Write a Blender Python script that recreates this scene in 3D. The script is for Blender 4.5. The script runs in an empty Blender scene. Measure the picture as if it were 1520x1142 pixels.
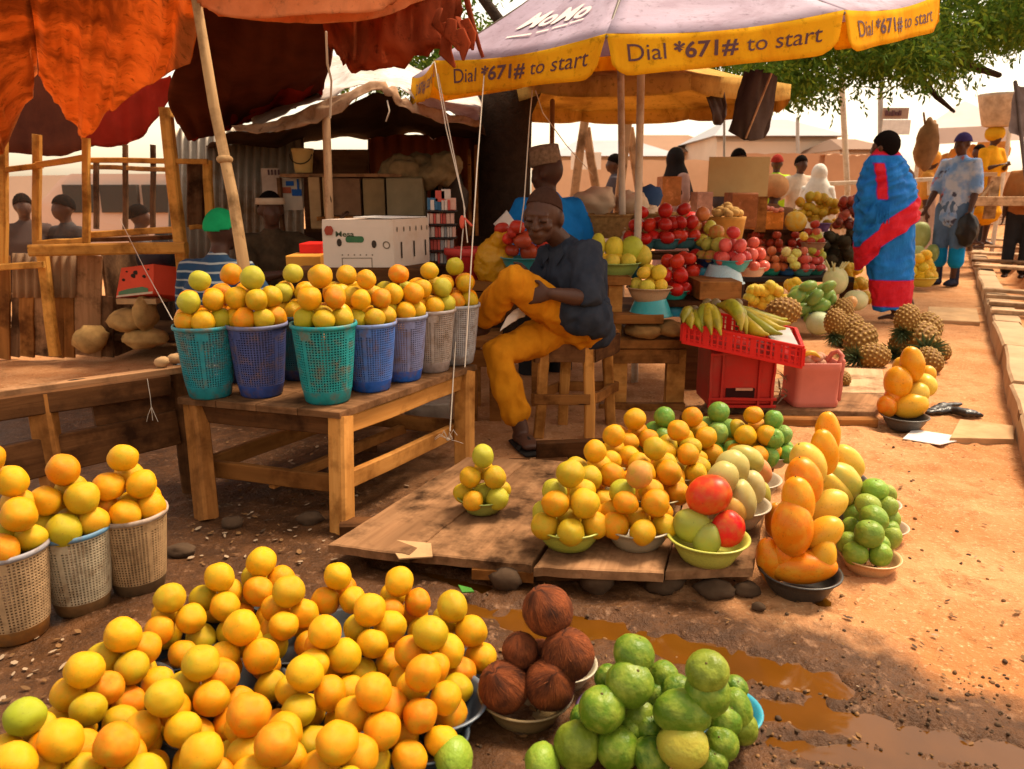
import bpy, bmesh, math, random
from mathutils import Vector as Vc, Matrix, noise
random.seed(7)
R=random.uniform
SC=bpy.context.scene; COL=SC.collection
# ---------------------------------------------------------------- camera and pixel helpers
FPX=1142.0; TH=math.radians(14); CAM=Vc((0,0,1.1))
RX=Vc((1,0,0)); UX=Vc((0,math.sin(TH),math.cos(TH))); FX=Vc((0,math.cos(TH),-math.sin(TH)))
def ray(px,py): return RX*((px-760)/FPX)+UX*((571-py)/FPX)+FX
def W(px,py,d): return CAM+ray(px,py)*d            # point at axis depth d
def G(px,py,z=0.0):                                # point at height z
    r=ray(px,py); return CAM+r*((z-CAM.z)/r.z)
def V(px,py,Y):                                    # point on the upright plane at distance Y
    r=ray(px,py); return CAM+r*(Y/r.y)
def dep(p): return (Vc(p)-CAM).dot(FX)
cd=bpy.data.cameras.new('camera'); cam=bpy.data.objects.new('camera',cd); COL.objects.link(cam)
cd.sensor_width=36; cd.lens=36*FPX/1520; cd.clip_end=3000; cd.clip_start=.05
cam.location=CAM; cam.rotation_euler=(math.radians(90)-TH,0,0); SC.camera=cam
cd.dof.use_dof=True; cd.dof.focus_distance=2.5; cd.dof.aperture_fstop=5.6
# ---------------------------------------------------------------- materials
def lin(c):
    return tuple((x/12.92 if x<=.04045 else ((x+.055)/1.055)**2.4) for x in c)
def newmat(name):
    m=bpy.data.materials.new(name); m.use_nodes=True; nt=m.node_tree; nt.nodes.clear()
    out=nt.nodes.new('ShaderNodeOutputMaterial'); b=nt.nodes.new('ShaderNodeBsdfPrincipled')
    nt.links.new(b.outputs[0],out.inputs[0]); return m,nt,b,out
class NT:
    def __init__(s,nt): s.nt=nt
    def n(s,t,**k):
        nd=s.nt.nodes.new('ShaderNode'+t)
        for a,b in k.items():
            if a.startswith('i_'):
                key=a[2:]; key=int(key) if key.isdigit() else key.replace('_',' ')
                if isinstance(b,bpy.types.NodeSocket): s.nt.links.new(b,nd.inputs[key])
                else: nd.inputs[key].default_value=b
            else: setattr(nd,a,b)
        return nd
    def link(s,a,b): s.nt.links.new(a,b)
    def mix(s,f,a,b,bt='MIX'):
        nd=s.nt.nodes.new('ShaderNodeMix'); nd.data_type='RGBA'; nd.blend_type=bt
        for i,v in ((0,f),(6,a),(7,b)):
            if isinstance(v,bpy.types.NodeSocket): s.nt.links.new(v,nd.inputs[i])
            else: nd.inputs[i].default_value=(v if i==0 else (tuple(v)+(1,))[:4])
        return nd.outputs[2]
    def ramp(s,f,a,b):
        nd=s.nt.nodes.new('ShaderNodeMapRange'); nd.inputs[1].default_value=a; nd.inputs[2].default_value=b
        s.nt.links.new(f,nd.inputs[0]); return nd.outputs[0]
    def noise(s,vec,sc,det=4,rough=.55,dist=0):
        nd=s.n('TexNoise'); nd.inputs['Scale'].default_value=sc; nd.inputs['Detail'].default_value=det
        nd.inputs['Roughness'].default_value=rough; nd.inputs['Distortion'].default_value=dist
        if vec is not None: s.nt.links.new(vec,nd.inputs['Vector'])
        return nd.outputs[0]
    def bump(s,h,strength,dist,b):
        nd=s.n('Bump'); nd.inputs['Strength'].default_value=strength; nd.inputs['Distance'].default_value=dist
        s.nt.links.new(h,nd.inputs['Height']); s.nt.links.new(nd.outputs[0],b.inputs['Normal'])
    def attr(s,nm='uvw'):
        nd=s.n('Attribute'); nd.attribute_name=nm; return nd
    def scale(s,vec,v):
        nd=s.n('VectorMath',operation='MULTIPLY'); s.nt.links.new(vec,nd.inputs[0]); nd.inputs[1].default_value=v; return nd.outputs[0]
    def add(s,vec,v):
        nd=s.n('VectorMath',operation='ADD'); s.nt.links.new(vec,nd.inputs[0])
        if isinstance(v,bpy.types.NodeSocket): s.nt.links.new(v,nd.inputs[1])
        else: nd.inputs[1].default_value=v
        return nd.outputs[0]
_M={}
def wood(key,c1,c2,rough=.75,grime=.45):
    if key in _M: return _M[key]
    m,nt,b,o=newmat('wood_'+key); t=NT(nt)
    a=t.attr().outputs['Vector']
    g=t.noise(t.scale(a,(3,45,45)),1,6,.6,.6); g2=t.noise(t.scale(a,(1.2,9,9)),1,3)
    c=t.mix(t.ramp(g,.3,.7),c1,c2); c=t.mix(t.ramp(g2,.4,.75),c,tuple(x*.55 for x in c1))
    geo=t.n('NewGeometry'); d=t.noise(geo.outputs['Position'],5,5,.65)
    c=t.mix(t.ramp(d,.47,.66),c,tuple(x*(1-grime) for x in (c1[0]*.5,c1[1]*.45,c1[2]*.4)))
    k=t.noise(t.scale(a,(7,22,22)),1,1); c=t.mix(t.ramp(k,.77,.80),c,(.03,.015,.008))
    t.link(c,b.inputs['Base Color']); b.inputs['Roughness'].default_value=rough
    b.inputs['Specular IOR Level'].default_value=.08
    t.bump(g,.35,.004,b); _M[key]=m; return m
def plain(key,c,rough=.6,var=.25,sc=14,metal=0,bump=.15,dirt=None,spec=.18,bd=.004):
    if key in _M: return _M[key]
    m,nt,b,o=newmat(key); t=NT(nt)
    oc=t.n('TexCoord').outputs['Object']; n=t.noise(oc,sc,5,.6)
    col=t.mix(t.ramp(n,.3,.75),c,tuple(x*(1-var) for x in c))
    if dirt:
        n2=t.noise(t.add(oc,(3.1,1.7,5.3)),sc*.45,6,.7); col=t.mix(t.ramp(n2,.5,.7),col,dirt)
    t.link(col,b.inputs['Base Color']); b.inputs['Roughness'].default_value=rough; b.inputs['Metallic'].default_value=metal
    b.inputs['Specular IOR Level'].default_value=spec
    if bump: t.bump(t.noise(oc,sc*4,4),bump,bd,b)
    _M[key]=m; return m
def tinted(key,rough=.45,var=.3,sc=30,bump=.1,spec=.4,dirt=None,amount=.5):
    """takes its colour from the object's own colour"""
    if key in _M: return _M[key]
    m,nt,b,o=newmat(key); t=NT(nt)
    oi=t.n('ObjectInfo'); oc=t.add(t.n('TexCoord').outputs['Object'],oi.outputs['Location'])
    n=t.noise(oc,sc,4,.6); c=t.mix(t.ramp(n,.35,.75),oi.outputs['Color'],t.mix(1.0,oi.outputs['Color'],(1-var,)*3,'MULTIPLY'))
    if dirt:
        n2=t.noise(oc,sc*.6,6,.7); f=t.n('Math',operation='MULTIPLY',i_0=t.ramp(n2,.48,.68),i_1=amount); c=t.mix(f.outputs[0],c,dirt)
    t.link(c,b.inputs['Base Color']); b.inputs['Roughness'].default_value=rough; b.inputs['Specular IOR Level'].default_value=spec
    if bump: t.bump(t.noise(oc,sc*3,4),bump,.002,b)
    _M[key]=m; return m
def cloth(key,c,c2=None,trans=.25,rough=.9,weave=True,sc=9,stain=None):
    if key in _M: return _M[key]
    m,nt,b,o=newmat(key); t=NT(nt)
    oc=t.n('TexCoord').outputs['Object']; n=t.noise(oc,sc,5,.65)
    col=t.mix(t.ramp(n,.35,.7),c,c2 or tuple(x*.7 for x in c))
    if stain:
        s1=t.noise(t.scale(oc,(1,1,.35)),2.2,7,.7,.8); col=t.mix(t.ramp(s1,.46,.62),col,stain); s2=t.noise(t.add(oc,(7,3,1)),26,5,.7); col=t.mix(t.ramp(s2,.56,.74),col,tuple(x*.6 for x in stain))
    t.link(col,b.inputs['Base Color']); b.inputs['Roughness'].default_value=rough; b.inputs['Specular IOR Level'].default_value=.04
    t.bump(t.noise(oc,60,3),.25,.004,b)
    if trans:
        tr=t.n('BsdfTranslucent'); t.link(col,tr.inputs[0]); mx=t.n('MixShader'); mx.inputs[0].default_value=trans
        t.link(b.outputs[0],mx.inputs[1]); t.link(tr.outputs[0],mx.inputs[2]); t.link(mx.outputs[0],o.inputs[0])
    _M[key]=m; return m
# ---------------------------------------------------------------- mesh builder
class MB:
    def __init__(s): s.v=[]; s.f=[]; s.u=[]; s.m=[]; s.s=[]
    def add(s,vs,fs,us=None,mi=0,sm=False):
        k=len(s.v); s.v+= [Vc(p) for p in vs]; s.u+=[Vc(u) for u in (us if us else vs)]
        for f in fs: s.f.append([i+k for i in f]); s.m.append(mi); s.s.append(sm)
        return s
    def bar(s,a,b,w,h=None,up=(0,0,1),ch=.14,bend=.004,mi=0,w2=None):
        a=Vc(a); b=Vc(b); h=h or w; d=b-a; L=d.length; z=d/L; up=Vc(up)
        if abs(z.dot(up))>.95: up=Vc((0,1,0)) if abs(z.y)<.9 else Vc((1,0,0))
        x=z.cross(up).normalized(); y=x.cross(z).normalized(); off=R(0,50); n=3
        vs=[];us=[];fs=[]
        c=min(w,h)*ch
        for i in range(n+1):
            f=i/n; k=1 if w2 is None else 1+(w2/w-1)*f
            p=a+d*f+(x*R(-bend,bend)+y*R(-bend,bend) if 0<i<n else Vc())
            hw=w/2*k; hh=h/2*k
            for (q,r) in ((-hw+c,-hh),(hw-c,-hh),(hw,-hh+c),(hw,hh-c),(hw-c,hh),(-hw+c,hh),(-hw,hh-c),(-hw,-hh+c)):
                vs.append(p+x*q+y*r); us.append((f*L+off,q+off,r))
        for i in range(n):
            for j in range(8): fs.append([i*8+j,i*8+(j+1)%8,i*8+8+(j+1)%8,i*8+8+j])
        fs.append(list(range(7,-1,-1))); fs.append([n*8+j for j in range(8)])
        return s.add(vs,fs,us,mi)
    def box(s,c,sz,rz=0,mi=0,ch=.06,tilt=None):
        M=Matrix.Rotation(rz,3,'Z')
        if tilt: M=M@tilt
        c=Vc(c); x=M@Vc((1,0,0)); y=M@Vc((0,1,0))
        a=c-x*sz[0]/2; b=c+x*sz[0]/2
        return s.bar(a,b,sz[1],sz[2],up=M@Vc((0,0,1)),ch=ch,bend=0,mi=mi)
    def prism(s,top,th,mi=0,dr=None,jit=0):
        n=len(top); top=[Vc(p) for p in top]; ax=(top[1]-top[0]).normalized() if n==4 else Vc((1,0,0))
        ay=Vc((0,0,1)).cross(ax); off=R(0,40); D=Vc(dr or (0,0,-th))
        cen=sum(top,Vc())/n
        vs=[];us=[]
        for lvl in (0,1,2):
            for p in top:
                q=p+(cen-p)*(.012 if lvl==0 else 0); 
                q=q+(Vc((0,0,0)) if lvl==0 else (D*.12 if lvl==1 else D))
                vs.append(q); us.append((q.dot(ax)+off,q.dot(ay)+off,q.z))
        fs=[list(range(n)),[2*n+i for i in range(n-1,-1,-1)]]
        for l in (0,1):
            for i in range(n): fs.append([l*n+i,(l+1)*n+i,(l+1)*n+(i+1)%n,l*n+(i+1)%n])
        return s.add(vs,fs,us,mi)
    def tube(s,pts,rads,n=10,cap=True,mi=0,flat=1.0,ref=None,sm=True):
        pts=[Vc(p) for p in pts]; m=len(pts)
        if not isinstance(rads,(list,tuple)): rads=[rads]*m
        vs=[];us=[];fs=[];x=None;acc=0
        rings=[]
        for i in range(m):
            t=(pts[min(i+1,m-1)]-pts[max(i-1,0)]).normalized()
            if x is None:
                rf=Vc(ref) if ref else (Vc((0,0,1)) if abs(t.z)<.9 else Vc((0,1,0)))
                x=t.cross(rf).normalized()
            else: x=(x-t*x.dot(t)).normalized()
            y=t.cross(x); rings.append((pts[i],x.copy(),y,rads[i],t))
        R2=[]
        if cap: 
            p,x,y,r,t=rings[0]; rr=r if isinstance(r,(int,float)) else min(r)
            R2+=[(p-t*rr*.85,x,y,(r*.35 if isinstance(r,(int,float)) else (r[0]*.35,r[1]*.35)),t),(p-t*rr*.5,x,y,(r*.8 if isinstance(r,(int,float)) else (r[0]*.8,r[1]*.8)),t)]
        R2+=rings
        if cap:
            p,x,y,r,t=rings[-1]; rr=r if isinstance(r,(int,float)) else min(r)
            R2+=[(p+t*rr*.5,x,y,(r*.8 if isinstance(r,(int,float)) else (r[0]*.8,r[1]*.8)),t),(p+t*rr*.85,x,y,(r*.35 if isinstance(r,(int,float)) else (r[0]*.35,r[1]*.35)),t)]
        last=None
        for (p,x,y,r,t) in R2:
            if last is not None: acc+=(p-last).length
            last=p
            ra,rb=(r,r*flat) if isinstance(r,(int,float)) else r
            for j in range(n):
                a=2*math.pi*j/n; vs.append(p+x*math.cos(a)*ra+y*math.sin(a)*rb); us.append((acc,math.cos(a)*ra,math.sin(a)*rb))
        k=len(R2)
        for i in range(k-1):
            for j in range(n): fs.append([i*n+j,i*n+(j+1)%n,(i+1)*n+(j+1)%n,(i+1)*n+j])
        fs.append(list(range(n-1,-1,-1))); fs.append([(k-1)*n+j for j in range(n)])
        return s.add(vs,fs,us,mi,sm)
    def ell(s,c,r,M=None,nu=16,nv=10,mi=0,fn=None):
        c=Vc(c); r=(r,r,r) if isinstance(r,(int,float)) else r; vs=[];fs=[];us=[]
        def P(a,b):
            p=Vc((math.cos(a)*math.sin(b),math.sin(a)*math.sin(b),math.cos(b)))
            k=fn(p) if fn else 1
            q=Vc((p.x*r[0],p.y*r[1],p.z*r[2]))*k
            return (M@q if M else q)+c, q
        q=P(0,0); vs.append(q[0]); us.append(q[1])
        for i in range(1,nv):
            for j in range(nu):
                q=P(2*math.pi*j/nu,math.pi*i/nv); vs.append(q[0]); us.append(q[1])
        q=P(0,math.pi); vs.append(q[0]); us.append(q[1]); e=len(vs)-1
        for j in range(nu): fs.append([0,1+j,1+(j+1)%nu]); fs.append([e,1+(nv-2)*nu+(j+1)%nu,1+(nv-2)*nu+j])
        for i in range(nv-2):
            for j in range(nu):
                a=1+i*nu; fs.append([a+j,a+nu+j,a+nu+(j+1)%nu,a+(j+1)%nu])
        return s.add(vs,fs,us,mi,True)
    def lathe(s,prof,n=32,c=(0,0,0),mi=0,wob=0):
        c=Vc(c); vs=[];fs=[];us=[]
        for (r,z) in prof:
            for j in range(n):
                a=2*math.pi*j/n; rr=r*(1+wob*math.sin(2*a+z*20)); vs.append(c+Vc((rr*math.cos(a),rr*math.sin(a),z))); us.append((a*.1,r,z))
        for i in range(len(prof)-1):
            for j in range(n): fs.append([i*n+j,i*n+(j+1)%n,(i+1)*n+(j+1)%n,(i+1)*n+j])
        fs.append(list(range(n-1,-1,-1))); fs.append([(len(prof)-1)*n+j for j in range(n)])
        return s.add(vs,fs,us,mi,True)
    def grid(s,P,mi=0,sm=True,U=None):
        a=len(P); b=len(P[0]); vs=[p for r in P for p in r]
        us=[u for r in U for u in r] if U else [(j/(b-1),i/(a-1),0) for i in range(a) for j in range(b)]
        fs=[[i*b+j,i*b+j+1,(i+1)*b+j+1,(i+1)*b+j] for i in range(a-1) for j in range(b-1)]
        return s.add(vs,fs,us,mi,sm)
    def build(s,name,mats,parent=None,loc=None,solid=0,local=False):
        if not isinstance(mats,(list,tuple)): mats=[mats]
        if parent is not None: o0=parent['_o'] if '_o' in parent else parent.location
        elif loc is not None: o0=loc
        else:
            xs=[p.x for p in s.v]; ys=[p.y for p in s.v]
            o0=Vc(((min(xs)+max(xs))/2,(min(ys)+max(ys))/2,min(p.z for p in s.v)))
        o0=Vc((0,0,0)) if local else Vc(o0)
        me=bpy.data.meshes.new(name); me.from_pydata([p-o0 for p in s.v],[],s.f)
        me.polygons.foreach_set('material_index',s.m); me.polygons.foreach_set('use_smooth',s.s)
        at=me.attributes.new('uvw','FLOAT_VECTOR','POINT'); at.data.foreach_set('vector',[c for u in s.u for c in u])
        for m in mats: me.materials.append(m)
        me.update()
        ob=bpy.data.objects.new(name,me); COL.objects.link(ob)
        if parent is not None: ob.parent=parent
        elif not local: ob.location=o0
        if parent is not None and parent.type=='MESH':      # sub-part under a mesh part: the part sits at the thing's origin
            pass
        if solid:
            md=ob.modifiers.new('thickness','SOLIDIFY'); md.thickness=solid; md.offset=0
        return ob
def tag(o,label=None,cat=None,group=None,kind=None):
    if label: o['label']=label
    if cat: o['category']=cat
    if group: o['group']=group
    if kind: o['kind']=kind
    return o
def root(name,label,cat,loc,group=None):
    o=bpy.data.objects.new(name,None); COL.objects.link(o); o.location=loc; o.empty_display_size=.05
    return tag(o,label,cat,group)
def sub(mb,name,mat,part,solid=0):
    """a sub-part: its part is a mesh whose own origin coincides with the thing's"""
    o=mb.build(name,mat,loc=part.parent.location,solid=solid); o.location=(0,0,0); o.parent=part; return o
def copy_tree(o,parent=None):
    c=o.copy(); COL.objects.link(c); c.parent=parent
    for ch in list(o.children): copy_tree(ch,c)
    return c
def catmull(p,n):
    out=[]; m=len(p)
    for i in range(m-1):
        a=p[max(i-1,0)];b=p[i];c=p[i+1];d=p[min(i+2,m-1)]
        for k in range(n):
            t=k/n; out.append(b*1.0+(c-a)*(.5*t)+(a*2-b*5+c*4-d)*(.5*t*t)+(b*3-a-c*3+d)*(.5*t*t*t))
    out.append(p[-1].copy()); return out
def sheet(mb,ctrl,n=8,amp=.02,fs=(9,2),seed=0,mi=0,fine=.004):
    rows=[catmull([W(*c) for c in r],n) for r in ctrl]
    cols=[catmull([r[j] for r in rows],n) for j in range(len(rows[0]))]
    P=[[cols[j][i] for j in range(len(cols))] for i in range(len(cols[0]))]
    a=len(P);b=len(P[0]); Q=[]
    for i in range(a):
        q=[]
        for j in range(b):
            p=P[i][j]; du=P[i][min(j+1,b-1)]-P[i][max(j-1,0)]; dv=P[min(i+1,a-1)][j]-P[max(i-1,0)][j]
            nn=du.cross(dv); nn=nn.normalized() if nn.length>1e-9 else Vc((0,-1,0))
            w=noise.noise(Vc((j/b*fs[0]+seed,i/a*fs[1],seed)))+.5*noise.noise(Vc((j/b*fs[0]*2.3+seed,i/a*fs[1]*1.7,seed+3)))
            w=abs(w)*1.6-.4
            q.append(p+nn*(w*amp+fine*noise.noise(p*14)))
        Q.append(q)
    mb.grid(Q,mi); return Q
def mesh_of(ob):
    dg=bpy.context.evaluated_depsgraph_get(); me=bpy.data.meshes.new_from_object(ob.evaluated_get(dg)); return me
def fuse(mb,name,mat,parent=None,loc=None,voxel=.01,smooth=4,wr=0,wsc=14,stretch=(1,1,1)):
    """merge the overlapping shapes of mb into one continuous skin"""
    ob=mb.build(name,mat,parent,loc)
    m=ob.modifiers.new('r','REMESH'); m.mode='VOXEL'; m.voxel_size=voxel; m.use_smooth_shade=True
    m=ob.modifiers.new('s','SMOOTH'); m.iterations=smooth; m.factor=.5
    bpy.context.view_layer.update()
    me=mesh_of(ob); ob.modifiers.clear(); ob.data=me; me.name=name
    if wr:
        me.update(); nr=[v.normal.copy() for v in me.vertices]
        for v,nn in zip(me.vertices,nr):
            q=Vc((v.co.x*stretch[0],v.co.y*stretch[1],v.co.z*stretch[2]))*wsc
            v.co+=nn*(wr*(1-2*abs(noise.noise(q)))+wr*.5*noise.noise(q*2.3))
    for p in me.polygons: p.use_smooth=True
    if not me.materials: me.materials.append(mat if not isinstance(mat,(list,tuple)) else mat[0])
    return ob
# ---------------------------------------------------------------- fruit materials and prototypes
def fruitmat(key,green,gamt,rough=.42,spot=.70,bump=.30,bsc=42,spots=(.05,.025,.01),stretch=(1,1,1),blush=None,bd=.012):
    m,nt,b,o=newmat(key); t=NT(nt)
    oi=t.n('ObjectInfo'); tc=t.n('TexCoord').outputs['Object']
    rv=t.n('CombineXYZ'); t.link(oi.outputs['Random'],rv.inputs[0]); t.link(oi.outputs['Random'],rv.inputs[1])
    oc=t.add(t.scale(tc,stretch),t.scale(rv.outputs[0],(37,91,0)))
    n=t.noise(oc,1.7,3,.55); f=t.n('Math',operation='MULTIPLY',i_0=t.ramp(n,.42,.72),i_1=gamt)
    c=t.mix(f.outputs[0],oi.outputs['Color'],t.mix(.8,oi.outputs['Color'],green))
    if blush:
        n4=t.noise(t.add(oc,(5,2,9)),1.1,2); c=t.mix(t.ramp(n4,.46,.62),c,blush)
    n2=t.noise(oc,7,6,.75); c=t.mix(t.ramp(n2,spot-.12,spot+.03),c,t.mix(.55,c,spots))
    vo=t.n('TexVoronoi'); vo.inputs['Scale'].default_value=3.2; t.link(oc,vo.inputs['Vector'])
    c=t.mix(t.ramp(vo.outputs['Distance'],.055,.02),c,t.mix(.6,c,spots))
    t.link(c,b.inputs['Base Color']); b.inputs['Roughness'].default_value=rough; b.inputs['Specular IOR Level'].default_value=.22
    b.inputs['Subsurface Weight'].default_value=0
    t.bump(t.noise(oc,bsc,2),bump,bd,b); return m
M_or=fruitmat('citrus_peel',(.34,.34,.015),.62)
M_gr=fruitmat('green_peel',(.30,.34,.04),.8,rough=.42,spot=.74,bump=.35,bsc=3.2,bd=.008)
M_mg=fruitmat('mango_skin',(.40,.26,.03),.45,rough=.34,spot=.72,bump=.05)
M_py=fruitmat('papaya_skin',(.62,.36,.03),.7,rough=.33,spot=.68,bump=.05)
M_tm=fruitmat('tomato_skin',(.30,.03,.01),.5,rough=.28,spot=.8,bump=.03)
M_ml=fruitmat('melon_rind',(.45,.5,.2),.8,rough=.5,spot=.7,bump=.2,bsc=12)
M_st=plain('stem_end',(.10,.07,.02),.8)
M_co,nt_,b_,o_=newmat('coconut_husk'); t_=NT(nt_); a_=t_.attr().outputs['Vector']; g_=t_.noise(t_.scale(a_,(9,1.2,1)),3,5,.65,.5); g2_=t_.noise(a_,1.3,3)
t_.link(t_.mix(t_.ramp(g2_,.4,.7),t_.mix(t_.ramp(g_,.35,.68),(.10,.023,.008),(.36,.09,.024)),(.05,.016,.008)),b_.inputs['Base Color']); b_.inputs['Roughness'].default_value=.75; b_.inputs['Specular IOR Level'].default_value=.15; t_.bump(g_,.8,.008,b_)
M_hair=plain('coconut_fibre',(.27,.075,.022),.85,.5,3)
C_OR=[(.78,.27,.002),(.80,.32,.003),(.78,.36,.004),(.74,.22,.002),(.64,.34,.006),(.46,.34,.010)]
C_YE=[(.78,.36,.006),(.72,.36,.008),(.60,.35,.010)]
C_GN=[(.38,.38,.03),(.50,.42,.03)]
def proto(mb,name,mats):
    o=mb.build(name,mats,local=True); me=o.data; bpy.data.objects.remove(o); return me
def dimple(z0,k,w=.16):
    return lambda p: 1-k*math.exp(-((1-p.z)/w)**2*6)-k*.5*math.exp(-((1+p.z)/w)**2*6)
def stem(mb,z,r,h):
    mb.lathe([(0.0001,z-h),(r,z-h),(r*.8,z),(r*.3,z+h)],8,mi=1)
P={}
for i in range(4):
    mb=MB(); sd=i*7.3; sq=(.94,1.04,.90,.98)[i]
    mb.ell((0,0,0),(1,1*(1.03 if i%2 else .98),sq),nu=24,nv=16,fn=lambda p,sd=sd:dimple(1,.06)(p)*(1+.10*noise.noise(p*1.1+Vc((sd,0,0)))+.02*noise.noise(p*3+Vc((sd,4,0)))))
    stem(mb,.90*sq,.07,.03); P['orange',i]=proto(mb,'orange',[M_or,M_st])
for i in range(3):
    mb=MB(); sd=i*5.1+2
    def fn(p,sd=sd): return (1+.06*noise.noise(p*1.3+Vc((sd,0,0)))+.025*noise.noise(p*4+Vc((sd,9,0))))*(1-.10*max(0,p.z)**2)*dimple(1,.05)(p)
    mb.ell((0,0,0),(1,1,1.12),nu=24,nv=18,fn=fn); stem(mb,.93,.09,.05); P['guava',i]=proto(mb,'guava',[M_gr,M_st])
    mb=MB()
    def fn(p,sd=sd): return (1+.05*noise.noise(p*1.1+Vc((sd,0,0))))*(1+.10*p.x*(p.z>-.2)*p.z)*dimple(1,.04)(p)
    mb.ell((0,0,0),(1,.86,1.22),nu=24,nv=18,fn=fn); stem(mb,1.14,.06,.05); P['mango',i]=proto(mb,'mango',[M_mg,M_st])
    mb=MB()
    def fn(p,sd=sd): 
        a=math.atan2(p.y,p.x); return (1+.04*noise.noise(p*1.2+Vc((sd,0,0))))*(1-.17*max(0,p.z)**1.3)*(1+.018*math.cos(5*a)*(1-p.z*p.z))
    mb.ell((0,0,0),(1,1,1.65),nu=25,nv=20,fn=fn); stem(mb,1.34,.09,.06)
    mb.ell((0,0,-1.63),(.06,.06,.04),nu=6,nv=4,mi=1); P['papaya',i]=proto(mb,'papaya',[M_py,M_st])
mb=MB(); mb.ell((0,0,0),(1,1,.86),nu=18,nv=12,fn=lambda p:dimple(1,.10,.3)(p)*(1+.02*math.cos(5*math.atan2(p.y,p.x))*(1-p.z**2))); stem(mb,.74,.12,.04)
P['tomato',0]=proto(mb,'tomato',[M_tm,M_st])
mb=MB(); mb.ell((0,0,0),(1,1,1.25),nu=16,nv=12,fn=lambda p:(1-.34*max(0,p.z)**1.2)); stem(mb,.84,.08,.12)
P['pear',0]=proto(mb,'pear',[M_or,M_st])
mb=MB(); mb.ell((0,0,0),(1,1,1.1),nu=28,nv=18,fn=lambda p:dimple(1,.04)(p)*(1+.012*math.cos(10*math.atan2(p.y,p.x))*(1-p.z**2))); stem(mb,1.02,.06,.08)
P['melon',0]=proto(mb,'melon',[M_ml,M_st])
# coconut: husk with short combed fibres standing on it
def coco(sd):
    rd=random.Random(sd); mb=MB()
    mb.ell((0,0,0),(1,1,1.02),nu=28,nv=20,fn=lambda p:(1+.03*noise.noise(p*2+Vc((sd,0,0)))+.025*abs(noise.noise(Vc((math.atan2(p.y,p.x)*6,p.z*1.2,sd))))+.16*max(0,p.z)**16)); 
    mb.u=[Vc((math.atan2(v.y,v.x)*1.0,v.z,sd)) for v in mb.v]
    hb=MB()
    for k in range(90):
        z=rd.uniform(-.85,1); a=rd.uniform(0,6.283); r=math.sqrt(max(0,1-z*z)); p=Vc((r*math.cos(a),r*math.sin(a),z*1.02))*1.02
        up=Vc((0,0,1)); t=(up-p*up.dot(p)); t=t.normalized() if t.length>.01 else Vc((1,0,0))
        side=p.cross(t).normalized(); t=(t+side*rd.uniform(-.35,.35)).normalized()
        L=rd.uniform(.3,.8); p0=p*.99; p1=p+t*L*.5+p*rd.uniform(.0,.03); p2=p+t*L-p*(.5*L*L)+p*rd.uniform(0.01,.09); w=side*rd.uniform(.006,.016)
        hb.add([p0-w,p0+w,p1+w*.8,p1-w*.8,p2],[[0,1,2,3],[3,2,4]])
    return mb,hb
P['coconut',0],P['coconut_fibre',0]=[proto(m,n,mt) for m,n,mt in zip(coco(3),('coconut','fibre'),(M_co,M_hair))]
P['coconut',1],P['coconut_fibre',1]=[proto(m,n,mt) for m,n,mt in zip(coco(8),('coconut','fibre'),(M_co,M_hair))]
NV={'orange':4,'guava':3,'mango':3,'papaya':3,'tomato':1,'pear':1,'melon':1,'coconut':2}
def col4(c): return (c[0],c[1],c[2],1)
def jitc(c,k=.07): return tuple(min(1,max(0,x*(1+R(-k,k)))) for x in c)
MESHKIND={'lime':'guava','apple':'tomato','guava':'guava','lemon':'orange','plum':'tomato','grapefruit':'orange','garden_egg':'tomato'}
def fruit(kind,p,r,col,label,group,M=None,cat=None,proto_kind=None,var=None):
    k=proto_kind or MESHKIND.get(kind,kind); i=random.randrange(NV[k]) if var is None else var
    o=bpy.data.objects.new(kind,P[k,i]); COL.objects.link(o)
    if M is None:
        M=Matrix.Rotation(R(0,6.28),3,'Z')@Matrix.Rotation(R(0,1.9) if R(0,1)<.7 else R(0,3.1),3,'X')@Matrix.Rotation(R(0,6.28),3,'Z')
    r=(r,r,r) if isinstance(r,(int,float)) else r
    o.matrix_world=Matrix.Translation(p)@M.to_4x4()@Matrix.Diagonal((r[0],r[1],r[2],1))
    o.color=col4(jitc(tuple(x*.86 for x in col) if kind in ('orange','papaya','lime','guava') else col)); tag(o,label,cat or kind.replace('_',' '),group)
    if kind=='coconut':
        f=bpy.data.objects.new('fibre',P['coconut_fibre',i]); COL.objects.link(f); f.parent=o
    return o
def axisM(rot,lean=0,spin=None):
    """long axis turned by rot degrees from upright in the view, leaning lean degrees to the camera"""
    a=math.radians(rot); l=math.radians(lean)
    z=(UX*math.cos(a)+RX*math.sin(a))*math.cos(l)-FX*math.sin(l); z.normalize()
    x=z.cross(Vc((.3,1,.1))).normalized(); y=z.cross(x)
    M=Matrix((x,y,z)).transposed(); return M@Matrix.Rotation(R(0,6.28) if spin is None else spin,3,'Z')
def fr(kind,px,py,z,w,col,label,group,h=None,rot=None,lean=20,var=None,d=None):
    """a fruit seen at a pixel, w pixels wide, its centre z metres above the ground"""
    p=W(px,py,d) if d else G(px,py,z); dd=dep(p); r=w*.5*dd/FPX
    if h is None: return fruit(kind,p,r,col,label,group,var=var)
    el={'mango':1.22,'papaya':1.5,'guava':1.1,'lime':1.1}.get(kind,1)
    return fruit(kind,p,(r,r,r*h/w/el),col,label,group,axisM(rot if rot is not None else R(-30,30),lean),var=var)
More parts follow.
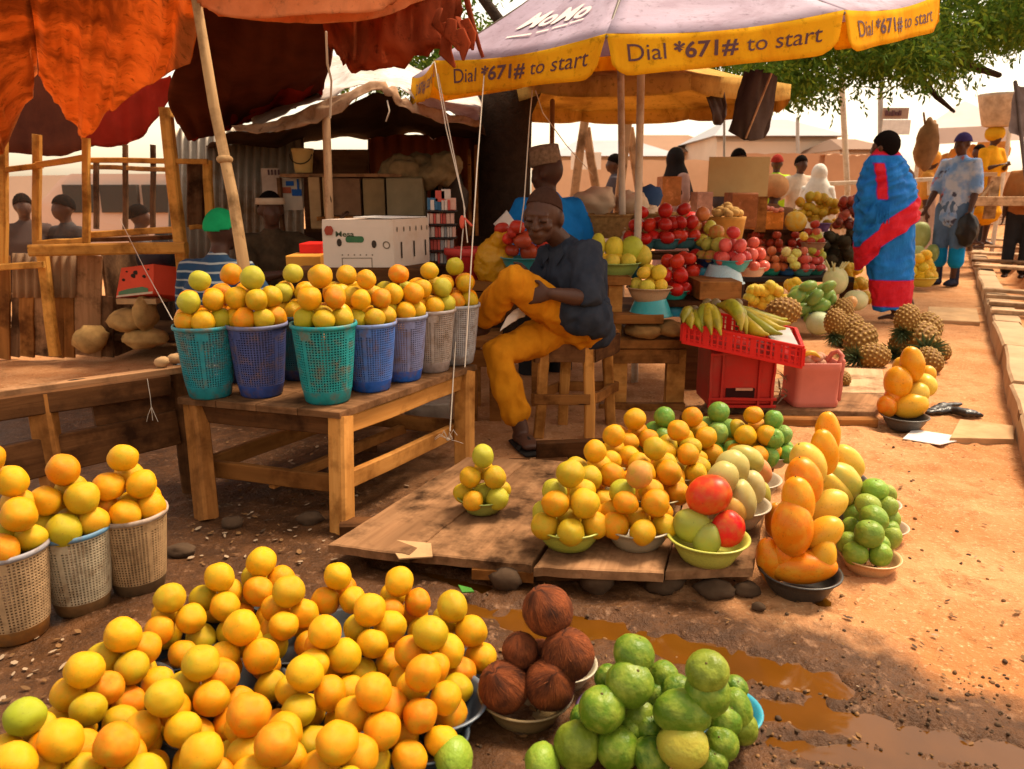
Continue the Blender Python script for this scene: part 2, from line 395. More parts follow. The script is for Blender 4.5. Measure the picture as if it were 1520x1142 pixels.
# ---------------------------------------------------------------- bowls and baskets
M_bowl=tinted('bowl_plastic',.35,.25,40,.08,.45,dirt=(.16,.10,.05),amount=.35)
M_bask=tinted('basket_plastic',.5,.35,40,.1,.3,dirt=(.16,.085,.035),amount=.75)
def bowlmesh(h,k):
    prof=[(k*.55,.004),(k*.62,.0),(k*.64,.006),(k*.74,h*.25),(k*.87,h*.62),(k*.95,h*.93),(k*1.03,h*.95),(k*1.035,h),(k*.985,h*1.015),(k*.93,h*.95),(k*.84,h*.62),(k*.70,h*.27),(k*.58,h*.12),(.0001,h*.10)]
    mb=MB(); mb.lathe(prof,36,wob=.012); me=proto(mb,'bowl',[M_bowl]); return me
P['bowl',0]=bowlmesh(.62,1.0); P['bowl',1]=bowlmesh(.45,1.0); P['bowl',2]=bowlmesh(.85,1.0)
def bowl(p,r,col,label,group='bowls of fruit for sale',var=0,flip=False):
    o=bpy.data.objects.new('bowl',P['bowl',var]); COL.objects.link(o); o.color=col4(col)
    M=Matrix.Rotation(R(0,6.28),4,'Z'); h=(.62,.45,.85)[var]*r
    if flip: M=M@Matrix.Rotation(math.pi,4,'X'); p=Vc(p)+Vc((0,0,h))
    o.matrix_world=Matrix.Translation(p)@M@Matrix.Scale(r,4); tag(o,label,'bowl',group); return h
def pile(p,rb,fr_r,kind,cols,desc,bcol,blabel,tiers=(5,3,1),var=0,topcol=None,ph=None,hide_back=False,sink=.25,gname=None,one=None):
    """a bowl at p heaped with fruit"""
    p=Vc(p); hb=bowl(p,rb,bcol,blabel,var=var) if bcol else 0
    z=p.z+hb+fr_r*(.45 if bcol else .9)-sink*fr_r
    nm={'orange':'orange'}.get(kind,kind.replace('_',' ')); g=gname or nm+'s in '+desc
    ph=R(0,6.28) if ph is None else ph; nt=len(tiers)
    for ti,n in enumerate(tiers):
        rr=0 if n==1 else fr_r*1.03/math.sin(math.pi/n); rr=min(rr,rb*1.05 if bcol else rb*.70)
        for k in range(n+(1 if n>=5 and ti==0 else 0)):
            if k==n: rr=0
            a=ph+ti*math.pi/max(n,3)+2*math.pi*k/n
            q=p+Vc((rr*math.cos(a)+R(-.05,.05)*fr_r,rr*math.sin(a)+R(-.05,.05)*fr_r,0)); q.z=z+R(-.06,.06)*fr_r
            if hide_back and ti==0 and math.sin(a)>.75: continue
            top=(ti==nt-1 and n==1)
            c=topcol if (top and topcol) else random.choice(cols)
            lab=('top %s of the pile in %s' if top else 'lower %s of the pile in %s')%(nm,desc)
            if one: lab=one; 
            fruit(kind,q,fr_r*R(.93,1.06),c,lab,g)
        z+=fr_r*1.74
def make_basket(H,rt,rbm,nr,na):
    """lattice wall (open holes), rim, solid base"""
    bm=bmesh.new(); rows=[]
    zb=H*.17
    for i in range(nr+1):
        f=i/nr; z=zb+(H*.96-zb)*f; r=rbm+(rt-rbm)*(z/H)**.8
        rows.append([bm.verts.new((r*math.cos(2*math.pi*j/na),r*math.sin(2*math.pi*j/na),z)) for j in range(na)])
    for i in range(nr):
        for j in range(na): bm.faces.new((rows[i][j],rows[i][(j+1)%na],rows[i+1][(j+1)%na],rows[i+1][j]))
    bm.normal_update(); fs=[f for i,f in enumerate(bm.faces)]
    keep=set()
    for i,f in enumerate(fs):
        r_=i//na; c_=i%na
        if c_%15==0 or (r_>=nr-4 and c_%15 in (14,1,2)): keep.add(f)
    fs=[f for f in fs if f not in keep]
    res=bmesh.ops.inset_individual(bm,faces=fs,thickness=.0025)
    bmesh.ops.delete(bm,geom=fs,context='FACES')
    me=bpy.data.meshes.new('lattice'); bm.to_mesh(me); bm.free(); me.materials.append(M_bask)
    o=bpy.data.objects.new('tmp',me); COL.objects.link(o); md=o.modifiers.new('s','SOLIDIFY'); md.thickness=.003; md.offset=0
    bpy.context.view_layer.update(); m2=mesh_of(o); bpy.data.objects.remove(o); m2.name='lattice'
    a=MB(); a.lathe([(rt*1.0,H*.94),(rt*1.06,H*.945),(rt*1.075,H*.97),(rt*1.06,H),(rt*1.0,H*.995),(rt*.985,H*.96),(rt*1.0,H*.94)],44)
    b=MB(); rz=lambda z:rbm+(rt-rbm)*(z/H)**.8
    b.lathe([(rbm*.93,.0),(rbm*.97,.004),(rbm*1.0,H*.02),(rz(H*.16)*1.01,H*.165),(rz(H*.18)*1.02,H*.18),(rz(H*.18)*.97,H*.18),(rbm*.95,H*.04),(.0001,H*.04)],44)
    return m2,proto(a,'rim',[M_bask]),proto(b,'base',[M_bask])
BK=make_basket(.245,.094,.068,24,60)
def basket(p,s,cw,cr,cb,label,group,rz=None):
    t=root('basket',label,'basket',p,group); t.rotation_euler.z=R(0,6.28) if rz is None else rz; t.scale=(s,s,s)
    for nm,me,c in zip(('wall','rim','base'),BK,(cw,cr,cb)):
        o=bpy.data.objects.new(nm,me); COL.objects.link(o); o.parent=t; o.color=col4(c)
    return t
# ---------------------------------------------------------------- ground, water, litter
PUD=[([(700,905),(800,925),(900,935),(1000,955),(1080,978),(1150,1000),(1225,1012)],.050),
     ([(1140,1045),(1230,1062),(1310,1080),(1400,1100),(1500,1122),(1560,1140)],.040),([(1150,1095),(1215,1110),(1290,1112),(1380,1128)],.020),([(700,1010),(640,960)],.03),
     ([(1195,1000),(1215,1040),(1190,1060)],.02),([(1300,1128),(1420,1150)],.02),([(560,835),(640,850),(720,870)],.02)]
PUD=[([G(*q).xy for q in l],w) for l,w in PUD]
def segd(p,a,b):
    ab=b-a; t=max(0,min(1,(p-a).dot(ab)/ab.dot(ab))); return (p-a-ab*t).length
KA=G(1520,700).xy; KB=G(1445,400).xy; KD=(KB-KA).normalized(); KN=Vc((KD.y,-KD.x))   # kerb line, KN points to the drain
FOOT=[(R(.55,2.6),R(1.5,5.5),R(0,6.28),R(.006,.016)) for _ in range(70)]
def gz(x,y,detail=True):
    p=Vc((x,y)); far=max(0,min(1,(y-6)/6))
    z=.012*noise.noise(Vc((x*1.7,y*1.7,1)))+.010*noise.noise(Vc((x*5,y*5,4)))
    dmin=9; 
    if detail:
        wet=0
        if y<2.6 and x>-1:
            for l,w in PUD:
                for a,b in zip(l,l[1:]):
                    d=segd(p,a,b)/w+.8*noise.noise(Vc((x*9,y*9,2)))+.55*noise.noise(Vc((x*27,y*27,6))); dmin=min(dmin,d)
            z-=.034*math.exp(-max(0,dmin)**2*.55)
            z+=.008*math.exp(-(dmin-1.9)**2*1.2)
        z+=(.006+.010*math.exp(-max(0,dmin-1)*.5))*noise.noise(Vc((x*16,y*16,7)))+(.004+.012*math.exp(-max(0,dmin-1)*.5))*abs(noise.noise(Vc((x*34,y*34,9))))
    if detail and x>.4:
        for fx,fy,fa,fd in FOOT:
            ex,ey=x-fx,y-fy
            if abs(ex)<.2 and abs(ey)<.2:
                u=(ex*math.cos(fa)+ey*math.sin(fa))/.11; v=(ey*math.cos(fa)-ex*math.sin(fa))/.045; q=u*u+v*v; z-=fd*math.exp(-q*q)-fd*.5*math.exp(-(q-1.8)**2)
    s=(p-KA).dot(KN)                                  # the drain is a trench beyond the kerb
    if -.01<s-.17<.75 and y>1.5: z-=.42
    elif s>.9: z+=.02
    return z,dmin
def axis(a,b,st,lo,hi,k):
    v=[a]; 
    while v[-1]<b: v.append(v[-1]+st)
    s=st; x=v[-1]
    while x<hi: s*=k; x+=s; v.append(x)
    s=st; x=a; pre=[]
    while x>lo: s*=k; x-=s; pre.append(x)
    return pre[::-1]+v
xs=axis(-1.7,2.7,.021,-600,600,1.06); ys=axis(1.0,3.6,.021,-60,900,1.045)
vs=[];wet=[]
for y in ys:
    for x in xs:
        near=(-3<x<5 and .8<y<9)
        z,d=gz(x,y,near) if near or (y<40 and abs(x)<20) else (0,9)
        vs.append((x,y,z))
        w=max(0,min(1,1.7-.24*d)) if d<8 else 0
        # the trodden ground among the stalls on the left is damp; its dark tone also has some shade painted in
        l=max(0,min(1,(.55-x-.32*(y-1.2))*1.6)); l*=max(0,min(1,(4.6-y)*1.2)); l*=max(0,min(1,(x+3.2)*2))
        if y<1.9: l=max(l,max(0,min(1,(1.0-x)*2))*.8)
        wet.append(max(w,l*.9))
nx=len(xs); me=bpy.data.meshes.new('ground')
me.from_pydata(vs,[],[[i*nx+j,i*nx+j+1,(i+1)*nx+j+1,(i+1)*nx+j] for i in range(len(ys)-1) for j in range(nx-1)])
at=me.attributes.new('wet','FLOAT','POINT'); at.data.foreach_set('value',wet)
for p in me.polygons: p.use_smooth=True
gr=bpy.data.objects.new('ground',me); COL.objects.link(gr); tag(gr,kind='structure')
m,nt,b,o=newmat('laterite_ground'); t=NT(nt)
pos=t.n('NewGeometry').outputs['Position']; wa=t.attr('wet').outputs['Fac']
n1=t.noise(pos,2.2,6,.6); n2=t.noise(pos,11,6,.65); n3=t.noise(pos,70,4,.7); n4=t.noise(pos,26,5,.7)
c=t.mix(t.ramp(n1,.35,.68),(.42,.165,.055),(.56,.28,.125)); c=t.mix(t.ramp(n2,.50,.78),c,(.30,.12,.034))
c=t.mix(t.ramp(n3,.55,.75),c,(.68,.42,.22)); c=t.mix(t.ramp(n4,.60,.70),c,(.20,.085,.028))
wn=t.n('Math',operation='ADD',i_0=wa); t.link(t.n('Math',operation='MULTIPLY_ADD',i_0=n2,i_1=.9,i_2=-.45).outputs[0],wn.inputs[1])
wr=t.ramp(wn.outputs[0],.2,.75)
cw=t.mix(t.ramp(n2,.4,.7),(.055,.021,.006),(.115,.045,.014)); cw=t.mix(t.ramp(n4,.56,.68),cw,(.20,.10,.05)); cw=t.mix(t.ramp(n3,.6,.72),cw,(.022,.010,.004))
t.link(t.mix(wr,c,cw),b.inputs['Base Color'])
rg=t.n('MapRange'); t.link(wr,rg.inputs[0]); rg.inputs[3].default_value=.95; rg.inputs[4].default_value=.52; t.link(rg.outputs[0],b.inputs['Roughness'])
b.inputs['Specular IOR Level'].default_value=.2
hh=t.n('Math',operation='ADD',i_0=n3,i_1=n4); t.bump(hh.outputs[0],.7,.012,b); me.materials.append(m)
# muddy water lies in the hollows
m,nt,b,o=newmat('muddy_water'); t=NT(nt); pos=t.n('NewGeometry').outputs['Position']
t.link(t.mix(t.ramp(t.noise(pos,5,3),.3,.7),(.075,.026,.002),(.12,.042,.004)),b.inputs['Base Color']); b.inputs['Roughness'].default_value=.08
b.inputs['Specular IOR Level'].default_value=.35; t.bump(t.noise(pos,14,2),.08,.01,b)
M_water=m; mb=MB(); q=[[Vc((x,y,-.0135)) for x in (-.6,.3,1.2,2.0)] for y in (1.05,1.5,2.12)]; mb.grid(q); tag(mb.build('puddle_water',M_water),kind='structure')
M_rock=plain('stone_grey',(.10,.058,.032),.9,.5,9,bump=.5,dirt=(.05,.025,.012))
M_leafdry=plain('dry_scraps',(.24,.12,.045),.8,.6,5,bump=0)
M_paper=plain('paper_scraps',(.36,.25,.16),.8,.3,5,bump=0)
def scatter(name,n,mats,region,szr,flat,kind='stuff'):
    mb=MB()
    for _ in range(n):
        p=region(); s=R(*szr); z=gz(p.x,p.y)[0]; a=R(0,6.28)
        if flat:
            x=Vc((math.cos(a),math.sin(a),R(-.2,.35)))*s; y=Vc((-math.sin(a),math.cos(a),R(-.3,.3)))*s*R(.25,.7); c=Vc((p.x,p.y,z+.006+s*.15))
            mb.add([c-x,c-x*.3+y,c+x*.5+y*.8,c+x,c+x*.3-y,c-x*.5-y*.9],[[0,1,2,3,4,5]],mi=random.randrange(len(mats)))
        else: mb.ell((p.x,p.y,z+s*.2),(s,s*R(.6,1),s*R(.4,.8)),Matrix.Rotation(a,3,'Z'),7,5,fn=lambda q:1+.4*noise.noise(q*2+c0) if False else 1+.35*noise.noise(q*1.7+Vc((a*9,0,0))),mi=random.randrange(len(mats)))
    return tag(mb.build(name,mats),kind=kind)
def reg(x0,y0,x1,y1):
    def f():
        p=G(R(x0,x1),R(y0,y1)); return p
    return f
scatter('ground_litter',80,[M_leafdry,M_paper],reg(280,740,500,860),(.005,.014),True)
scatter('path_litter',90,[M_leafdry,M_leafdry,M_rock,M_leafdry,M_paper],reg(1180,650,1520,1100),(.003,.011),True)
scatter('mud_litter',60,[M_leafdry,M_leafdry,M_rock],reg(700,880,1450,1130),(.004,.013),True)
scatter('corner_litter',50,[M_leafdry,M_paper],reg(0,940,130,1090),(.004,.012),True)
scatter('pebbles',240,[M_rock,M_rock,M_leafdry],reg(700,640,1560,1140),(.002,.008),False)
scatter('wet_gravel',420,[M_rock,M_rock,M_leafdry],reg(1050,1000,1500,1140),(.0015,.006),False)
scatter('stall_litter',160,[M_leafdry,M_rock,M_paper],reg(300,640,800,800),(.004,.014),True)
def rock(px,py,w,label,h=.6,z=None,group='stones around the stalls',sd=0):
    p=G(px,py,0); s=w*.5*dep(p)/FPX; p.z=gz(p.x,p.y)[0] if z is None else z; mb=MB()
    mb.ell(p+Vc((0,0,s*h*.6)),(s,s*.75,s*h),Matrix.Rotation(R(-.4,.4),3,'Z'),14,10,fn=lambda q:1+.35*noise.noise(q*1.4+Vc((sd*7.1+px,0,0)))+.12*noise.noise(q*4+Vc((px,3,0))))
    tag(mb.build('stone',M_rock),label,'stone',group)
rock(345,782,34,'rough brown stone lying by the front left table leg')
rock(462,775,36,'smooth brown stone left of the front right table leg')
rock(270,822,44,'pale lump of rubble right of the third floor basket',.5)
rock(752,872,50,'stone under the front edge of the planks, by the green leaf',.75)
rock(885,876,46,'squared stone holding up the planks behind the coconuts',1.0)
rock(985,874,60,'dark stone under the planks behind the green fruit',.6)
rock(1060,882,56,'flat stone under the right corner of the planks',.5)
rock(1108,882,40,'dark stone beside the front papaya bowl',.6)
rock(1125,905,22,'small stone in front of the papaya bowl',.6)
# loose scraps one can point at
def scrap(name,pts,label,cat,mat,th=.004,z=None):
    mb=MB(); mb.prism([G(x,y,zz) for x,y,zz in pts],th); return tag(mb.build(name,mat),label,cat)
M_card=plain('cardboard',(.50,.30,.14),.85,.3,10,bump=.1,dirt=(.28,.15,.07))
scrap('cardboard_scrap',[(573,800,.083),(640,806,.092),(642,826,.083),(592,829,.083)],'torn piece of cardboard on the front of the planks','cardboard',M_card)
scrap('paper_scrap',[(1355,637,.012),(1440,650,.012),(1395,660,.012),(1340,651,.012)],'crumpled white paper on the sand by the black bowl','paper',plain('white_paper',(.75,.68,.62),.7))
scrap('leaf',[(680,868,.018),(700,873,.02),(704,878,.018),(686,879,.018)],'fresh green leaf on the mud behind the oranges','leaf',plain('green_leaf',(.06,.22,.03),.5))
M_slab=plain('sandy_slab',(.55,.33,.16),.9,.35,6,bump=.4,dirt=(.35,.18,.07))
scrap('stone_slab',[(1378,455,.05),(1450,458,.05),(1455,478,.04),(1376,474,.04)],'pale flat slab on the path behind the pineapples','slab',M_slab,.05)
scrap('stone_slab',[(1425,622,.03),(1505,632,.03),(1505,652,.025),(1410,650,.025)],'pale flat slab beside the kerb near the black bag','slab',M_slab,.035)
mb=MB(); a=G(1378,612,.02); mb.tube([a,G(1410,608,.025),G(1435,613,.03),G(1455,616,.02)],[.02,.03,.035,.018],10,flat=.5); mb.tube([a,G(1400,602,.03),G(1425,600,.025)],[.018,.025,.012],8,flat=.5)
tag(fuse(mb,'plastic_bag',plain('black_plastic',(.022,.018,.016),.35,.3,20,bump=.6,spec=.6),voxel=.008,smooth=3,wr=.006,wsc=30),'crumpled black plastic bag on the sand right of the papaya bowl','bag')
# ---------------------------------------------------------------- plank platforms
W_old=wood('weathered',(.26,.125,.056),(.40,.21,.10),.85,.75)
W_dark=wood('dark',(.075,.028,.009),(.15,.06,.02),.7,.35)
W_mid=wood('mid',(.26,.095,.022),(.40,.165,.042),.7,.3)
W_new=wood('new',(.50,.20,.042),(.62,.29,.075),.65,.22)
W_pale=wood('pale',(.50,.30,.16),(.62,.40,.24),.85,.3)
PZ=.085
def plank(pts,z,th,label,mat,group='planks under the fruit bowls'):
    P4=[G(x,y,z) if len(q)==0 else G(x,y,q[0]) for (x,y,*q) in pts]; C4=sum(P4,Vc())/len(P4); PP=[]
    for a,b in zip(P4,P4[1:]+P4[:1]):
        n=max(2,int((b-a).length/.022)); PP.append(a)
        for i in range(1,n):
            p=a+(b-a)*(i/n); k=abs(noise.noise(p*17))*.007+(.016*max(0,noise.noise(p*7)-.25)); PP.append(p+(C4-p).normalized()*k)
    ax=(P4[2]-P4[1]).normalized(); mb=MB(); mb.prism(PP,th); ay=Vc((0,0,1)).cross(ax); off=R(0,40); mb.u=[Vc((v.dot(ax)+off,v.dot(ay)+off,v.z)) for v in mb.v]
    return tag(mb.build('plank',mat),label,'plank',group)
plank([(487,808),(607,824),(786,682),(694,678)],PZ,.028,'leftmost wide plank of the platform, under the lone bowl of oranges',W_old)
plank([(609,821),(789,838),(900,690),(788,680)],PZ-.006,.03,'second plank of the platform, between the lone bowl and the citrus bowls',W_old)
plank([(792,842),(985,850),(1035,655),(903,688)],PZ-.003,.03,'third plank of the platform, carrying the citrus bowls',W_old)
plank([(988,847),(1118,842),(1160,640),(1037,654)],PZ-.008,.03,'rightmost plank of the platform, carrying the mango bowl',W_old)
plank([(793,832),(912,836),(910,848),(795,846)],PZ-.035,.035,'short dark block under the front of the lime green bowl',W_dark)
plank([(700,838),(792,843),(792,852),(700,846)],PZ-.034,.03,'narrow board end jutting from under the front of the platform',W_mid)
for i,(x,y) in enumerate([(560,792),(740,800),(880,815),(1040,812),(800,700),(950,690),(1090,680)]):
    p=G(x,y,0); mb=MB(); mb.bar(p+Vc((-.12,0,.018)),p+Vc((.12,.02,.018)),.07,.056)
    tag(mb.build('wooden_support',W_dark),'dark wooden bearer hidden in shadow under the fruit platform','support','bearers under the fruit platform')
# second platform to the right, under crates
plank([(1040,604),(1300,612),(1318,585),(1060,580)],.06,.03,'front plank under the red crate and pink container',W_old,'planks under the crates')
plank([(1060,579),(1318,584),(1310,548),(1240,545)],.058,.03,'rear pinkish plank behind the pink container',W_pale,'planks under the crates')
mb=MB(); mb.bar(G(1010,625,.02),G(1300,627,.02),.05,.05); tag(mb.build('wooden_support',W_mid),'long beam along the front of the crate platform','beam')
# ---------------------------------------------------------------- foreground heap of oranges
GH='oranges heaped in small bowls on the wet ground'
C_N={'y':(.80,.37,.004),'o':(.79,.29,.002),'d':(.74,.22,.002),'g':(.34,.39,.015),'m':(.57,.34,.006)}
TOPS=[(388,834,'y','rearmost top orange of the foreground heap'),(326,857,'y','top orange just left of the rearmost one in the foreground heap'),(252,888,'m','greenish yellow top orange in the back left of the foreground heap'),
(181,943,'y','top orange in the second step of the left slope of the heap'),(126,994,'y','large bright top orange above the green one at left'),(38,1064,'g','lime green orange at the far left of the foreground heap'),
(501,855,'y','top orange at the back of the heap, third from the right'),(592,864,'y','top orange at the back of the heap, second from the right'),(671,901,'m','top orange at the rear right corner of the heap'),
(428,879,'m','yellow green top orange below the rearmost one'),(549,906,'y','round bright top orange in the middle of the heap\'s rear slope'),(482,938,'y','top orange at the very middle of the foreground heap'),
(359,932,'y','top orange in the left middle of the heap'),(638,940,'m','large olive tinged top orange on the right slope of the heap'),(453,1000,'y','large yellow top orange with a twin behind it, front middle'),
(555,1027,'o','orange with a brown scar capping the front right pile'),(628,1000,'o','deep orange top fruit above the right rim of the heap'),(500,1103,'o','large freckled orange at the bottom edge of the heap, middle'),(298,984,'m','dull mustard top orange with a visible stem scar'),
(244,1036,'m','broad dull orange in front of the mustard one'),(370,1062,'d','brownish orange with a dark bruise, front middle left'),(172,1105,'d','deep orange fruit near the bottom left corner'),(300,1119,'y','bright orange at the bottom edge, left of middle'),(90,1100,'y','yellow orange at the bottom left below the green one'),(410,1105,'d','smaller deep orange at the bottom edge beside the bruised one'),(20,1135,'y','yellow orange cut by the bottom left corner of the view')]
OR=.0352
balls=[]
for px,py,c,l in TOPS: balls.append([G(px,py,.188),OR*R(1.0,1.07),C_N[c],l,2])
RING=[]
for i,(b0) in enumerate(list(balls)):
    c=b0[0]; a0=R(0,6.28)
    for k in range(3): a=a0+k*2.094; RING.append([c+Vc((math.cos(a)*.043,math.sin(a)*.043,-.060)),OR*R(.94,1.05),None,None,1])
    for k in range(4): a=a0+.5+k*1.571; RING.append([c+Vc((math.cos(a)*.060,math.sin(a)*.060,-.117)),OR*R(.92,1.03),None,None,0])
balls+=RING
for it in range(60):
    for i in range(len(balls)):
        A=balls[i]
        for j in range(i+1,len(balls)):
            B=balls[j]; d=A[0]-B[0]
            if abs(d.x)>.09 or abs(d.y)>.09: continue
            L=d.length; m_=(A[1]+B[1])*.985
            if L<m_:
                d.z*=.35
                if d.length<1e-5: d=Vc((R(-1,1),R(-1,1),0))
                d=d.normalized()*(m_-L)*.45; wa_=.12 if A[4]==2 else 1; wb_=.12 if B[4]==2 else 1
                A[0]+=d*wa_; B[0]-=d*wb_
    for b0 in balls:
        lo={2:.17,1:.105,0:.058}[b0[4]]; b0[0].z=max(lo,min(b0[0].z,lo+.03))
# leave out fruit that pushes out of the heap's outline or lies wholly off the picture
def px_of(p):
    v=p-CAM; d=v.dot(FX); return 760+FPX*v.dot(RX)/d,571-FPX*v.dot(UX)/d
vis=[]
bl=[(px_of(b0[0]),dep(b0[0]),b0) for b0 in balls]; rad=lambda e:e[2][1]*FPX/e[1]
for e in bl:
    (x,y),d,b0=e; r=rad(e)
    if y>1142+r+14 or x<-r-14: continue
    if b0[4]<2:      # hidden behind nearer fruit: sample its disc
        near=[f for f in bl if f[1]<d-.005 and abs(f[0][0]-x)<r+rad(f) and abs(f[0][1]-y)<r+rad(f)]
        free=0
        for k in range(60):
            a=R(0,6.28); q=r*math.sqrt(R(0,1)); sx=x+q*math.cos(a); sy=y+q*math.sin(a)
            if not any((f[0][0]-sx)**2+(f[0][1]-sy)**2<rad(f)**2 for f in near): free+=1
        if free<3: continue
    vis.append(b0)
CL=[('deep',C_N['d']),('bright',C_N['o']),('yellow',C_N['y']),('dull greenish',C_N['m'])]
for b0 in vis:
    if b0[4]==2: fruit('orange',b0[0],b0[1],b0[2],b0[3],GH)
    else:
        k=random.choices([0,1,2,3],[2,4,4,2])[0]; nm,c=CL[k]
        ring='middle' if b0[4]==1 else 'bottom'
        fruit('orange',b0[0],b0[1],c,'%s orange in the %s layer of the big foreground heap'%(nm,ring),GH+', '+nm+' ones of the '+ring+' layer')
# the bowls below the heap, coloured dark to put shade into the gaps between fruit
C_BL=(.025,.045,.065)
for k,(px,py,c,l) in enumerate(TOPS[:20]):
    p=G(px,py,.188); p.z=gz(p.x,p.y)[0]-.004
    bowl(p,.088,C_BL if k%3 else (.05,.06,.07),'small blue grey bowl buried under the foreground oranges','small bowls under the orange heap',var=0)
p=G(650,1075,.0); bowl(p,.105,(.12,.15,.19),'grey blue bowl rim showing at the right end of the orange heap')
# coconuts
p=G(780,1060,.0); p.z=-.004
h=bowl(p,.100,(.24,.16,.07),'dented brass coloured bowl holding the coconuts',var=0)
p2=G(835,1010,.0); bowl(p2,.078,(.42,.36,.25),'pale bowl tucked behind the coconut bowl')
for px,py,z,w,l in [(813,907,.225,75,'topmost coconut, reddish with a tuft'),(772,966,.150,54,'darkest coconut at the back left of the coconut pile'),(843,972,.150,78,'coconut with combed light strands, right of the pile'),(748,1020,.09,76,'coconut at the lower left of the brass bowl'),(816,1016,.10,76,'coconut at the front right of the brass bowl'),(800,985,.09,70,'coconut hidden in the middle of the brass bowl')]:
    p=G(px,py,z); fruit('coconut',p,w*.5*dep(p)/FPX,(1,1,1),l,'coconuts in the brass bowl',axisM(R(-35,35),R(10,60)))
# green fruit in purple bowls
C_A=[(.10,.195,.010),(.065,.15,.008),(.14,.21,.014)]
AV=[(941,970,.215,54,52,0),(935,1014,.175,62,66,0),(984,1006,.15,40,50,0),(893,1052,.14,60,62,0),(972,1034,.12,42,52,1),(950,1058,.10,46,44,2),(937,1082,.075,40,46,0),(856,1106,.065,60,68,2),(916,1110,.065,56,62,0),(962,1082,.08,40,52,1),(902,1006,.13,34,40,1),(866,1066,.07,34,44,1),(990,1064,.07,36,44,1),
(1050,996,.225,56,52,2),(1050,1028,.18,58,64,0),(1015,1058,.145,80,58,0),(1090,1022,.13,34,40,1),(1092,1052,.11,42,62,0),(1004,1022,.15,40,36,1),(1074,1066,.10,50,50,0),(1070,1104,.07,46,56,0),(1016,1108,.095,72,60,2),(968,1122,.06,52,46,1),(1102,1080,.07,40,54,2),(1058,1130,.05,40,44,0)]
for i,(px,py,z,w,h,c) in enumerate(AV):
    left=i<13; rot=90 if w>h*1.15 else R(-25,25); ww,hh=(h,w) if w>h*1.15 else (w,h)
    col=C_A[c] if (px,py)!=(1016,1108) else (.46,.40,.04)
    bowlname='left' if left else 'right'
    lab={(941,970):'topmost green guava of the left purple bowl',(935,1014):'big wrinkled green guava just under the left top one',(893,1052):'green guava with a dark bud end facing the camera',(856,1106):'yellowish green guava at the left rim with its stalk up',(916,1110):'bright green guava at the front of the left purple bowl',(1050,996):'topmost green guava of the right purple bowl',(1050,1028):'guava with a black scar below the right top one',(1015,1058):'big long dented green guava lying in the right pile',(1016,1108):'yellow green creased guava at the front of the right pile'}.get((px,py)) or 'plain green guava filling the %s purple bowl'%bowlname
    fr('guava',px,py,z,ww*1.16,col,lab,'green guavas in the %s purple bowl'%bowlname,h=hh*1.14,rot=rot,lean=R(5,45))
fr('guava',675,1126,.05,66,(.24,.36,.03),'lone green guava on the ground by the orange heap','lone green guavas at the bottom edge',h=56,rot=80)
fr('guava',806,1134,.04,62,(.20,.34,.03),'lone green guava below the coconut bowl','lone green guavas at the bottom edge',h=52,rot=80)
C_PU=(.06,.03,.10)
bowl(G(928,1100,.0)+Vc((0,.03,0)),.100,C_PU,'purple bowl under the left guava pile',var=1); bowl(G(1045,1095,.0)+Vc((0,.02,0)),.100,C_PU,'purple bowl under the right guava pile',var=1)
bowl(G(1062,1085,.0)+Vc((.01,.02,.0)),.088,(.02,.30,.42),'turquoise bowl showing behind the right purple one',var=1)
# ---------------------------------------------------------------- citrus bowls on the planks
GC='oranges in bowls on the plank platform'
CY=C_OR[:3]+C_YE+C_YE+C_GN[1:]
C_LG=(.42,.44,.06)
z0=PZ
def obowl(px,py,rb,desc,bc,bl,topc=None,tiers=(6,4,1),r=.0355,cols=CY,ph=None,z=z0,kind='orange',hide=True,var=0):
    pile(G(px,py,z),rb,r*1.09,kind,cols,desc,bc,bl,tiers,var,topc,ph,hide)
obowl(717,757,.083,'the lone lime green bowl on the left plank',(.26,.30,.06),'lone lime green bowl on the leftmost plank',C_GN[1],ph=.5,tiers=(5,3,1),r=.034)
obowl(844,806,.107,'the lime green bowl at the platform corner',C_LG,'lime green bowl at the front left platform corner',C_YE[2],ph=-1.57,r=.0375)
obowl(945,806,.107,'the dull silver bowl beside the mango bowl',(.36,.30,.20),'dull silver bowl between the lime green and mango bowls',(.72,.30,.05),ph=-1.57,r=.0375)
obowl(880,762,.10,'the bowl right behind the lime green one',(.4,.33,.15),'tan bowl hidden behind the lime green bowl',C_OR[1],ph=-1.2,r=.0375)
obowl(968,756,.10,'the bowl right behind the dull silver one',(.4,.33,.15),'tan bowl hidden behind the dull silver bowl',C_YE[2],ph=-1.6,r=.0375)
obowl(908,730,.095,'the third bowl back on the left side',(.4,.33,.15),'third tan bowl back in the left citrus row',C_OR[1],ph=-1.0,r=.036)
obowl(1003,722,.095,'the third bowl back in the middle row',(.4,.33,.15),'third tan bowl back in the middle citrus row',C_OR[1],ph=-1.9,r=.0365)
obowl(938,700,.09,'the rearmost bowl, near the stool legs',(.4,.33,.15),'rearmost tan bowl near the stool legs',C_OR[2],ph=-1.2,r=.037)
obowl(1024,694,.09,'the rearmost bowl between the green limes',(.4,.33,.15),'rearmost tan bowl between the green limes',C_OR[0],ph=-1.5,r=.036)
obowl(1112,690,.09,'the bowl behind the mango row',(.4,.33,.15),'tan bowl behind the mango row',C_OR[0],ph=-1.5,r=.036)
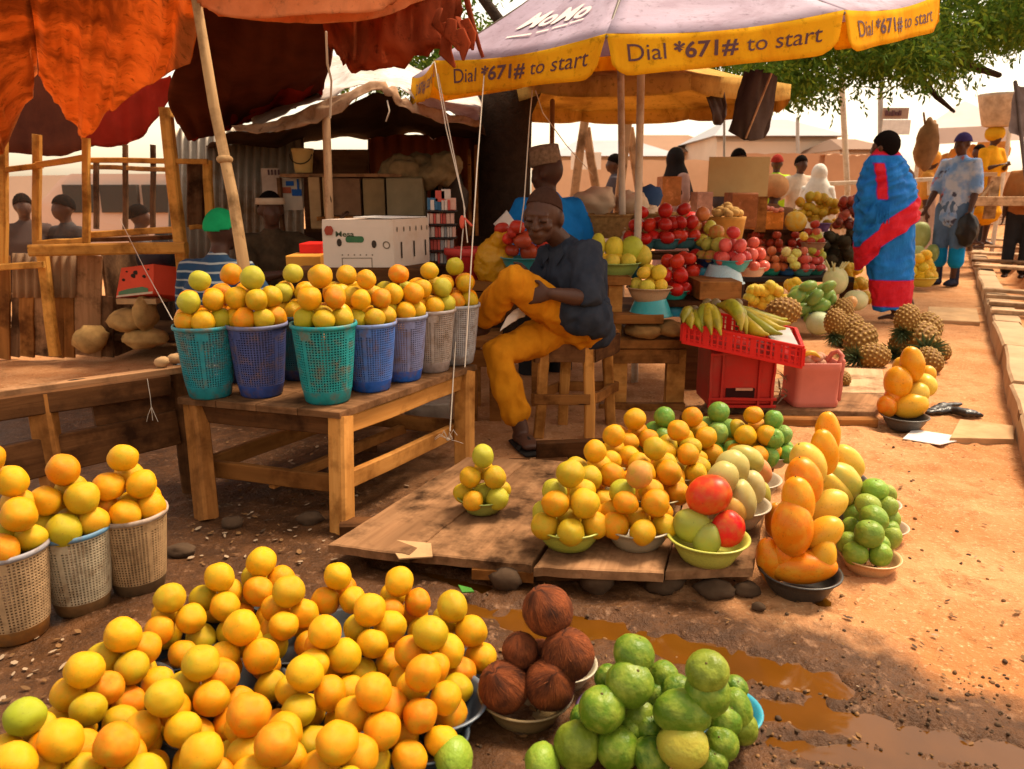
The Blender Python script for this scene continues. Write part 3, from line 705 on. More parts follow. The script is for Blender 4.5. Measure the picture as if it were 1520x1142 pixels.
# limes at the back of the platform
GL=(.13,.30,.04)
obowl(983,690,.08,'the back bowl left of the tall orange',(.4,.33,.15),'bowl of limes left of the rearmost orange bowl',GL,(5,3,1),.035,[GL,(.2,.36,.07)],-.8,kind='lime')
obowl(1062,684,.08,'the back bowl right of the tall orange',(.4,.33,.15),'bowl of limes right of the rearmost orange bowl',GL,(5,3,1),.037,[GL,(.2,.36,.07)],-.8,kind='lime')
obowl(1143,690,.075,'the back bowl at the right platform end',(.5,.4,.25),'bowl of limes at the right platform end',GL,(5,3,1),.034,[GL,(.2,.36,.07)],-.8,kind='lime')
# mangoes
bowl(G(1049,828,z0-.004),.113,(.50,.50,.08),'lime yellow bowl holding the red mango')
bowl(G(1087,775,z0),.11,(.5,.42,.3),'pale bowl of mangoes behind the red mango'); bowl(G(1110,735,z0),.105,(.5,.42,.3),'pale bowl of mangoes at the back of the mango row')
MG='mangoes in bowls on the platform'
for px,py,z,w,h,rot,c,l in [(1052,734,.255,66,70,62,(.56,.035,.010),'large red and orange mango capping the front mango bowl'),(1027,781,.165,54,64,-68,(.30,.29,.045),'green mango at the left of the lime yellow bowl'),(1080,786,.165,50,58,30,(.58,.010,.012),'bright crimson mango at the right of the lime yellow bowl'),
 (1049,800,.14,44,50,0,(.26,.30,.06),'dark green mango deep in the lime yellow bowl'),(1072,712,.27,52,60,20,(.42,.36,.12),'grey green mango just behind the red one'),(1087,696,.28,52,58,30,(.46,.38,.13),'second grey green mango behind the red one'),(1108,682,.27,46,56,-60,(.38,.35,.08),'olive mango lying across the back of the row'),
 (1102,742,.20,46,66,-18,(.46,.42,.16),'long pale green mango on the right side of the row'),(1088,760,.17,44,52,10,(.62,.36,.08),'orange blushed mango right of the red one'),(1117,722,.20,42,54,-20,(.48,.42,.18),'pale green mango at the right of the row'),(1126,700,.20,38,46,-30,(.66,.22,.09),'pink and orange mango at the right edge of the row'),(1128,736,.14,34,46,10,(.40,.36,.06),'small olive mango low at the right edge')]:
    fr('mango',px,py,z,w,c,l,MG,h=h,rot=rot,lean=15)
# papayas beside the platform
bowl(G(1184,878,.0),.112,(.028,.026,.025),'black bowl at the front of the papaya row')
bowl(G(1202,800,.0),.12,(.10,.09,.08),'dark bowl hidden in the middle of the papaya row'); bowl(G(1232,735,.0),.12,(.10,.09,.08),'dark bowl at the back of the papaya row')
PG='papayas in the row beside the platform'; o1=(.82,.20,.004); o2=(.84,.29,.005); o3=(.80,.39,.02); o4=(.74,.48,.06); o5=(.50,.44,.07)
for px,py,z,w,h,rot,c,l in [(1143,830,.085,44,64,-12,o1,'papaya standing at the left of the black bowl'),(1196,842,.075,54,84,84,o1,'papaya lying across the front of the black bowl'),(1176,780,.20,64,76,-5,o1,'largest papaya standing on the front bowl'),(1222,826,.11,40,54,10,o3,'yellow papaya behind the lying one'),(1162,826,.10,36,56,0,o1,'papaya half hidden at the back of the black bowl'),
 (1184,741,.27,50,66,-10,o2,'papaya standing second from the front'),(1193,712,.31,56,66,-15,o1,'papaya standing third from the front'),(1199,686,.34,52,60,-30,o4,'papaya with green speckles, fourth from the front'),(1223,668,.36,42,60,-12,o2,'papaya standing fifth from the front'),(1229,641,.38,38,58,-8,o2,'hindmost and highest papaya of the standing row'),
 (1225,790,.17,46,54,50,o3,'yellow papaya on the right side, nearest the limes'),(1228,750,.20,48,58,60,o4,'pale yellow papaya on the right side, second back'),(1240,724,.20,40,56,-45,o4,'pale yellow papaya on the right side, third back'),(1250,712,.22,50,58,-50,o5,'green tinged papaya on the right side near the limes'),(1258,684,.24,42,52,-40,o4,'yellow papaya at the back right of the row'),(1150,770,.10,30,46,0,o1,'papaya peeping out left of the largest one'),(1205,770,.14,40,54,0,o2,'papaya in the shadow behind the largest one'),(1225,700,.22,44,54,0,o3,'yellow papaya in the middle back of the row')]:
    fr('papaya',px,py,z,w*.95,c,l,PG,h=h*1.18,rot=rot,lean=12)
# limes beside the papayas
GT=[(.19,.33,.03),(.16,.29,.03),(.26,.36,.05)]
bowl(G(1289,848,.0),.086,(.66,.38,.17),'peach coloured bowl at the front of the lime row'); bowl(G(1306,800,.0),.08,(.60,.45,.32),'pale pink bowl in the middle of the lime row'); bowl(G(1298,765,.0),.08,(.60,.45,.32),'pale bowl at the back of the lime row')
for i,(px,py,z,w,h,c) in enumerate([(1270,821,.07,36,34,0),(1307,823,.07,32,36,0),(1290,792,.13,40,42,1),(1259,806,.08,30,36,2),(1322,798,.08,30,38,2),(1298,768,.16,40,36,1),(1322,770,.12,28,30,2),(1289,750,.18,36,34,2),(1268,765,.12,28,34,1),(1318,752,.16,28,32,2),(1275,742,.15,28,30,2),(1298,727,.20,38,34,0),(1262,782,.10,26,30,0),(1270,736,.14,26,28,1),(1318,733,.16,24,30,2),(1305,808,.08,30,30,1),(1320,785,.10,28,28,1)]):
    l={0:'front left lime in the peach bowl',1:'front right lime in the peach bowl',2:'big lime resting on the two front ones',5:'lime capping the middle of the lime row',11:'hindmost top lime of the lime row'}.get(i,'small lime in the row between papayas and path')
    fr('lime',px,py,z,w*1.05,GT[c],l,'limes in the row beside the papayas',h=h*1.05,rot=R(-40,40))
# far papaya bowl
bowl(G(1341,636,.0),.105,(.075,.065,.055),'dark grey bowl of papayas on the sandy path')
for px,py,z,w,h,rot,c,l in [(1316,602,.10,28,34,-20,o1,'deep orange papaya at the left rim of the path bowl'),(1354,602,.10,38,50,75,o3,'yellow papaya lying at the front of the path bowl'),(1333,566,.21,40,50,-5,o2,'big orange papaya standing in front on the path bowl'),(1341,548,.25,32,42,-20,o3,'knobbly yellow papaya in the middle of the path bowl'),(1354,538,.30,34,54,-15,o2,'tallest orange papaya at the back of the path bowl'),(1362,585,.15,32,38,30,o4,'pale papaya at the right of the path bowl'),(1374,572,.18,36,34,60,o4,'palest papaya at the right rim of the path bowl'),(1377,556,.2,24,30,0,o3,'small yellow papaya at the back right of the path bowl'),(1325,590,.13,26,34,0,o1,'papaya wedged under the big orange one')]:
    fr('papaya',px,py,z,w,c,l,'papayas in the bowl on the path',h=h,rot=rot,lean=12)
# ---------------------------------------------------------------- baskets on the floor, left
GB='plastic baskets of oranges on the ground'
tan=(.46,.29,.15); 
for px,py,s,cw,cr,cb,l,d in [(28,940,1.02,tan,(.30,.28,.30),(.34,.14,.03),'tan plastic basket nearest the camera at far left','the nearest floor basket'),(124,900,.98,(.50,.40,.26),(.10,.22,.34),(.24,.13,.05),'pale basket with a blue rim, middle of the three on the floor','the blue rimmed floor basket'),(208,872,.98,(.44,.27,.13),(.42,.31,.24),(.13,.08,.04),'brown basket with a chipped rim, closest to the bench','the brown floor basket')]:
    p=G(px,py); p.z=0; basket(p,s,cw,cr,cb,l,GB)
    pile(p+Vc((0,0,.225*s)),.088*s,.041,'orange',C_OR+C_YE,d,None,None,(5,4,2,1) if s>1 else (5,3,1),ph=-1.3 if s<1 else -1.0,sink=.15)
# ---------------------------------------------------------------- helpers for upright things
def bx(mb,px0,py0,px1,py1,Y,th,mi=0,ch=.05):
    """box whose front face shows at these pixels at distance Y"""
    a=V(px0,py0,Y); b=V(px1,py1,Y); zc=(a.z+b.z)/2; h=abs(a.z-b.z)
    mb.bar(Vc((a.x,Y+th/2,zc)),Vc((b.x,Y+th/2,zc)),th,h,ch=ch,bend=0,mi=mi); return mb
def boxthing(name,px0,py0,px1,py1,Y,th,mat,label,cat,group=None,ch=.05):
    return tag(bx(MB(),px0,py0,px1,py1,Y,th,ch=ch).build(name,mat),label,cat,group)
def vb(mb,p,q,Y,w,th=None,mi=0,Y2=None):
    return mb.bar(V(p[0],p[1],Y),V(q[0],q[1],Y2 or Y),th or w,w,up=(0,0,1) if abs(p[0]-q[0])>abs(p[1]-q[1]) else (1,0,0),mi=mi)
# ---------------------------------------------------------------- basket table
TZ=.40
cF=G(505,612,TZ); cL=G(262,590,TZ); cR=G(709,541,TZ); cB=cL+cR-cF
tb=root('market_table','rough wooden table carrying ten plastic baskets of oranges','table',Vc((cF.x,cF.y,0)))
mb=MB()
for i in range(4):
    f0=i/4+.004; f1=(i+1)/4-.004; L=lambda a,b,f:a+(b-a)*f
    mb.prism([L(cF,cL,f1),L(cF,cL,f0),L(cR,cB,f0),L(cR,cB,f1)],.024)
mb.build('tabletop',wood('tabletop',(.13,.058,.024),(.26,.125,.055),.55,.5),tb)
ins=lambda c:c+((cF+cL+cR+cB)/4-c)*.10
for c,g in ((cF,(508,788)),(cL,(307,768)),(cR,(690,697)),(cB,None)):
    ft=G(*g) if g else ins(cB); ft=Vc((ft.x,ft.y,-.01)); tp=ins(c); MB().bar(ft,Vc((tp.x,tp.y,TZ-.026)),.072,.062,up=(cR-cF).normalized(),bend=.003).build('leg',W_mid if c is not cF and c is not cR else W_new,tb)
for (a,b,z,m,n) in ((cF,cL,TZ-.062,W_dark,'apron'),(cF,cR,TZ-.062,W_new,'apron'),(cL,cB,TZ-.062,W_dark,'apron'),(cR,cB,TZ-.062,W_dark,'apron'),(cF,cL,.13,W_mid,'stretcher'),(cF,cR,.14,W_new,'stretcher'),(cR,cB,.13,W_mid,'stretcher'),(cL,cB,.13,W_mid,'stretcher')):
    a=ins(a)*1; b=ins(b)*1; a.z=b.z=z; o_=(a-b).cross(Vc((0,0,1))).normalized()*.0
    MB().bar(a,b,.026,.062).build(n,m,tb)
a=(ins(cF)+ins(cL))/2; b=(ins(cR)+ins(cB))/2; a.z=b.z=.10; MB().bar(a,b,.03,.04).build('stretcher',W_mid,tb)
tl=(.015,.23,.28); nb=(.035,.07,.26); bl=(.03,.13,.52); gy=(.36,.30,.30)
GT_='plastic baskets of oranges on the table'
for px,py,s,cw,cr,cb,l,d,ph in [(313,587,1.05,tl,tl,tl,'teal basket at the left corner of the table','the teal basket at the left corner',-1.2),(389,585,1.06,(.06,.08,.24),(.16,.17,.30),(.03,.07,.30),'dark navy basket between the two teal ones','the dark navy basket',-1.9),(487,594,1.12,(.012,.27,.28),(.01,.25,.27),(.015,.26,.29),'bright teal basket at the front corner of the table','the bright teal front basket',-1.3),
   (551,577,1.03,(.07,.17,.52),(.16,.24,.50),(.02,.12,.55),'royal blue basket just right of the bright teal one','the royal blue basket',-1.0),(598,562,1.03,(.20,.22,.40),(.22,.25,.38),(.02,.13,.60),'greyish lattice basket with a solid bright blue foot','the blue footed grey basket',-1.1),(641,549,1.03,(.42,.34,.29),(.38,.32,.30),(.36,.29,.27),'warm grey basket second from the right end of the table','the warm grey basket',-1.2),(358,563,1.03,(.03,.06,.16),(.05,.07,.15),(.03,.06,.2),'dark basket mostly hidden behind the navy one','the hidden basket behind the navy one',-1.2),(446,560,1.03,(.02,.12,.16),(.02,.10,.15),(.03,.06,.2),'dark basket mostly hidden behind the front teal one','the hidden basket behind the front teal one',-1.4),(522,556,1.0,(.02,.12,.16),(.02,.10,.15),(.03,.06,.2),'dark basket mostly hidden behind the royal blue one','the hidden basket behind the royal blue one',-1.0),(678,538,1.03,(.40,.38,.38),(.36,.36,.38),(.36,.35,.36),'cool grey basket at the right end of the table','the cool grey end basket',-1.5)]:
    p=G(px,py,TZ+.001); basket(p,s,cw,cr,cb,l,GT_)
    pile(p+Vc((0,0,.232*s)),.088*s,.040 if px in (389,487) else .0385,'orange',C_OR+C_YE+C_GN[1:],d,None,None,(6,4,1),ph=ph,sink=.15,topcol=C_GN[1] if px==389 else None)
# string knot on the table rail
M_str=plain('white_string',(.62,.52,.42),.8,.2,8,bump=0)
kp=G(665,652,.16); mb=MB()
for k in range(9):
    a=R(-.4,3.6); l=R(.03,.07); mb.tube([kp,kp+Vc((math.cos(a)*l*.6,-.01,math.sin(a)*l*.7)),kp+Vc((math.cos(a)*l,-.012,math.sin(a)*l*.5-.01))],.0011,5)
mb.ell(kp,.007); tag(mb.build('string',M_str),'frayed white string knotted round the table rail by the lone bowl','string')
# ---------------------------------------------------------------- left bench
bn=root('bench','dark low wooden bench behind the floor baskets','bench',G(270,755))
zb=.49; a=G(-60,590,zb); b=G(250,548,zb); bk=Vc((-.25,.42,0)).normalized()
e=(b-a).normalized(); 
MB().prism([a-e*.2,b+e*.12,b+e*.12+bk*.05,a-e*.2+bk*.05],.022).build('seat',W_old,bn)
mb=MB(); mb.bar(a+Vc((0,-.005,-.055)),b+Vc((0,-.005,-.055)),.03,.075); mb.build('apron',W_dark,bn)
mb=MB(); p=G(-60,690,.29); q=G(256,622,.29); p=Vc((a.x,a.y+.02,.24)); q=Vc((b.x,b.y+.02,.27)); mb.bar(p,q,.03,.13); mb.build('board',W_dark,bn)
mb=MB(); mb.bar(p+(q-p)*.55+Vc((0,.02,.09)),q+Vc((0,.02,.09)),.03,.16); mb.build('board',W_dark,bn)
for f,w in ((1.06,.085),(.32,.075)):
    t0=a+(b-a)*f; MB().bar(Vc((t0.x,t0.y+.03,-.01)),Vc((t0.x,t0.y+.03,zb-.024)),w,.06).build('leg',W_dark if f>1 else W_mid,bn)
t0=b+e*.06+bk*.08; MB().bar(Vc((t0.x,t0.y,-.01)),Vc((t0.x,t0.y,zb-.024)),.06).build('leg',W_mid,bn)
mb=MB()
for k in range(5): mb.ell(b+e*.03*k+bk*.05+Vc((R(-.02,.02),R(-.02,.02),.02)),(.028,.022,.02),nu=9,nv=6,fn=lambda q:1+.25*noise.noise(q*2+Vc((k,0,0))))
tag(mb.build('pebbles',M_slab),kind='stuff')
kp=b-e*.06+Vc((0,-.03,-.02)); mb=MB()
mb.tube([kp,kp+Vc((.004,-.002,-.06)),kp+Vc((.002,0,-.15))],.0012,5)
for s_ in (-1,1): mb.tube([kp+Vc((.003,0,-.10)),kp+Vc((s_*.012,0,-.13)),kp+Vc((s_*.02,0,-.155))],.001,5)
tag(mb.build('string',M_str),'thin straw string hanging from the dark bench','string')
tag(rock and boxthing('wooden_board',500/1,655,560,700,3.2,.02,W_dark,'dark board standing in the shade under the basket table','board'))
boxthing('carton',600,600,668,640,3.35,.2,plain('plastic_wrap',(.42,.33,.26),.35,.5,12,bump=.6,dirt=(.15,.09,.05)),'crumpled pale packing in the dark beneath the basket table','packing')
# ---------------------------------------------------------------- stool of the seated man
SZ=.462
st=root('stool','sturdy wooden stool with crossbars under the seated man','stool',Vc((*G(860,660).xy,0)))
s0=G(793,504,SZ); s1=G(881,504,SZ); s2=G(917,490,SZ); s3=s0+s2-s1
mb=MB(); mb.prism([s0,s1,s2,s3],.014); mb.build('seat',wood('stoolseat',(.22,.09,.03),(.33,.15,.05),.5,.3),st)
ax=(s1-s0).normalized(); ay=(s3-s0).normalized(); dn=Vc((0,0,-1))
for (p,q,m) in ((s0,s1,wood('stoolapron',(.13,.05,.018),(.20,.085,.03),.6,.2)),(s1,s2,W_dark),(s3,s2,W_dark),(s0,s3,W_dark)):
    MB().bar(p+dn*.062+ay*.012,q+dn*.062+ay*.012,.02,.094).build('apron',m,st)
feet=[]
for c,(sx,sy) in ((s0,(1,1)),(s1,(-1,1)),(s2,(-1,-1)),(s3,(1,-1))):
    tp=c+ax*.035*sx+ay*.035*sy+dn*.02; bt=Vc((tp.x-ax.x*.02*sx-ay.x*.02*sy,tp.y-ax.y*.02*sx-ay.y*.02*sy,0)); feet.append((tp,bt))
    MB().bar(bt,tp,.058,.048,up=ax).build('leg',W_new,st)
for i,j in ((0,1),(1,2),(2,3),(3,0)):
    f=.42; a=feet[i][1]+(feet[i][0]-feet[i][1])*f; b=feet[j][1]+(feet[j][0]-feet[j][1])*f; o_=((a+b)/2-(feet[0][1]+feet[2][1])/2); o_.z=0; o_=o_.normalized()*.03
    MB().bar(a+o_-(b-a)*.08,b+o_+(b-a)*.08,.02,.048).build('crossbar',W_mid,st)
mb=MB(); mb.bar(G(797,672,.045)+Vc((0,.02,0)),G(905,668,.045)+Vc((0,.02,0)),.04,.085); tag(mb.build('board',W_dark),'dark board on edge in front of the stool feet','board')
# wooden crate-table left of the man where his foot rests
ft=root('foot_bench','low wooden bench under the seated man\'s raised foot','bench',Vc((*V(725,640,3.62).xy,0)))
bx(MB(),690,505,745,516,3.62,.35).build('seat',W_mid,ft)
for x in (700,735): bx(MB(),x-9,517,x+9,655,3.64,.05).build('leg',W_mid,ft)
bx(MB(),695,520,742,545,3.63,.02).build('apron',W_mid,ft)
sd_=root('side_table','wooden table holding the yellow bag and tomato bowl','table',Vc((*V(740,640,4.0).xy,0)))
bx(MB(),690,421,812,432,3.85,.45).build('tabletop',W_mid,sd_)
bx(MB(),700,433,805,470,3.87,.03).build('apron',W_dark,sd_)
for x in (706,798): bx(MB(),x-8,433,x+8,628,3.9,.05).build('leg',W_mid,sd_)
# yellow plastic bag, tomato bowl, red bucket
p=V(733,420,4.0); mb=MB()
mb.ell(p+Vc((0,0,.10)),(.10,.09,.12),nu=26,nv=20,fn=lambda q:1+.10*noise.noise(q*2.5)+.06*abs(noise.noise(q*6))); mb.tube([p+Vc((.02,0,.19)),p+Vc((.05,-.02,.235)),p+Vc((.09,-.02,.24))],[.07,.075,.05],12,flat=.7)
m,nt,b,o=newmat('yellow_polythene'); t=NT(nt); b.inputs['Base Color'].default_value=(.75,.36,.01,1); b.inputs['Roughness'].default_value=.3
tr=t.n('BsdfTranslucent'); tr.inputs[0].default_value=(.85,.45,.02,1); mx=t.n('MixShader'); mx.inputs[0].default_value=.35; t.link(b.outputs[0],mx.inputs[1]); t.link(tr.outputs[0],mx.inputs[2]); t.link(mx.outputs[0],o.inputs[0])
t.bump(t.noise(t.n('TexCoord').outputs['Object'],40,4,.6,1.5),.7,.01,b)
tag(fuse(mb,'plastic_bag',m,voxel=.008,smooth=2,wr=.006,wsc=22),'full yellow plastic bag standing left of the tomato bowl','bag')
C_TL=(.02,.25,.28)
p=V(777,403,3.9); bowl(p,.115,C_TL,'teal bowl of big tomatoes beside the seated man')
for px,py,w,c in [(745,340,23,(.42,.03,.015)),(768,337,24,(.45,.03,.015)),(754,355,18,(.62,.03,.015)),(776,356,30,(.38,.05,.02)),(799,352,22,(.45,.05,.02)),(760,372,22,(.40,.05,.02)),(785,374,28,(.36,.05,.018)),(806,368,22,(.4,.04,.02)),(790,340,20,(.45,.04,.02)),(760,345,18,(.4,.03,.02))]:
    d=dep(V(px,py,3.9)); fr('tomato',px,py,0,w,c,'big dark red tomato in the teal bowl by the seated man','tomatoes beside the seated man',d=d+R(-.05,.07))
bk_=root('bucket','dark red bucket behind the yellow bag','bucket',V(694,425,4.1)); p=bk_.location
mb=MB(); mb.lathe([(.075,0),(.095,.02),(.115,.19),(.12,.2),(.105,.19),(.08,.02),(.0001,.02)],24,p); mb.build('body',plain('red_plastic',(.42,.022,.018),.4,.3,8,bump=.05),bk_)
mb=MB(); mb.lathe([(.115,.165),(.122,.168),(.122,.2),(.115,.203),(.11,.2)],24,p); mb.build('rim',plain('red_plastic_light',(.55,.05,.04),.4,.2,8,bump=.05),bk_)
# ---------------------------------------------------------------- fruit stall right of the man
fs=root('fruit_stall','tiered wooden stall with bowls of tomatoes and citrus','stall',Vc((*V(965,605,3.95).xy,0)))
bx(MB(),905,505,1020,518,3.85,.75).build('shelf',W_mid,fs); bx(MB(),905,519,1008,540,3.87,.03).build('apron',W_mid,fs)
for x in (918,1003): bx(MB(),x-11,519,x+11,612,3.88,.06).build('leg',W_new,fs)
bx(MB(),890,600,1016,622,3.84,.04).build('base_board',W_mid,fs)
bx(MB(),908,468,985,481,3.86,.7).build('shelf',W_mid,fs)
bx(MB(),1040,419,1100,446,3.98,.35).build('block',W_mid,fs)
bx(MB(),896,412,937,424,3.95,.5).build('shelf',W_mid,fs); bx(MB(),904,424,922,500,3.97,.05).build('post',W_new,fs); bx(MB(),985,447,1110,456,4.0,.9).build('shelf',W_dark,fs); bx(MB(),1015,457,1034,600,4.3,.06).build('post',W_dark,fs); bx(MB(),1095,457,1110,590,4.3,.06).build('post',W_dark,fs)
bx(MB(),925,379,1075,386,4.45,.35).build('shelf',W_dark,fs)
mb=MB(); mb.bar(V(868,470,3.9),V(915,495,3.8),.05,.03); mb.build('brace',W_new,fs)
for x0,x1,y,l in ((925,985,490,'left'),(970,1016,488,'right')):
    mb=MB(); p=V((x0+x1)/2,y+8,3.95); mb.ell(p+Vc((0,0,.03)),((x1-x0)*.5*4/1142,.14,.04),nu=18,nv=10,fn=lambda q:1+.2*noise.noise(q*2.2+Vc((x0,0,0))))
    tag(mb.build('sack',plain('sack_cloth',(.40,.20,.06),.9,.5,20,bump=.5)),'folded brown sack lying at the %s on the fruit stall shelf'%('left end' if l=='left' else 'right end'),'sack','folded sacks on the stall')
def upile(px,py,Y,rb,desc,bc,bl,kind,r,cols,tiers=(5,3,1),top=None,var=0,one=None): 
    p=V(px,py,Y); pile(p,rb,r,kind,cols,desc,bc,bl,tiers,var,top,None,True,one=one)
def stackbowl(px,py,Y,r,c,l): bowl(V(px,py,Y),r,c,l,'upturned bowls used as stands',flip=True,var=2)
TOM=[(.46,.012,.008),(.38,.014,.010),(.52,.03,.012)]
stackbowl(965,468,3.98,.115,(.03,.36,.38),'upturned turquoise bowl under the tan bowl of lemons')
upile(963,447,3.98,.118,'the tan bowl on the turquoise stand',(.58,.36,.20),'tan bowl of lemons standing on a turquoise bowl','lemon',.039,[(.80,.52,.04),(.76,.55,.06)],(5,3))
upile(915,411,4.15,.125,'the lime green bowl behind the seated man',(.36,.46,.10),'lime green bowl behind the seated man\'s shoulder','lemon',.042,[(.80,.46,.03),(.72,.50,.05)],(5,))
for px,py,w,h,c,l in [(912,366,30,40,(.72,.56,.04),'yellow pear on top of the lime green bowl'),(938,366,34,42,(.42,.46,.04),'green pear right of the yellow one'),(888,362,22,44,(.60,.50,.04),'yellow pear half hidden by the man\'s shoulder'),(932,383,28,26,(.45,.42,.04),'short green pear below the other pears'),(956,380,34,26,(.72,.52,.05),'pale yellow pear lying on its side')]:
    p=V(px,py,4.2); r=w*.5*dep(p)/FPX; fruit('pear',p,(r,r,r*h/w/1.15 if h>w else r*.8),c,l,'pears behind the lemons',axisM(0,0) if h>w else axisM(80,0))
bowl(V(940,412,4.25),.10,(.015,.16,.20),'dark teal bowl below the green pear')
stackbowl(998,466,4.12,.10,(.02,.30,.42),'upturned blue bowl under the first tomato bowl'); stackbowl(1012,462,4.3,.10,(.60,.20,.06),'upturned orange bowl under the second tomato bowl'); stackbowl(1030,456,4.5,.09,(.06,.16,.42),'upturned royal blue bowl behind the orange one')
for px,py,Y,bc,bl,d,ph in [(995,447,4.12,(.02,.36,.28),'green teal bowl of tomatoes at the front','the green teal bowl',0),(1016,440,4.35,(.36,.34,.30),'grey bowl of tomatoes behind the green teal one','the grey bowl',.4),(1040,434,4.5,(.46,.30,.22),'brownish bowl of tomatoes, third in its row','the brownish bowl',.8),(1062,430,4.62,(.70,.24,.06),'orange bowl of tomatoes, fourth in its row','the orange bowl',.2)]:
    upile(px,py,Y,.098,d,bc,bl,'tomato',.041,TOM,(5,4,2))
stackbowl(1072,420,4.3,.12,(.40,.55,.60),'upturned pale blue bowl on the wooden block'); stackbowl(1052,420,4.38,.10,(.04,.33,.45),'upturned turquoise bowl on the wooden block')
upile(1060,402,4.45,.115,'the navy bowl at the stall end',(.012,.03,.10),'navy bowl of mixed fruit at the stall end','guava',.040,[(.52,.18,.04),(.58,.28,.06),(.52,.50,.08)],(5,3,1))
upile(1085,403,4.3,.105,'the teal bowl of pink fruit',(.04,.36,.36),'teal bowl of pink plums at the stall end','plum',.040,[(.60,.05,.05),(.66,.10,.08)],(5,3,1))
upile(1115,410,4.6,.09,'the pale bowl right of the pink fruit',(.66,.45,.32),'pale bowl of plums right of the teal one','plum',.038,[(.64,.12,.08)],(5,3,1))
for px,py,Y,d,bl,k,cs in [(950,372,4.55,'the bowl behind the pears','dark bowl of tomatoes behind the pears','tomato',TOM),(985,370,4.55,'the back bowl left of the pole','dark bowl of tomatoes left of the umbrella pole','tomato',TOM),(1012,368,4.6,'the back bowl right of the pole','dark bowl of tomatoes right of the umbrella pole','tomato',TOM),(1040,374,4.65,'the back bowl with green tops','dark bowl of mixed tomatoes near the rattan basket','tomato',[(.40,.06,.02),(.50,.48,.06),(.48,.16,.04)])]:
    upile(px,py,Y,.10,d,(.05,.16,.18),bl,k,.043,cs,(5,3,1))
# ---------------------------------------------------------------- red crates, plantains, pink container
M_red=plain('red_crate',(.50,.022,.014),.45,.25,6,bump=.06,dirt=(.30,.05,.03)); M_red2=plain('red_crate_bright',(.72,.022,.016),.4,.2,6,bump=.05)
cr=root('crate','brick red plastic crate standing upside down on the planks','crate',Vc((*G(1100,600).xy,.06)))
Y0=G(1100,606,.06).y; a=V(1050,606,Y0); b=V(1151,606,Y0); zt=V(1100,524,Y0).z; wd=b.x-a.x
mb=MB(); mb.box(((a.x+b.x)/2,Y0+.15,(zt+.062)/2+.002),(wd-.02,.28,zt-.064)); mb.build('body',M_red,cr)
mb=MB()
for x in (a.x+.008,a.x+wd*.19,a.x+wd*.74,b.x-wd*.06): mb.bar((x,Y0+.004,.066),(x,Y0+.004,zt),.016,.012,up=(1,0,0))
for z in (.068,.105,zt-.01): mb.bar((a.x,Y0+.001,z),(b.x,Y0+.001,z),.014,.014)
mb.build('rib',M_red,cr)
mb=MB(); mb.box((a.x+wd*.47,Y0+.009,.135),(wd*.42,.012,.05)); mb.build('handle_slot',plain('dark_hole',(.03,.005,.004),.9,.1),cr)
mb=MB(); mb.box((a.x+wd*.52,Y0+.003,.156),(wd*.25,.012,.012)); mb.build('handle',plain('pale_red',(.62,.30,.18),.6),cr)
tr_=root('crate','shallow bright red crate of plantains tilted on the other crate','crate',V(1100,530,Y0))
A=V(1015,478,Y0-.02); B=V(1192,514,Y0-.22); A2=V(1015,512,Y0-.02); bkv=Vc((.10,.38,.02)); up=Vc((0,0,1)); H=.105
def wall(mb,p,q,h,nx=16,nz=4):
    d=q-p; 
    mb.bar(p+up*.006,q+up*.006,.012,.014,bend=0); mb.bar(p+up*(h-.006),q+up*(h-.006),.016,.014,bend=0)
    for k in range(nx+1):
        s_=p+d*(k/nx); w=.010 if k%4 else .028; mb.bar(s_+up*.012,s_+up*(h-.012),.008,w,up=d.normalized(),bend=0)
    for k in range(1,nz): mb.bar(p+up*h*k/nz,q+up*h*k/nz,.007,.006,bend=0)
A0=A-up*H; B0=B-up*H
for p,q,n in ((A0,B0,20),(B0,B0+bkv,10),(A0,A0+bkv,10),(A0+bkv,B0+bkv,20)):
    mb=MB(); wall(mb,p,q,H,n); mb.build('side_panel',M_red2,tr_)
mb=MB(); mb.prism([A0+up*.02,B0+up*.02,B0+bkv+up*.02,A0+bkv+up*.02],.012); mb.build('bottom',M_red2,tr_)
mb=MB(); e=(B-A).normalized(); mb.prism([A+e*.42-up*.008+bkv*.04,B-e*.015-up*.008+bkv*.06,B-e*.03-up*.004+bkv*.96,A+e*.35-up*.006+bkv*.9],.006); tag(mb.build('paper_sheet',plain('grey_paper',(.62,.58,.55),.7,.3,7)),'grey white packing sheet under the plantains in the crate','paper')
def banana(mb,p0,p1,bend,r,up_=(0,0,1)):
    p0=Vc(p0);p1=Vc(p1); m_=(p0+p1)/2+Vc(bend); pts=[]
    for k in range(11):
        t=k/10; pts.append(p0*(1-t)**2+m_*2*t*(1-t)+p1*t*t)
    rr=[r*.28,r*.34,r*.7,r*.95,r,r,r*.98,r*.9,r*.7,r*.38,r*.2]; mb.tube(pts,rr,7); return mb
M_pl=tinted('plantain_skin',.42,.4,22,.06,.35,dirt=(.04,.025,.01),amount=.5)
PC=[(.40,.36,.02),(.48,.40,.02),(.34,.31,.02),(.54,.42,.02)]
def hand(name,stem,tips,bend,label,rr=.029):
    t=root(name,label,'plantains',stem,'hands of plantains on the red crate'); s=MB(); s.ell(stem,(.03,.025,.03),nu=10,nv=7); o=s.build('stem',M_pl,t); o.color=col4((.22,.14,.05))
    for i,(tp) in enumerate(tips): o=banana(MB(),stem+Vc((R(-.015,.015),R(-.01,.01),R(-.01,.01))),tp,bend if not callable(bend) else bend(i),rr*R(.9,1.1)).build('plantain',M_pl,t); o.color=col4(jitc(random.choice(PC),.1))
Yp=Y0+.02
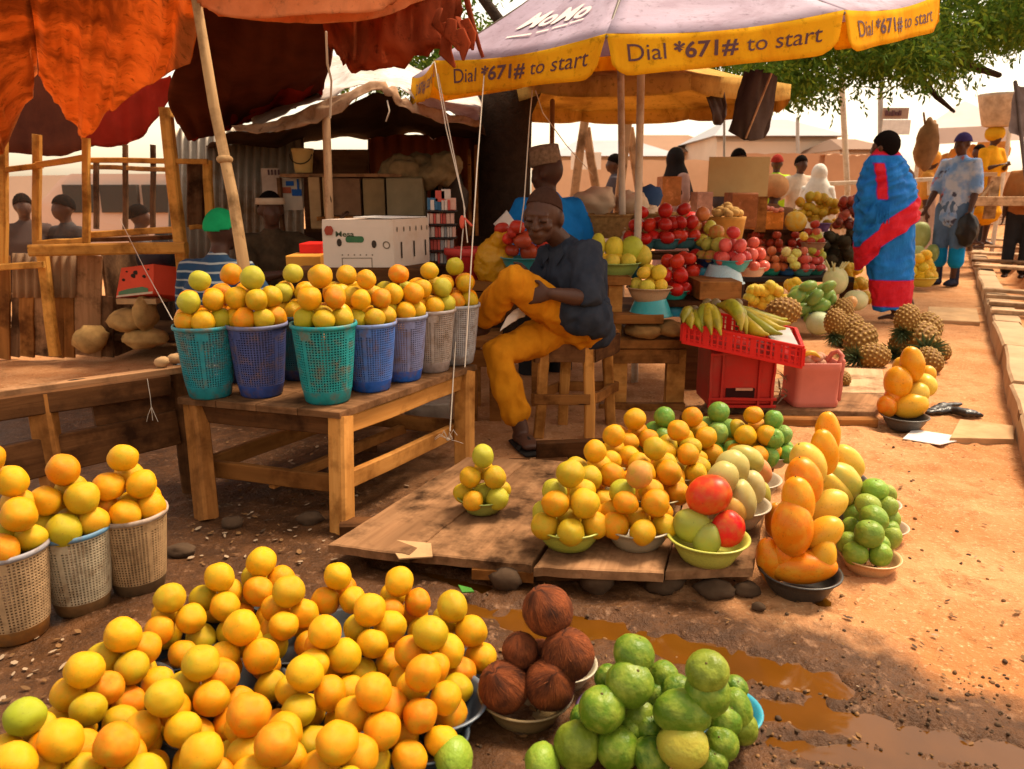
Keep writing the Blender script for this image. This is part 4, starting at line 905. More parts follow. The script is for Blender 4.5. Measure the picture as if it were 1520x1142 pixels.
hand('plantain_hand',V(1030,462,Yp+.1),[V(1014,478,Yp-.08),V(1026,487,Yp-.12),V(1040,490,Yp-.1)],(-.02,-.03,.03),'small dark plantain hand at the left end of the red crate')
hand('plantain_hand',V(1050,452,Yp+.08),[V(1042,492,Yp-.08),V(1056,496,Yp-.14),V(1070,497,Yp-.16),V(1064,486,Yp-.1)],(-.02,-.05,.05),'upright plantain hand in the middle left of the red crate')
hand('plantain_hand',V(1062,452,Yp+.05),[V(1100,490,Yp-.18),V(1108,495,Yp-.14),V(1096,482,Yp-.16),V(1104,484,Yp-.05)],(.05,-.05,.07),'green plantain hand slanting down the middle of the crate',.030)
hand('plantain_hand',V(1094,452,Yp+.1),[V(1165,488,Yp-.12),V(1160,496,Yp-.16),V(1172,480,Yp-.05),V(1168,474,Yp+.04),V(1140,497,Yp-.17)],(-.03,-.05,-.05),'big yellow green plantain hand at the right of the crate',.034)
# pink container
M_pk=plain('pink_plastic',(.58,.16,.11),.45,.25,5,bump=.06,dirt=(.40,.09,.06))
pk=root('container','cut open pink plastic container holding peelings','container',Vc((*G(1213,604,.06).xy,.06)))
Yk=G(1213,606,.06).y; a=V(1178,606,Yk); b=V(1246,606,Yk); zt=V(1213,540,Yk).z; cx=(a.x+b.x)/2; w_=b.x-a.x
def rrect(w,h,r,n=5):
    o=[]
    for (sx,sy,a0) in ((1,1,0),(-1,1,90),(-1,-1,180),(1,-1,270)):
        for k in range(n): an=math.radians(a0+90*k/(n-1)); o.append((sx*(w/2-r)+r*math.cos(an),sy*(h/2-r)+r*math.sin(an)))
    return o
mb=MB(); vs=[];rows=[(.97,.062),(1,.075),(1,.09),(.97,.10),(.97,zt-.05),(1,zt-.04),(1,zt-.005),(.98,zt),(.93,zt-.004),(.92,.08)]
pr=rrect(w_,.22,.03); n=len(pr)
for s_,z in rows: vs+=[(cx+x*s_,Yk+.11+y*s_,z) for x,y in pr]
mb.add(vs,[[i*n+j,i*n+(j+1)%n,(i+1)*n+(j+1)%n,(i+1)*n+j] for i in range(len(rows)-1) for j in range(n)]+[[(len(rows)-1)*n+j for j in range(n)]],sm=True)
mb.build('body',M_pk,pk)
mb=MB(); pr2=[Vc((b.x-.01,Yk+.03,zt)),Vc((b.x+.005,Yk+.04,zt+.03)),Vc((b.x-.01,Yk+.06,zt+.05)),Vc((b.x-.03,Yk+.08,zt+.035)),Vc((b.x-.045,Yk+.09,zt+.0))]; mb.tube(pr2,.012,8); mb.build('torn_edge',M_pk,pk)
mb=MB(); mb.tube([Vc((b.x+.012,Yk+.05,z)) for z in (.09,.15,.2,zt)],[.012,.016,.011,.017],8); mb.build('handle',M_pk,pk)
mb=MB(); banana(mb,V(1186,534,Yk+.05),V(1218,532,Yk+.05),(0,0,.06),.013); o=mb.build('plantain_peel',M_pl); o.color=(.70,.40,.02,1); tag(o,'yellow peel curling out of the pink container','peel')
mb=MB()
for k in range(6): mb.ell(V(R(1195,1235),R(528,540),Yk+R(.05,.12)),(.03,.03,.022),nu=10,nv=7)
tag(mb.build('peelings',plain('peelings',(.52,.26,.16),.8,.4,20,bump=.2)),kind='stuff')
# ---------------------------------------------------------------- pineapples
M_pi=plain('pineapple_skin',(.30,.14,.025),.6,.5,30,bump=.3); M_eye=plain('pineapple_eye',(.56,.36,.10),.6,.3,50,bump=.1); M_cr=plain('pineapple_leaf',(.10,.14,.06),.55,.4,20,bump=.1)
mb=MB(); prf=lambda z:(1-abs(z)**2.6)**.5
mb.ell((0,0,0),(1,1,1.32),nu=20,nv=16,fn=lambda p:1.0)
N=118
for k in range(N):
    z=1-2*(k+.5)/N; z*=.97; r=math.sqrt(1-z*z); a=k*2.39996; p=Vc((r*math.cos(a),r*math.sin(a),z*1.32)); nn=Vc((p.x,p.y,p.z/1.74)).normalized()
    tx=Vc((-math.sin(a),math.cos(a),0)); ty=nn.cross(tx); s_=.165
    ring=[p+(tx*math.cos(q)+ty*math.sin(q))*s_ for q in [i*math.pi/3 for i in range(6)]]; ring2=[p+nn*.055+(tx*math.cos(q)+ty*math.sin(q))*s_*.48 for q in [i*math.pi/3 for i in range(6)]]
    mb.add(ring+ring2,[[i,(i+1)%6,6+(i+1)%6,6+i] for i in range(6)],mi=0); mb.add(ring2+[p+nn*.10],[[i,(i+1)%6,6] for i in range(6)],mi=1)
P_pine=proto(mb,'pineapple',[M_pi,M_eye])
mb=MB()
for k in range(46):
    f=k/46; a=k*2.4; el_=.25+1.15*f; L=.9+.5*f; d=Vc((math.cos(a)*math.cos(el_),math.sin(a)*math.cos(el_),math.sin(el_))); b0=Vc((math.cos(a)*.25*(1-f),math.sin(a)*.25*(1-f),1.22+.12*f)); sd2=Vc((-math.sin(a),math.cos(a),0))
    pts=[b0+d*L*t+Vc((math.cos(a),math.sin(a),0))*.25*t*t*(1-f*.6)-Vc((0,0,1))*.12*t*t for t in (0,.35,.7,1)]; ws=[.13,.12,.07,.0]
    vs=[]; 
    for p,w2 in zip(pts[:3],ws): vs+=[p-sd2*w2,p+d.cross(sd2)*w2*.4,p+sd2*w2]
    vs.append(pts[3]); mb.add(vs,[[0,1,4,3],[1,2,5,4],[3,4,7,6],[4,5,8,7],[6,7,9],[7,8,9]])
P_crown=proto(mb,'crown',[M_cr])
def pineapple(px,py,w,rot,lean,label,Y=None,crown=True,z=None,k=1.0):
    p=G(px,py,z) if z is not None else V(px,py,Y); r=w*.5*dep(p)/FPX
    o=bpy.data.objects.new('pineapple',P_pine); COL.objects.link(o); M=axisM(rot,lean)
    o.matrix_world=Matrix.Translation(p)@M.to_4x4()@Matrix.Scale(r,4); tag(o,label,'pineapple','pineapples lying by the path')
    if crown: c=bpy.data.objects.new('crown',P_crown); COL.objects.link(c); c.parent=o
for a in [(1240,478,31,190,10,'upright pineapple with its crown down by the pink container',None,True,.24),(1277,506,44,215,20,'large pineapple lying with its crown to the left',None,True,.10),(1262,488,36,215,20,'pineapple mostly behind the large left one',None,True,.13),(1296,529,38,265,5,'pineapple lying flat behind the pink plank',None,True,.07),(1250,462,30,200,10,'pineapple at the back left of the heap',None,False,.2),
  (1346,473,34,205,15,'small pineapple on top of the right heap',None,True,.27),(1368,504,48,205,55,'largest pineapple facing the camera in the right heap',None,True,.13),(1378,486,38,200,40,'pineapple behind the largest one on the right',None,False,.18),(1380,535,34,170,45,'low pineapple at the lower right of the right heap',None,False,.07),(1394,520,28,150,40,'pineapple at the right edge of the right heap',None,False,.07),(1340,510,36,230,20,'pineapple hidden at the left of the right heap',None,True,.09),
  (1251,562,22,180,60,'small pineapple behind the pink container',None,False,.09),(1163,462,40,265,10,'pineapple lying behind the plantain crate',4.9,False)]: pineapple(*a)
mb=MB()
for k in range(26):
    p=V(R(1155,1175),R(560,600),Y0+.12+R(0,.15)); d=Vc((R(-1,1),R(-.5,.1),R(-.2,1))).normalized(); mb.tube([p,p+d*.05,p+d*.1-Vc((0,0,.02))],[.006,.006,.002],5,flat=.4)
tag(mb.build('dry_leaves',plain('dry_leaf_crown',(.42,.36,.22),.7,.4,20)),'dry grey leaves stuffed between crate and pink container','leaves')
# ---------------------------------------------------------------- red tarp canopy
M_tarp=cloth('orange_tarp',(.74,.29,.085),(.60,.20,.05),.55,sc=4,stain=(.36,.12,.035)); M_tarp2=cloth('red_tarp',(.42,.04,.022),(.28,.028,.014),.45,sc=4); M_tarp3=cloth('peach_tarp',(.74,.25,.10),(.58,.17,.06),.2,sc=4,stain=(.50,.17,.07)); M_tarp4=cloth('shaded_tarp',(.12,.032,.016),(.07,.02,.012),.06,sc=4)  # the darkest cloth is the same tarp with its underside shade put into the colour
tp=root('tarp_canopy','huge torn orange red tarp slung over the stalls at upper left','canopy',W(290,30,3.0))
def panel(ctrl,mat,name,n=7,amp=.03,fs=(9,1.2),seed=0,par=None,solid=.003):
    mb=MB(); sheet(mb,ctrl,n,amp,fs,seed); return mb.build(name,mat,par or tp,solid=solid)
panel([[(20,-150,2.7),(80,-150,2.7),(140,-150,2.7),(200,-150,2.7),(265,-150,2.75),(312,-150,2.8)],
 [(40,-20,3.2),(90,-10,3.3),(136,-5,3.3),(192,-10,3.2),(258,-15,3.0),(300,-40,2.9)],
 [(52,70,3.9),(95,95,4.1),(128,120,4.2),(178,95,3.9),(250,60,3.5),(290,35,3.1)],
 [(57,112,4.4),(95,165,4.7),(122,205,4.9),(166,166,4.5),(236,118,3.9),(288,92,3.35)]],M_tarp,'front_panel',10,.05,(8,.8),2)
panel([[(-220,-150,2.5),(-140,-150,2.55),(-60,-150,2.6),(22,-150,2.7)],[(-180,60,3.4),(-110,60,3.5),(-40,50,3.5),(45,10,3.4)],[(-120,260,4.2),(-40,245,4.6),(2,226,4.7),(58,112,4.42)]],M_tarp,'side_panel',10,.045,(7,.9),5)
panel([[(125,165,5.15),(165,140,5.15),(205,125,5.15),(255,112,5.1)],[(122,212,5.2),(165,219,5.2),(210,202,5.2),(252,148,5.15)]],M_tarp2,'inner_flap',8,.05,(4,1),7)
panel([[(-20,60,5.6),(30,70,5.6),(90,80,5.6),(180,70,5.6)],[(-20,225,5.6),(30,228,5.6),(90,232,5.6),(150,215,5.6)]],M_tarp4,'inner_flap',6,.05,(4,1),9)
panel([[(290,-150,2.75),(400,-150,2.9),(520,-150,3.0),(620,-150,3.1),(740,-150,3.3)],[(292,-60,2.85),(400,-50,2.95),(500,-50,3.05),(600,-60,3.1),(705,-60,3.3)],[(295,5,3.0),(353,28,3.0),(470,22,3.05),(560,17,3.1),(592,-14,3.2)]],M_tarp3,'top_strip',9,.03,(7,1),11)
panel([[(292,0,3.06),(400,8,3.08),(500,8,3.12),(590,-15,3.2),(685,-60,3.35)],[(325,24,3.1),(415,33,3.12),(478,34,3.15),(560,27,3.2),(642,-6,3.32)]],M_tarp3,'hem_strip',9,.025,(10,1),13)
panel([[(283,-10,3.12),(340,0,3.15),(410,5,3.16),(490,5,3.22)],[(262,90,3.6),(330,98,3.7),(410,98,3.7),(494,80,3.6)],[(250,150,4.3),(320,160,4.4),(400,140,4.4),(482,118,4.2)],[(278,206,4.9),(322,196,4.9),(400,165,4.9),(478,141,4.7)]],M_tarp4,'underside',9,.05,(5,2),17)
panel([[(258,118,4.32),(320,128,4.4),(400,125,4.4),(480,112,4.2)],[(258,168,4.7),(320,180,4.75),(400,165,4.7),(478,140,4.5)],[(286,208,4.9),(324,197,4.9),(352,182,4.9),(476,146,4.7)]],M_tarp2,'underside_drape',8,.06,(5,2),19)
panel([[(472,5,3.2),(530,5,3.24),(590,-8,3.28),(640,-25,3.33),(690,-60,3.42)],[(486,62,3.3),(530,75,3.35),(585,70,3.35),(640,50,3.35),(684,10,3.4)],[(500,76,3.35),(522,103,3.45),(600,97,3.45),(655,64,3.4),(686,40,3.42)]],cloth('rust_tarp',(.36,.065,.022),(.20,.034,.014),.3,sc=4,stain=(.14,.03,.012)),'end_flap',9,.06,(8,1.5),23)
mb=MB(); 
for k in range(7):
    mb=MB(); c=V(R(640,690),R(5,60),3.3+R(-.04,.04)); mb.tube([c,c+Vc((R(-.02,.03),R(-.02,.02),-.05)),c+Vc((R(-.03,.05),R(-.03,.02),-.11))],[(.02,.006),(.028,.006),(.006,.003)],8); mb.build('torn_strip',cloth('rust_tarp',()),tp)
mb=MB()
mb.tube([W(686,-30,3.4),W(700,30,3.42),W(712,72,3.44),W(720,94,3.45)],[.016,.012,.009,.007],8)
mb.build('torn_corner',cloth('rust_tarp',()),tp)
M_pole=wood('pole',(.46,.27,.12),(.62,.40,.20),.7,.3); M_polew=plain('painted_pole',(.62,.50,.38),.55,.3,12,dirt=(.35,.22,.11))
mb=MB(); a=W(288,-20,3.0); b=W(366,420,3.05); mb.tube([b,b+(a-b)*.3+Vc((.006,0,0)),b+(a-b)*.6-Vc((.005,0,0)),a],[.024,.022,.021,.019],12); mb.ell(b+(a-b)*.42,(.032,.032,.02))
tag(mb.build('tarp_pole',M_pole),'long pale wooden pole leaning up to the red tarp','pole')
# ---------------------------------------------------------------- white tarp over the dark stall
wt=root('tarp_roof','dirty white tarp roof with a tan hem over the dark shop','canopy',W(560,130,4.4))
M_wt=cloth('white_tarp',(.70,.65,.62),(.56,.50,.46),.12,sc=3,stain=(.42,.33,.27)); M_hem=cloth('tan_tarp',(.56,.37,.24),(.36,.20,.11),.15,sc=5,stain=(.30,.16,.08))
panel([[(370,150,5.6),(470,85,5.8),(560,88,5.8),(640,105,5.8),(720,140,5.8)],[(372,170,5.0),(470,120,5.1),(560,108,5.1),(640,135,5.1),(715,160,5.1)],[(375,188,4.45),(470,150,4.45),(565,126,4.4),(640,160,4.4),(710,180,4.4)]],M_wt,'sheet',9,.04,(5,2),31,wt)
panel([[(345,190,4.4),(420,176,4.42),(490,148,4.4),(566,122,4.36),(600,146,4.36),(640,162,4.36),(712,178,4.36)],[(350,196,4.36),(420,196,4.38),(485,172,4.36),(560,136,4.32),(598,160,4.32),(640,178,4.32),(712,190,4.34)]],M_hem,'hem',8,.04,(12,1),37,wt)
panel([[(340,194,4.42),(420,190,4.44),(485,168,4.42),(560,134,4.4),(600,156,4.4),(640,172,4.4),(716,184,4.42)],[(310,215,5.2),(400,214,5.2),(480,190,5.2),(560,180,5.2),(600,182,5.2),(650,190,5.2),(720,196,5.2)],[(300,222,5.9),(390,222,5.9),(470,206,5.9),(560,204,5.9),(600,203,5.9),(650,205,5.9),(725,205,5.9)]],cloth('shaded_underside',(.06,.035,.022),(.035,.02,.014),0,sc=4),'dark_inner_sheet',8,.05,(5,2),41,wt)  # dark sheet added for the shaded roof underside; it also keeps light out
mb=MB(); mb.tube([W(575,150,4.33),W(578,165,4.3),W(573,180,4.32)],.004,6); mb.build('tie',M_str,wt)
mb=MB(); mb.tube([W(490,345,4.45),W(484,175,4.4)],[.024,.024],4); tag(mb.build('roof_post',W_pale),'pale squared post holding up the white tarp roof','post')
# ---------------------------------------------------------------- yellow and lilac umbrella
M_lil=cloth('lilac_canvas',(.60,.50,.60),(.54,.43,.54),.3,sc=2,stain=(.46,.35,.43)); M_val=cloth('yellow_valance',(.90,.52,.02),(.86,.46,.014),.42,sc=2,stain=(.74,.33,.012)); M_txt=plain('dark_print',(.10,.045,.05),.7,.1); M_wtx=plain('white_print',(.80,.70,.66),.7,.1)
UC=CAM+(Vc((.6586,3.8967,1.7977))-CAM)*1.15; UR=1.15*1.15; ph=2.82978; tx,ty=.1234,.1275
fitd=[3.976,3.150,2.595,2.6355,3.248]; pix=[(612,115),(645,90),(900,50),(1253,15),(1395,-8)]
UV=[W(px,py,d*1.15) for (px,py),d in zip(pix,fitd)]
for k in range(5,8):
    a=ph+k*math.pi/4; UV.append(UC+Vc((UR*math.cos(a),UR*math.sin(a),UR*(math.cos(a)*tx+math.sin(a)*ty))))
UV[5]=UV[5]+Vc((0,0,-.02))
UC=sum(UV,Vc())/8; un=Vc((-tx,-ty,1)).normalized(); AP=UC+un*.66
um=root('umbrella','large lilac market umbrella with a yellow printed valance','umbrella',Vc((UC.x-.02,UC.y,0)))
def upt(k,s,t):       # panel k, s along the edge, t from edge (0) to apex (1)
    A=UV[k];B=UV[(k+1)%8]; e=A+(B-A)*s; p=e+(AP-e)*t
    return p-un*(.10*math.sin(math.pi*t)*(.5)+.05*math.sin(math.pi*s)*(1-t)**1.0*.6)
mb=MB()
for k in range(8):
    Pn=[[upt(k,j/14,i/12*.985)+un*.006*noise.noise(Vc((j*.5+k*9,i*.5,3))) for j in range(15)] for i in range(13)]; mb.grid(Pn)
mb.build('canopy',M_lil,um,solid=.002)
def vpt(k,s,t,off=0):
    A=UV[k];B=UV[(k+1)%8]; out=((A+B)/2-UC); out.z=0; out=out.normalized(); d=(B-A)
    h=.165; edge=min(s,1-s)*d.length; rnd=max(0,1-edge/.09); h*=(1-.30*rnd**2.2)
    s2=s+(.5-s)*.05*t
    p=A+d*s2-un*(.05*math.sin(math.pi*s)*.6)*(1-t); return p+Vc((0,0,-h*t))+out*(.02*t+.010*math.sin(s*17+k*2)*t+off)
valance=[]
for k in range(8):
    mb=MB(); mb.grid([[vpt(k,j/30,i/6) for j in range(31)] for i in range(7)]); valance.append(mb.build('valance',M_val,um,solid=.002))
def textmesh(s,bold=0,shear=0,size=1):
    cu=bpy.data.curves.new('t','FONT'); cu.body=s; cu.size=size; cu.offset=bold; cu.shear=shear; cu.resolution_u=4
    o=bpy.data.objects.new('t',cu); COL.objects.link(o); bpy.context.view_layer.update(); me=mesh_of(o)
    bm=bmesh.new(); bm.from_mesh(me); bmesh.ops.triangulate(bm,faces=bm.faces)
    for _ in range(2):
        long=[e for e in bm.edges if e.calc_length()>.25*size]
        if long: bmesh.ops.subdivide_edges(bm,edges=long,cuts=2); bmesh.ops.triangulate(bm,faces=bm.faces)
    vs=[v.co.copy() for v in bm.verts]; bm.verts.index_update(); fs=[[v.index for v in f.verts] for f in bm.faces]; bm.free(); bpy.data.objects.remove(o)
    x1=max(v.x for v in vs); x0=min(v.x for v in vs); return [Vc((v.x-x0,v.y,0)) for v in vs],fs,x1-x0
def runs(parts,gap=.32):
    vs=[];fs=[];x=0
    for s,b in parts:
        a,f,w_=textmesh(s,b); k=len(vs); vs+=[v+Vc((x,0,0)) for v in a]; fs+=[[i+k for i in q] for q in f]; x+=w_+gap
    return vs,fs,x-gap
TV,TF,TW=runs([('Dial',0),('*671#',.022),('to start',0)])
for k,(s0_,s1_,t0_,sc_) in {1:(.13,.93,.66,1),2:(.08,.92,.66,1),3:(.10,.90,.66,1),0:(.25,.98,.66,1)}.items():
    L=(UV[(k+1)%8]-UV[k]).length; u=(s1_-s0_)/TW; th_=.60 if k else .6
    hgt=.60
    mb=MB(); mb.add([vpt(k,s0_+v.x*u,t0_-v.y*hgt,.0035) for v in TV],TF); sub(mb,'lettering',M_txt,valance[k])
# the canopy print
def onpanel(k,vs,s0_,t0_,us,ut,shx=0): return [upt(k,s0_+v.x*us+v.y*shx,t0_+v.y*ut)+un*.007+(((UV[k]+UV[(k+1)%8])/2-UC).normalized())*.004 for v in vs]
can=[c for c in um.children if c.name.startswith('canopy')][0]
a,f,w_=textmesh('MoMo',.03,.25); mb=MB(); mb.add(onpanel(1,a,.29,.205,.52/w_,.15),f); 
for q,(s0_,s1_) in enumerate([(.30,.47),(.50,.58),(.60,.70),(.71,.80)]): mb.add([upt(1,x,y)+un*.007+Vc((0,-.004,0)) for x,y in ((s0_,.135+.01*q),(s1_,.14+.01*q),(s1_,.152+.01*q),(s0_,.147+.01*q))],[[0,1,2,3]])
mb.add([upt(1,.50+.30*j/10,.40+.035*math.sin(j/10*3.1)-.02*i)+un*.008+Vc((0,-.004,0)) for i in (0,1) for j in range(11)],[[j,j+1,12+j,11+j] for j in range(10)])
sub(mb,'lettering',M_wtx,can)
base=V(968,350,UC.y*1.0); 
mb=MB(); mb.tube([Vc((UC.x-.02,UC.y,0)),AP],[.021,.021],12); mb.build('pole',M_polew,um)
for k in range(8): mb=MB(); mb.tube([UV[k]-un*.012,UV[k]+(AP-UV[k])*.5-un*.06,AP-un*.03],.007,6); mb.build('rib',plain('rib_metal',(.16,.12,.09),.5,.2),um)
for k in range(8): mb=MB(); mb.tube([UV[k]+(AP-UV[k])*.5-un*.06,UC+un*.06],.005,6); mb.build('strut',plain('rib_metal',()),um)
mb=MB(); mb.tube([V(924,350,4.9),V(921,60,4.9)],[.021,.021],12); a=V(924,350,4.9); mb.tube([Vc((a.x+.01,4.9,0)),a],.021,12); tag(mb.build('pole',M_polew),'white pole standing left of the umbrella pole','pole')
# second umbrella behind, its orange underside showing
u2=root('umbrella','yellow umbrella whose orange underside shows behind the lilac one','umbrella',Vc((V(820,400,6.6).x,6.6,0)))
c2=V(930,142,6.5); A2_=c2+Vc((0,0,.42)); r2=1.3; M_v2=cloth('orange_canvas',(.72,.46,.13),(.60,.36,.09),.35,sc=2,stain=(.42,.23,.06))
mb=MB()
for k in range(8):
    a0=k*math.pi/4+.2; a1=a0+math.pi/4; p=c2+Vc((math.cos(a0)*r2,math.sin(a0)*r2*.9,0)); q=c2+Vc((math.cos(a1)*r2,math.sin(a1)*r2*.9,0))
    mb.grid([[ (p+(q-p)*(j/8))+(A2_-(p+(q-p)*(j/8)))*(i/6)-Vc((0,0,.10*math.sin(math.pi*i/6)*.5)) for j in range(9)] for i in range(7)])
mb.build('canopy',M_v2,u2,solid=.002)
for k in range(8):
    a0=k*math.pi/4+.2; a1=a0+math.pi/4; p=c2+Vc((math.cos(a0)*r2,math.sin(a0)*r2*.9,0)); q=c2+Vc((math.cos(a1)*r2,math.sin(a1)*r2*.9,0))
    mb=MB(); mb.grid([[p+(q-p)*(j/8)+Vc((0,0,-.13*i/3*(1-.25*(abs(j-4)/4)**4))) for j in range(9)] for i in range(4)]); mb.build('valance',M_v2,u2,solid=.002)
mb=MB(); mb.tube([V(818,340,6.6),V(820,150,6.6)],.02,10); a=V(818,340,6.6); mb.tube([Vc((a.x,6.6,0)),a],.02,10); mb.build('pole',plain('rust_pole',(.22,.12,.07),.6,.3),u2)
# wooden A frames and dark cloth hanging at the umbrella's right
for (x0,x1,x2,Y,l) in ((868,846,892,8.2,'left'),(932,915,956,8.2,'right')):
    mb=MB(); vb(mb,(x0,180),(x1,330),Y,.085); vb(mb,(x0+2,190),(x2,330),Y+.1,.085)
    tag(mb.build('trestle',W_pale),'splayed wooden roof props, the %s of the two pairs'%l,'props')
hc=root('folded_umbrella','closed dark grey umbrella cloth hanging from the umbrella edge','umbrella',W(1118,110,4.4))
mb=MB(); sheet(mb,[[(1106,108,4.4),(1128,104,4.35),(1152,116,4.4)],[(1092,160,4.4),(1115,160,4.32),(1146,165,4.4)],[(1083,196,4.4),(1110,209,4.33),(1136,205,4.4)]],8,.04,(4,1),3); mb.build('cloth',cloth('grey_canvas',(.10,.075,.065),(.07,.05,.045),.05),hc,solid=.01)
mb=MB(); sheet(mb,[[(1104,110,4.45),(1128,108,4.5),(1150,118,4.45)],[(1084,196,4.45),(1110,205,4.5),(1136,203,4.45)]],6,.03,(3,1),8); mb.build('cloth',cloth('grey_canvas',()),hc,solid=.01)
mb=MB(); mb.tube([W(1107,205,4.3),W(1145,110,4.3)],.006,6); mb.build('rod',W_pale,hc)
mb=MB(); sheet(mb,[[(1048,145,5.2),(1062,140,5.2),(1075,138,5.2)],[(1055,165,5.2),(1068,160,5.2),(1078,158,5.2)],[(1058,182,5.2),(1070,186,5.2),(1078,172,5.2)]],5,.03,(3,1),5); tag(mb.build('rag',cloth('grey_canvas',()),solid=.006),'dark rag hanging below the yellow umbrella','rag')
# strings
def string(pts,label,r=.0026): mb=MB(); mb.tube(pts,r,6); tag(mb.build('string',M_str),label,'string','strings tied to the canopies')
string([W(720,94,3.45),W(708,250,3.2),W(690,545,2.95)],'white string from the torn tarp corner down to the end basket')
string([W(645,92,3.6),W(662,190,3.5),W(688,300,3.4),W(694,360,3.35)],'white string from the umbrella corner down to the knot')
string([W(650,110,3.6),W(690,310,3.42),W(684,380,3.4),W(668,640,2.95)],'second string doubled beside the first umbrella string')
string([W(484,48,3.2),W(486,95,3.3),W(492,120,3.4),W(490,175,3.5)],'frayed cord hanging from the red tarp hem',.005)
string([W(790,135,3.6),W(786,180,3.6),W(778,300,3.6),W(772,345,3.7)],'thin string hanging before the tree trunk')
string([W(795,135,3.6),W(806,168,3.6),W(840,215,4.5),W(880,260,6)],'thin string slanting right from the umbrella')
string([W(178,325,4.6),W(215,400,3.9),W(256,475,3.0)],'thin string slanting from the kiosk to the teal basket',.002)
mb=MB(); mb.ell(W(722,96,3.44),.014,nu=10,nv=7,fn=lambda q:1+.3*noise.noise(q*3)); tag(mb.build('knot',M_str),'white knot where the torn tarp corner is tied','knot')
mb=MB(); mb.ell(W(686,330,3.38),(.012,.012,.03)); mb.tube([W(690,325,3.38),W(700,335,3.38)],.006,6); tag(mb.build('knot',plain('red_rag',(.6,.10,.06),.8)),'red and white rag knotted into the strings','rag')
# ---------------------------------------------------------------- big tree: trunk behind the stalls, boughs to the right
tr=root('tree','large leafy shade tree with a thick dark trunk behind the stalls','tree',Vc((*V(745,420,5.9).xy,0)))
mb=MB(); x0=tr.location.x; Yt=tr.location.y
mb.tube([Vc((x0-.02,Yt,-.1)),Vc((x0,Yt,.5)),Vc((x0+.0,Yt,1.1)),Vc((x0+.02,Yt,1.7)),Vc((x0+.3,Yt+.3,2.25))],[.30,.23,.21,.21,.17],20)
LIMBS=[[Vc((x0+.2,Yt+.2,2.05)),Vc((1.3,6.6,2.7)),Vc((2.6,7.0,3.0)),W(1330,60,7.2),W(1400,84,7.2),W(1482,112,7.2)],[W(1320,62,7.2),W(1356,108,7.2),W(1392,145,7.1),W(1416,166,7.1)],[Vc((1.3,6.6,3.0)),Vc((2.0,7.6,3.5)),Vc((3.2,8.3,3.7)),Vc((4.6,8.6,3.8))],[Vc((x0+.2,Yt+.2,2.05)),Vc((-.5,6.4,2.9)),Vc((-1.2,5.0,3.6))],[Vc((2.6,7.0,3.0)),Vc((3.4,6.6,3.2)),Vc((4.4,6.4,3.2))]]
for L in LIMBS:
    m_=len(L); mb.tube(L,[(.12 if L is LIMBS[0] else .04)*(1-.85*i/(m_-1))+.008 for i in range(m_)],9)
for v in mb.v: v+=Vc((noise.noise(v*5),noise.noise(v*5+Vc((9,0,0))),0))*.02
mb.build('trunk',plain('bark',(.045,.026,.016),.95,.5,14,bump=1.0,bd=.02),tr)
mb=MB(); C=[]
for _ in range(420):       # clump centres: a ragged canopy whose lower rim is the line seen in the photograph
    px=R(1010,1640); d=R(6.3,9.2) if px>1120 else R(8,9.5); low=[(1010,128),(1060,140),(1120,140),(1200,150),(1260,128),(1300,110),(1380,125),(1430,100),(1520,60),(1640,20)]
    for (xa,ya),(xb,yb) in zip(low,low[1:]):
        if xa<=px<=xb: yl=ya+(yb-ya)*(px-xa)/(xb-xa)
    py=yl-abs(random.gauss(0,1))*120-R(0,14); C.append((W(px,py,d),R(.10,.24)))
for _ in range(60): C.append((W(R(520,740),R(-60,125),R(6.3,7.5)),R(.12,.22)))
for c,r in C:
    for _ in range(int(40+r*110)):
        v=Vc((random.gauss(0,1),random.gauss(0,1),random.gauss(0,.7)))*r*.62; p=c+v; 
        d=(v.normalized()*.6+Vc((R(-1,1),R(-1,1),R(-1.4,.1)))).normalized(); s_=d.cross(Vc((R(-1,1),R(-1,1),R(-.3,1)))).normalized(); L=R(.038,.078)
        for q in range(3):       # a spray of three leaflets
            o_=p+d*L*.55*q+s_*R(-.02,.02); e=(d+s_*(q-1)*.7).normalized(); w2=e.cross(d.cross(s_)).normalized()*.012
            mb.add([o_,o_+e*L*.45+w2,o_+e*L,o_+e*L*.45-w2],[[0,1,2,3]],mi=0 if random.random()<.7 else 1)
lm=cloth('leaf_green',(.085,.15,.018),(.05,.10,.012),.45,.6,sc=2); lm2=cloth('leaf_yellow_green',(.20,.25,.025),(.12,.17,.018),.45,.6,sc=2)
mb.build('crown',[lm,lm2],tr)
# ---------------------------------------------------------------- kiosk on the left
W_k=wood('kiosk',(.56,.24,.045),(.68,.34,.075),.65,.25); W_kd=wood('kiosk_dark',(.13,.06,.028),(.22,.11,.05),.8,.4)
def corr(mb,x0,x1,y0,y1,Y,Y1=None,pitch=11,amp=.012):
    n=max(8,int((x1-x0)/pitch*8)); Y1=Y1 or Y; P_=[]
    for i in range(3):
        row=[]
        for j in range(n+1):
            f=j/n; yy=Y+(Y1-Y)*f; p=V(x0+(x1-x0)*f,y0+(y1-y0)*i/2,yy); p.y+=amp*math.sin(j/8*6.283); row.append(p)
        P_.append(row)
    mb.grid(P_)
M_zinc=plain('corrugated_zinc',(.42,.36,.29),.5,.35,5,metal=.3,bump=.1,dirt=(.20,.11,.05)); M_rust=plain('rusty_zinc',(.33,.20,.11),.75,.4,4,bump=.1,dirt=(.20,.08,.03))
ki=root('kiosk','weathered wooden kiosk with framed display windows','kiosk',Vc((*V(150,525,5.0).xy,0)))
def kp_(a,b,Y,w,nm='frame',m=None): vb(mb:=MB(),a,b,Y,w); mb.build(nm,m or W_k,ki)
kp_((246,160),(280,478),4.95,.068,'post'); kp_((256,230),(283,478),5.02,.05,'post')
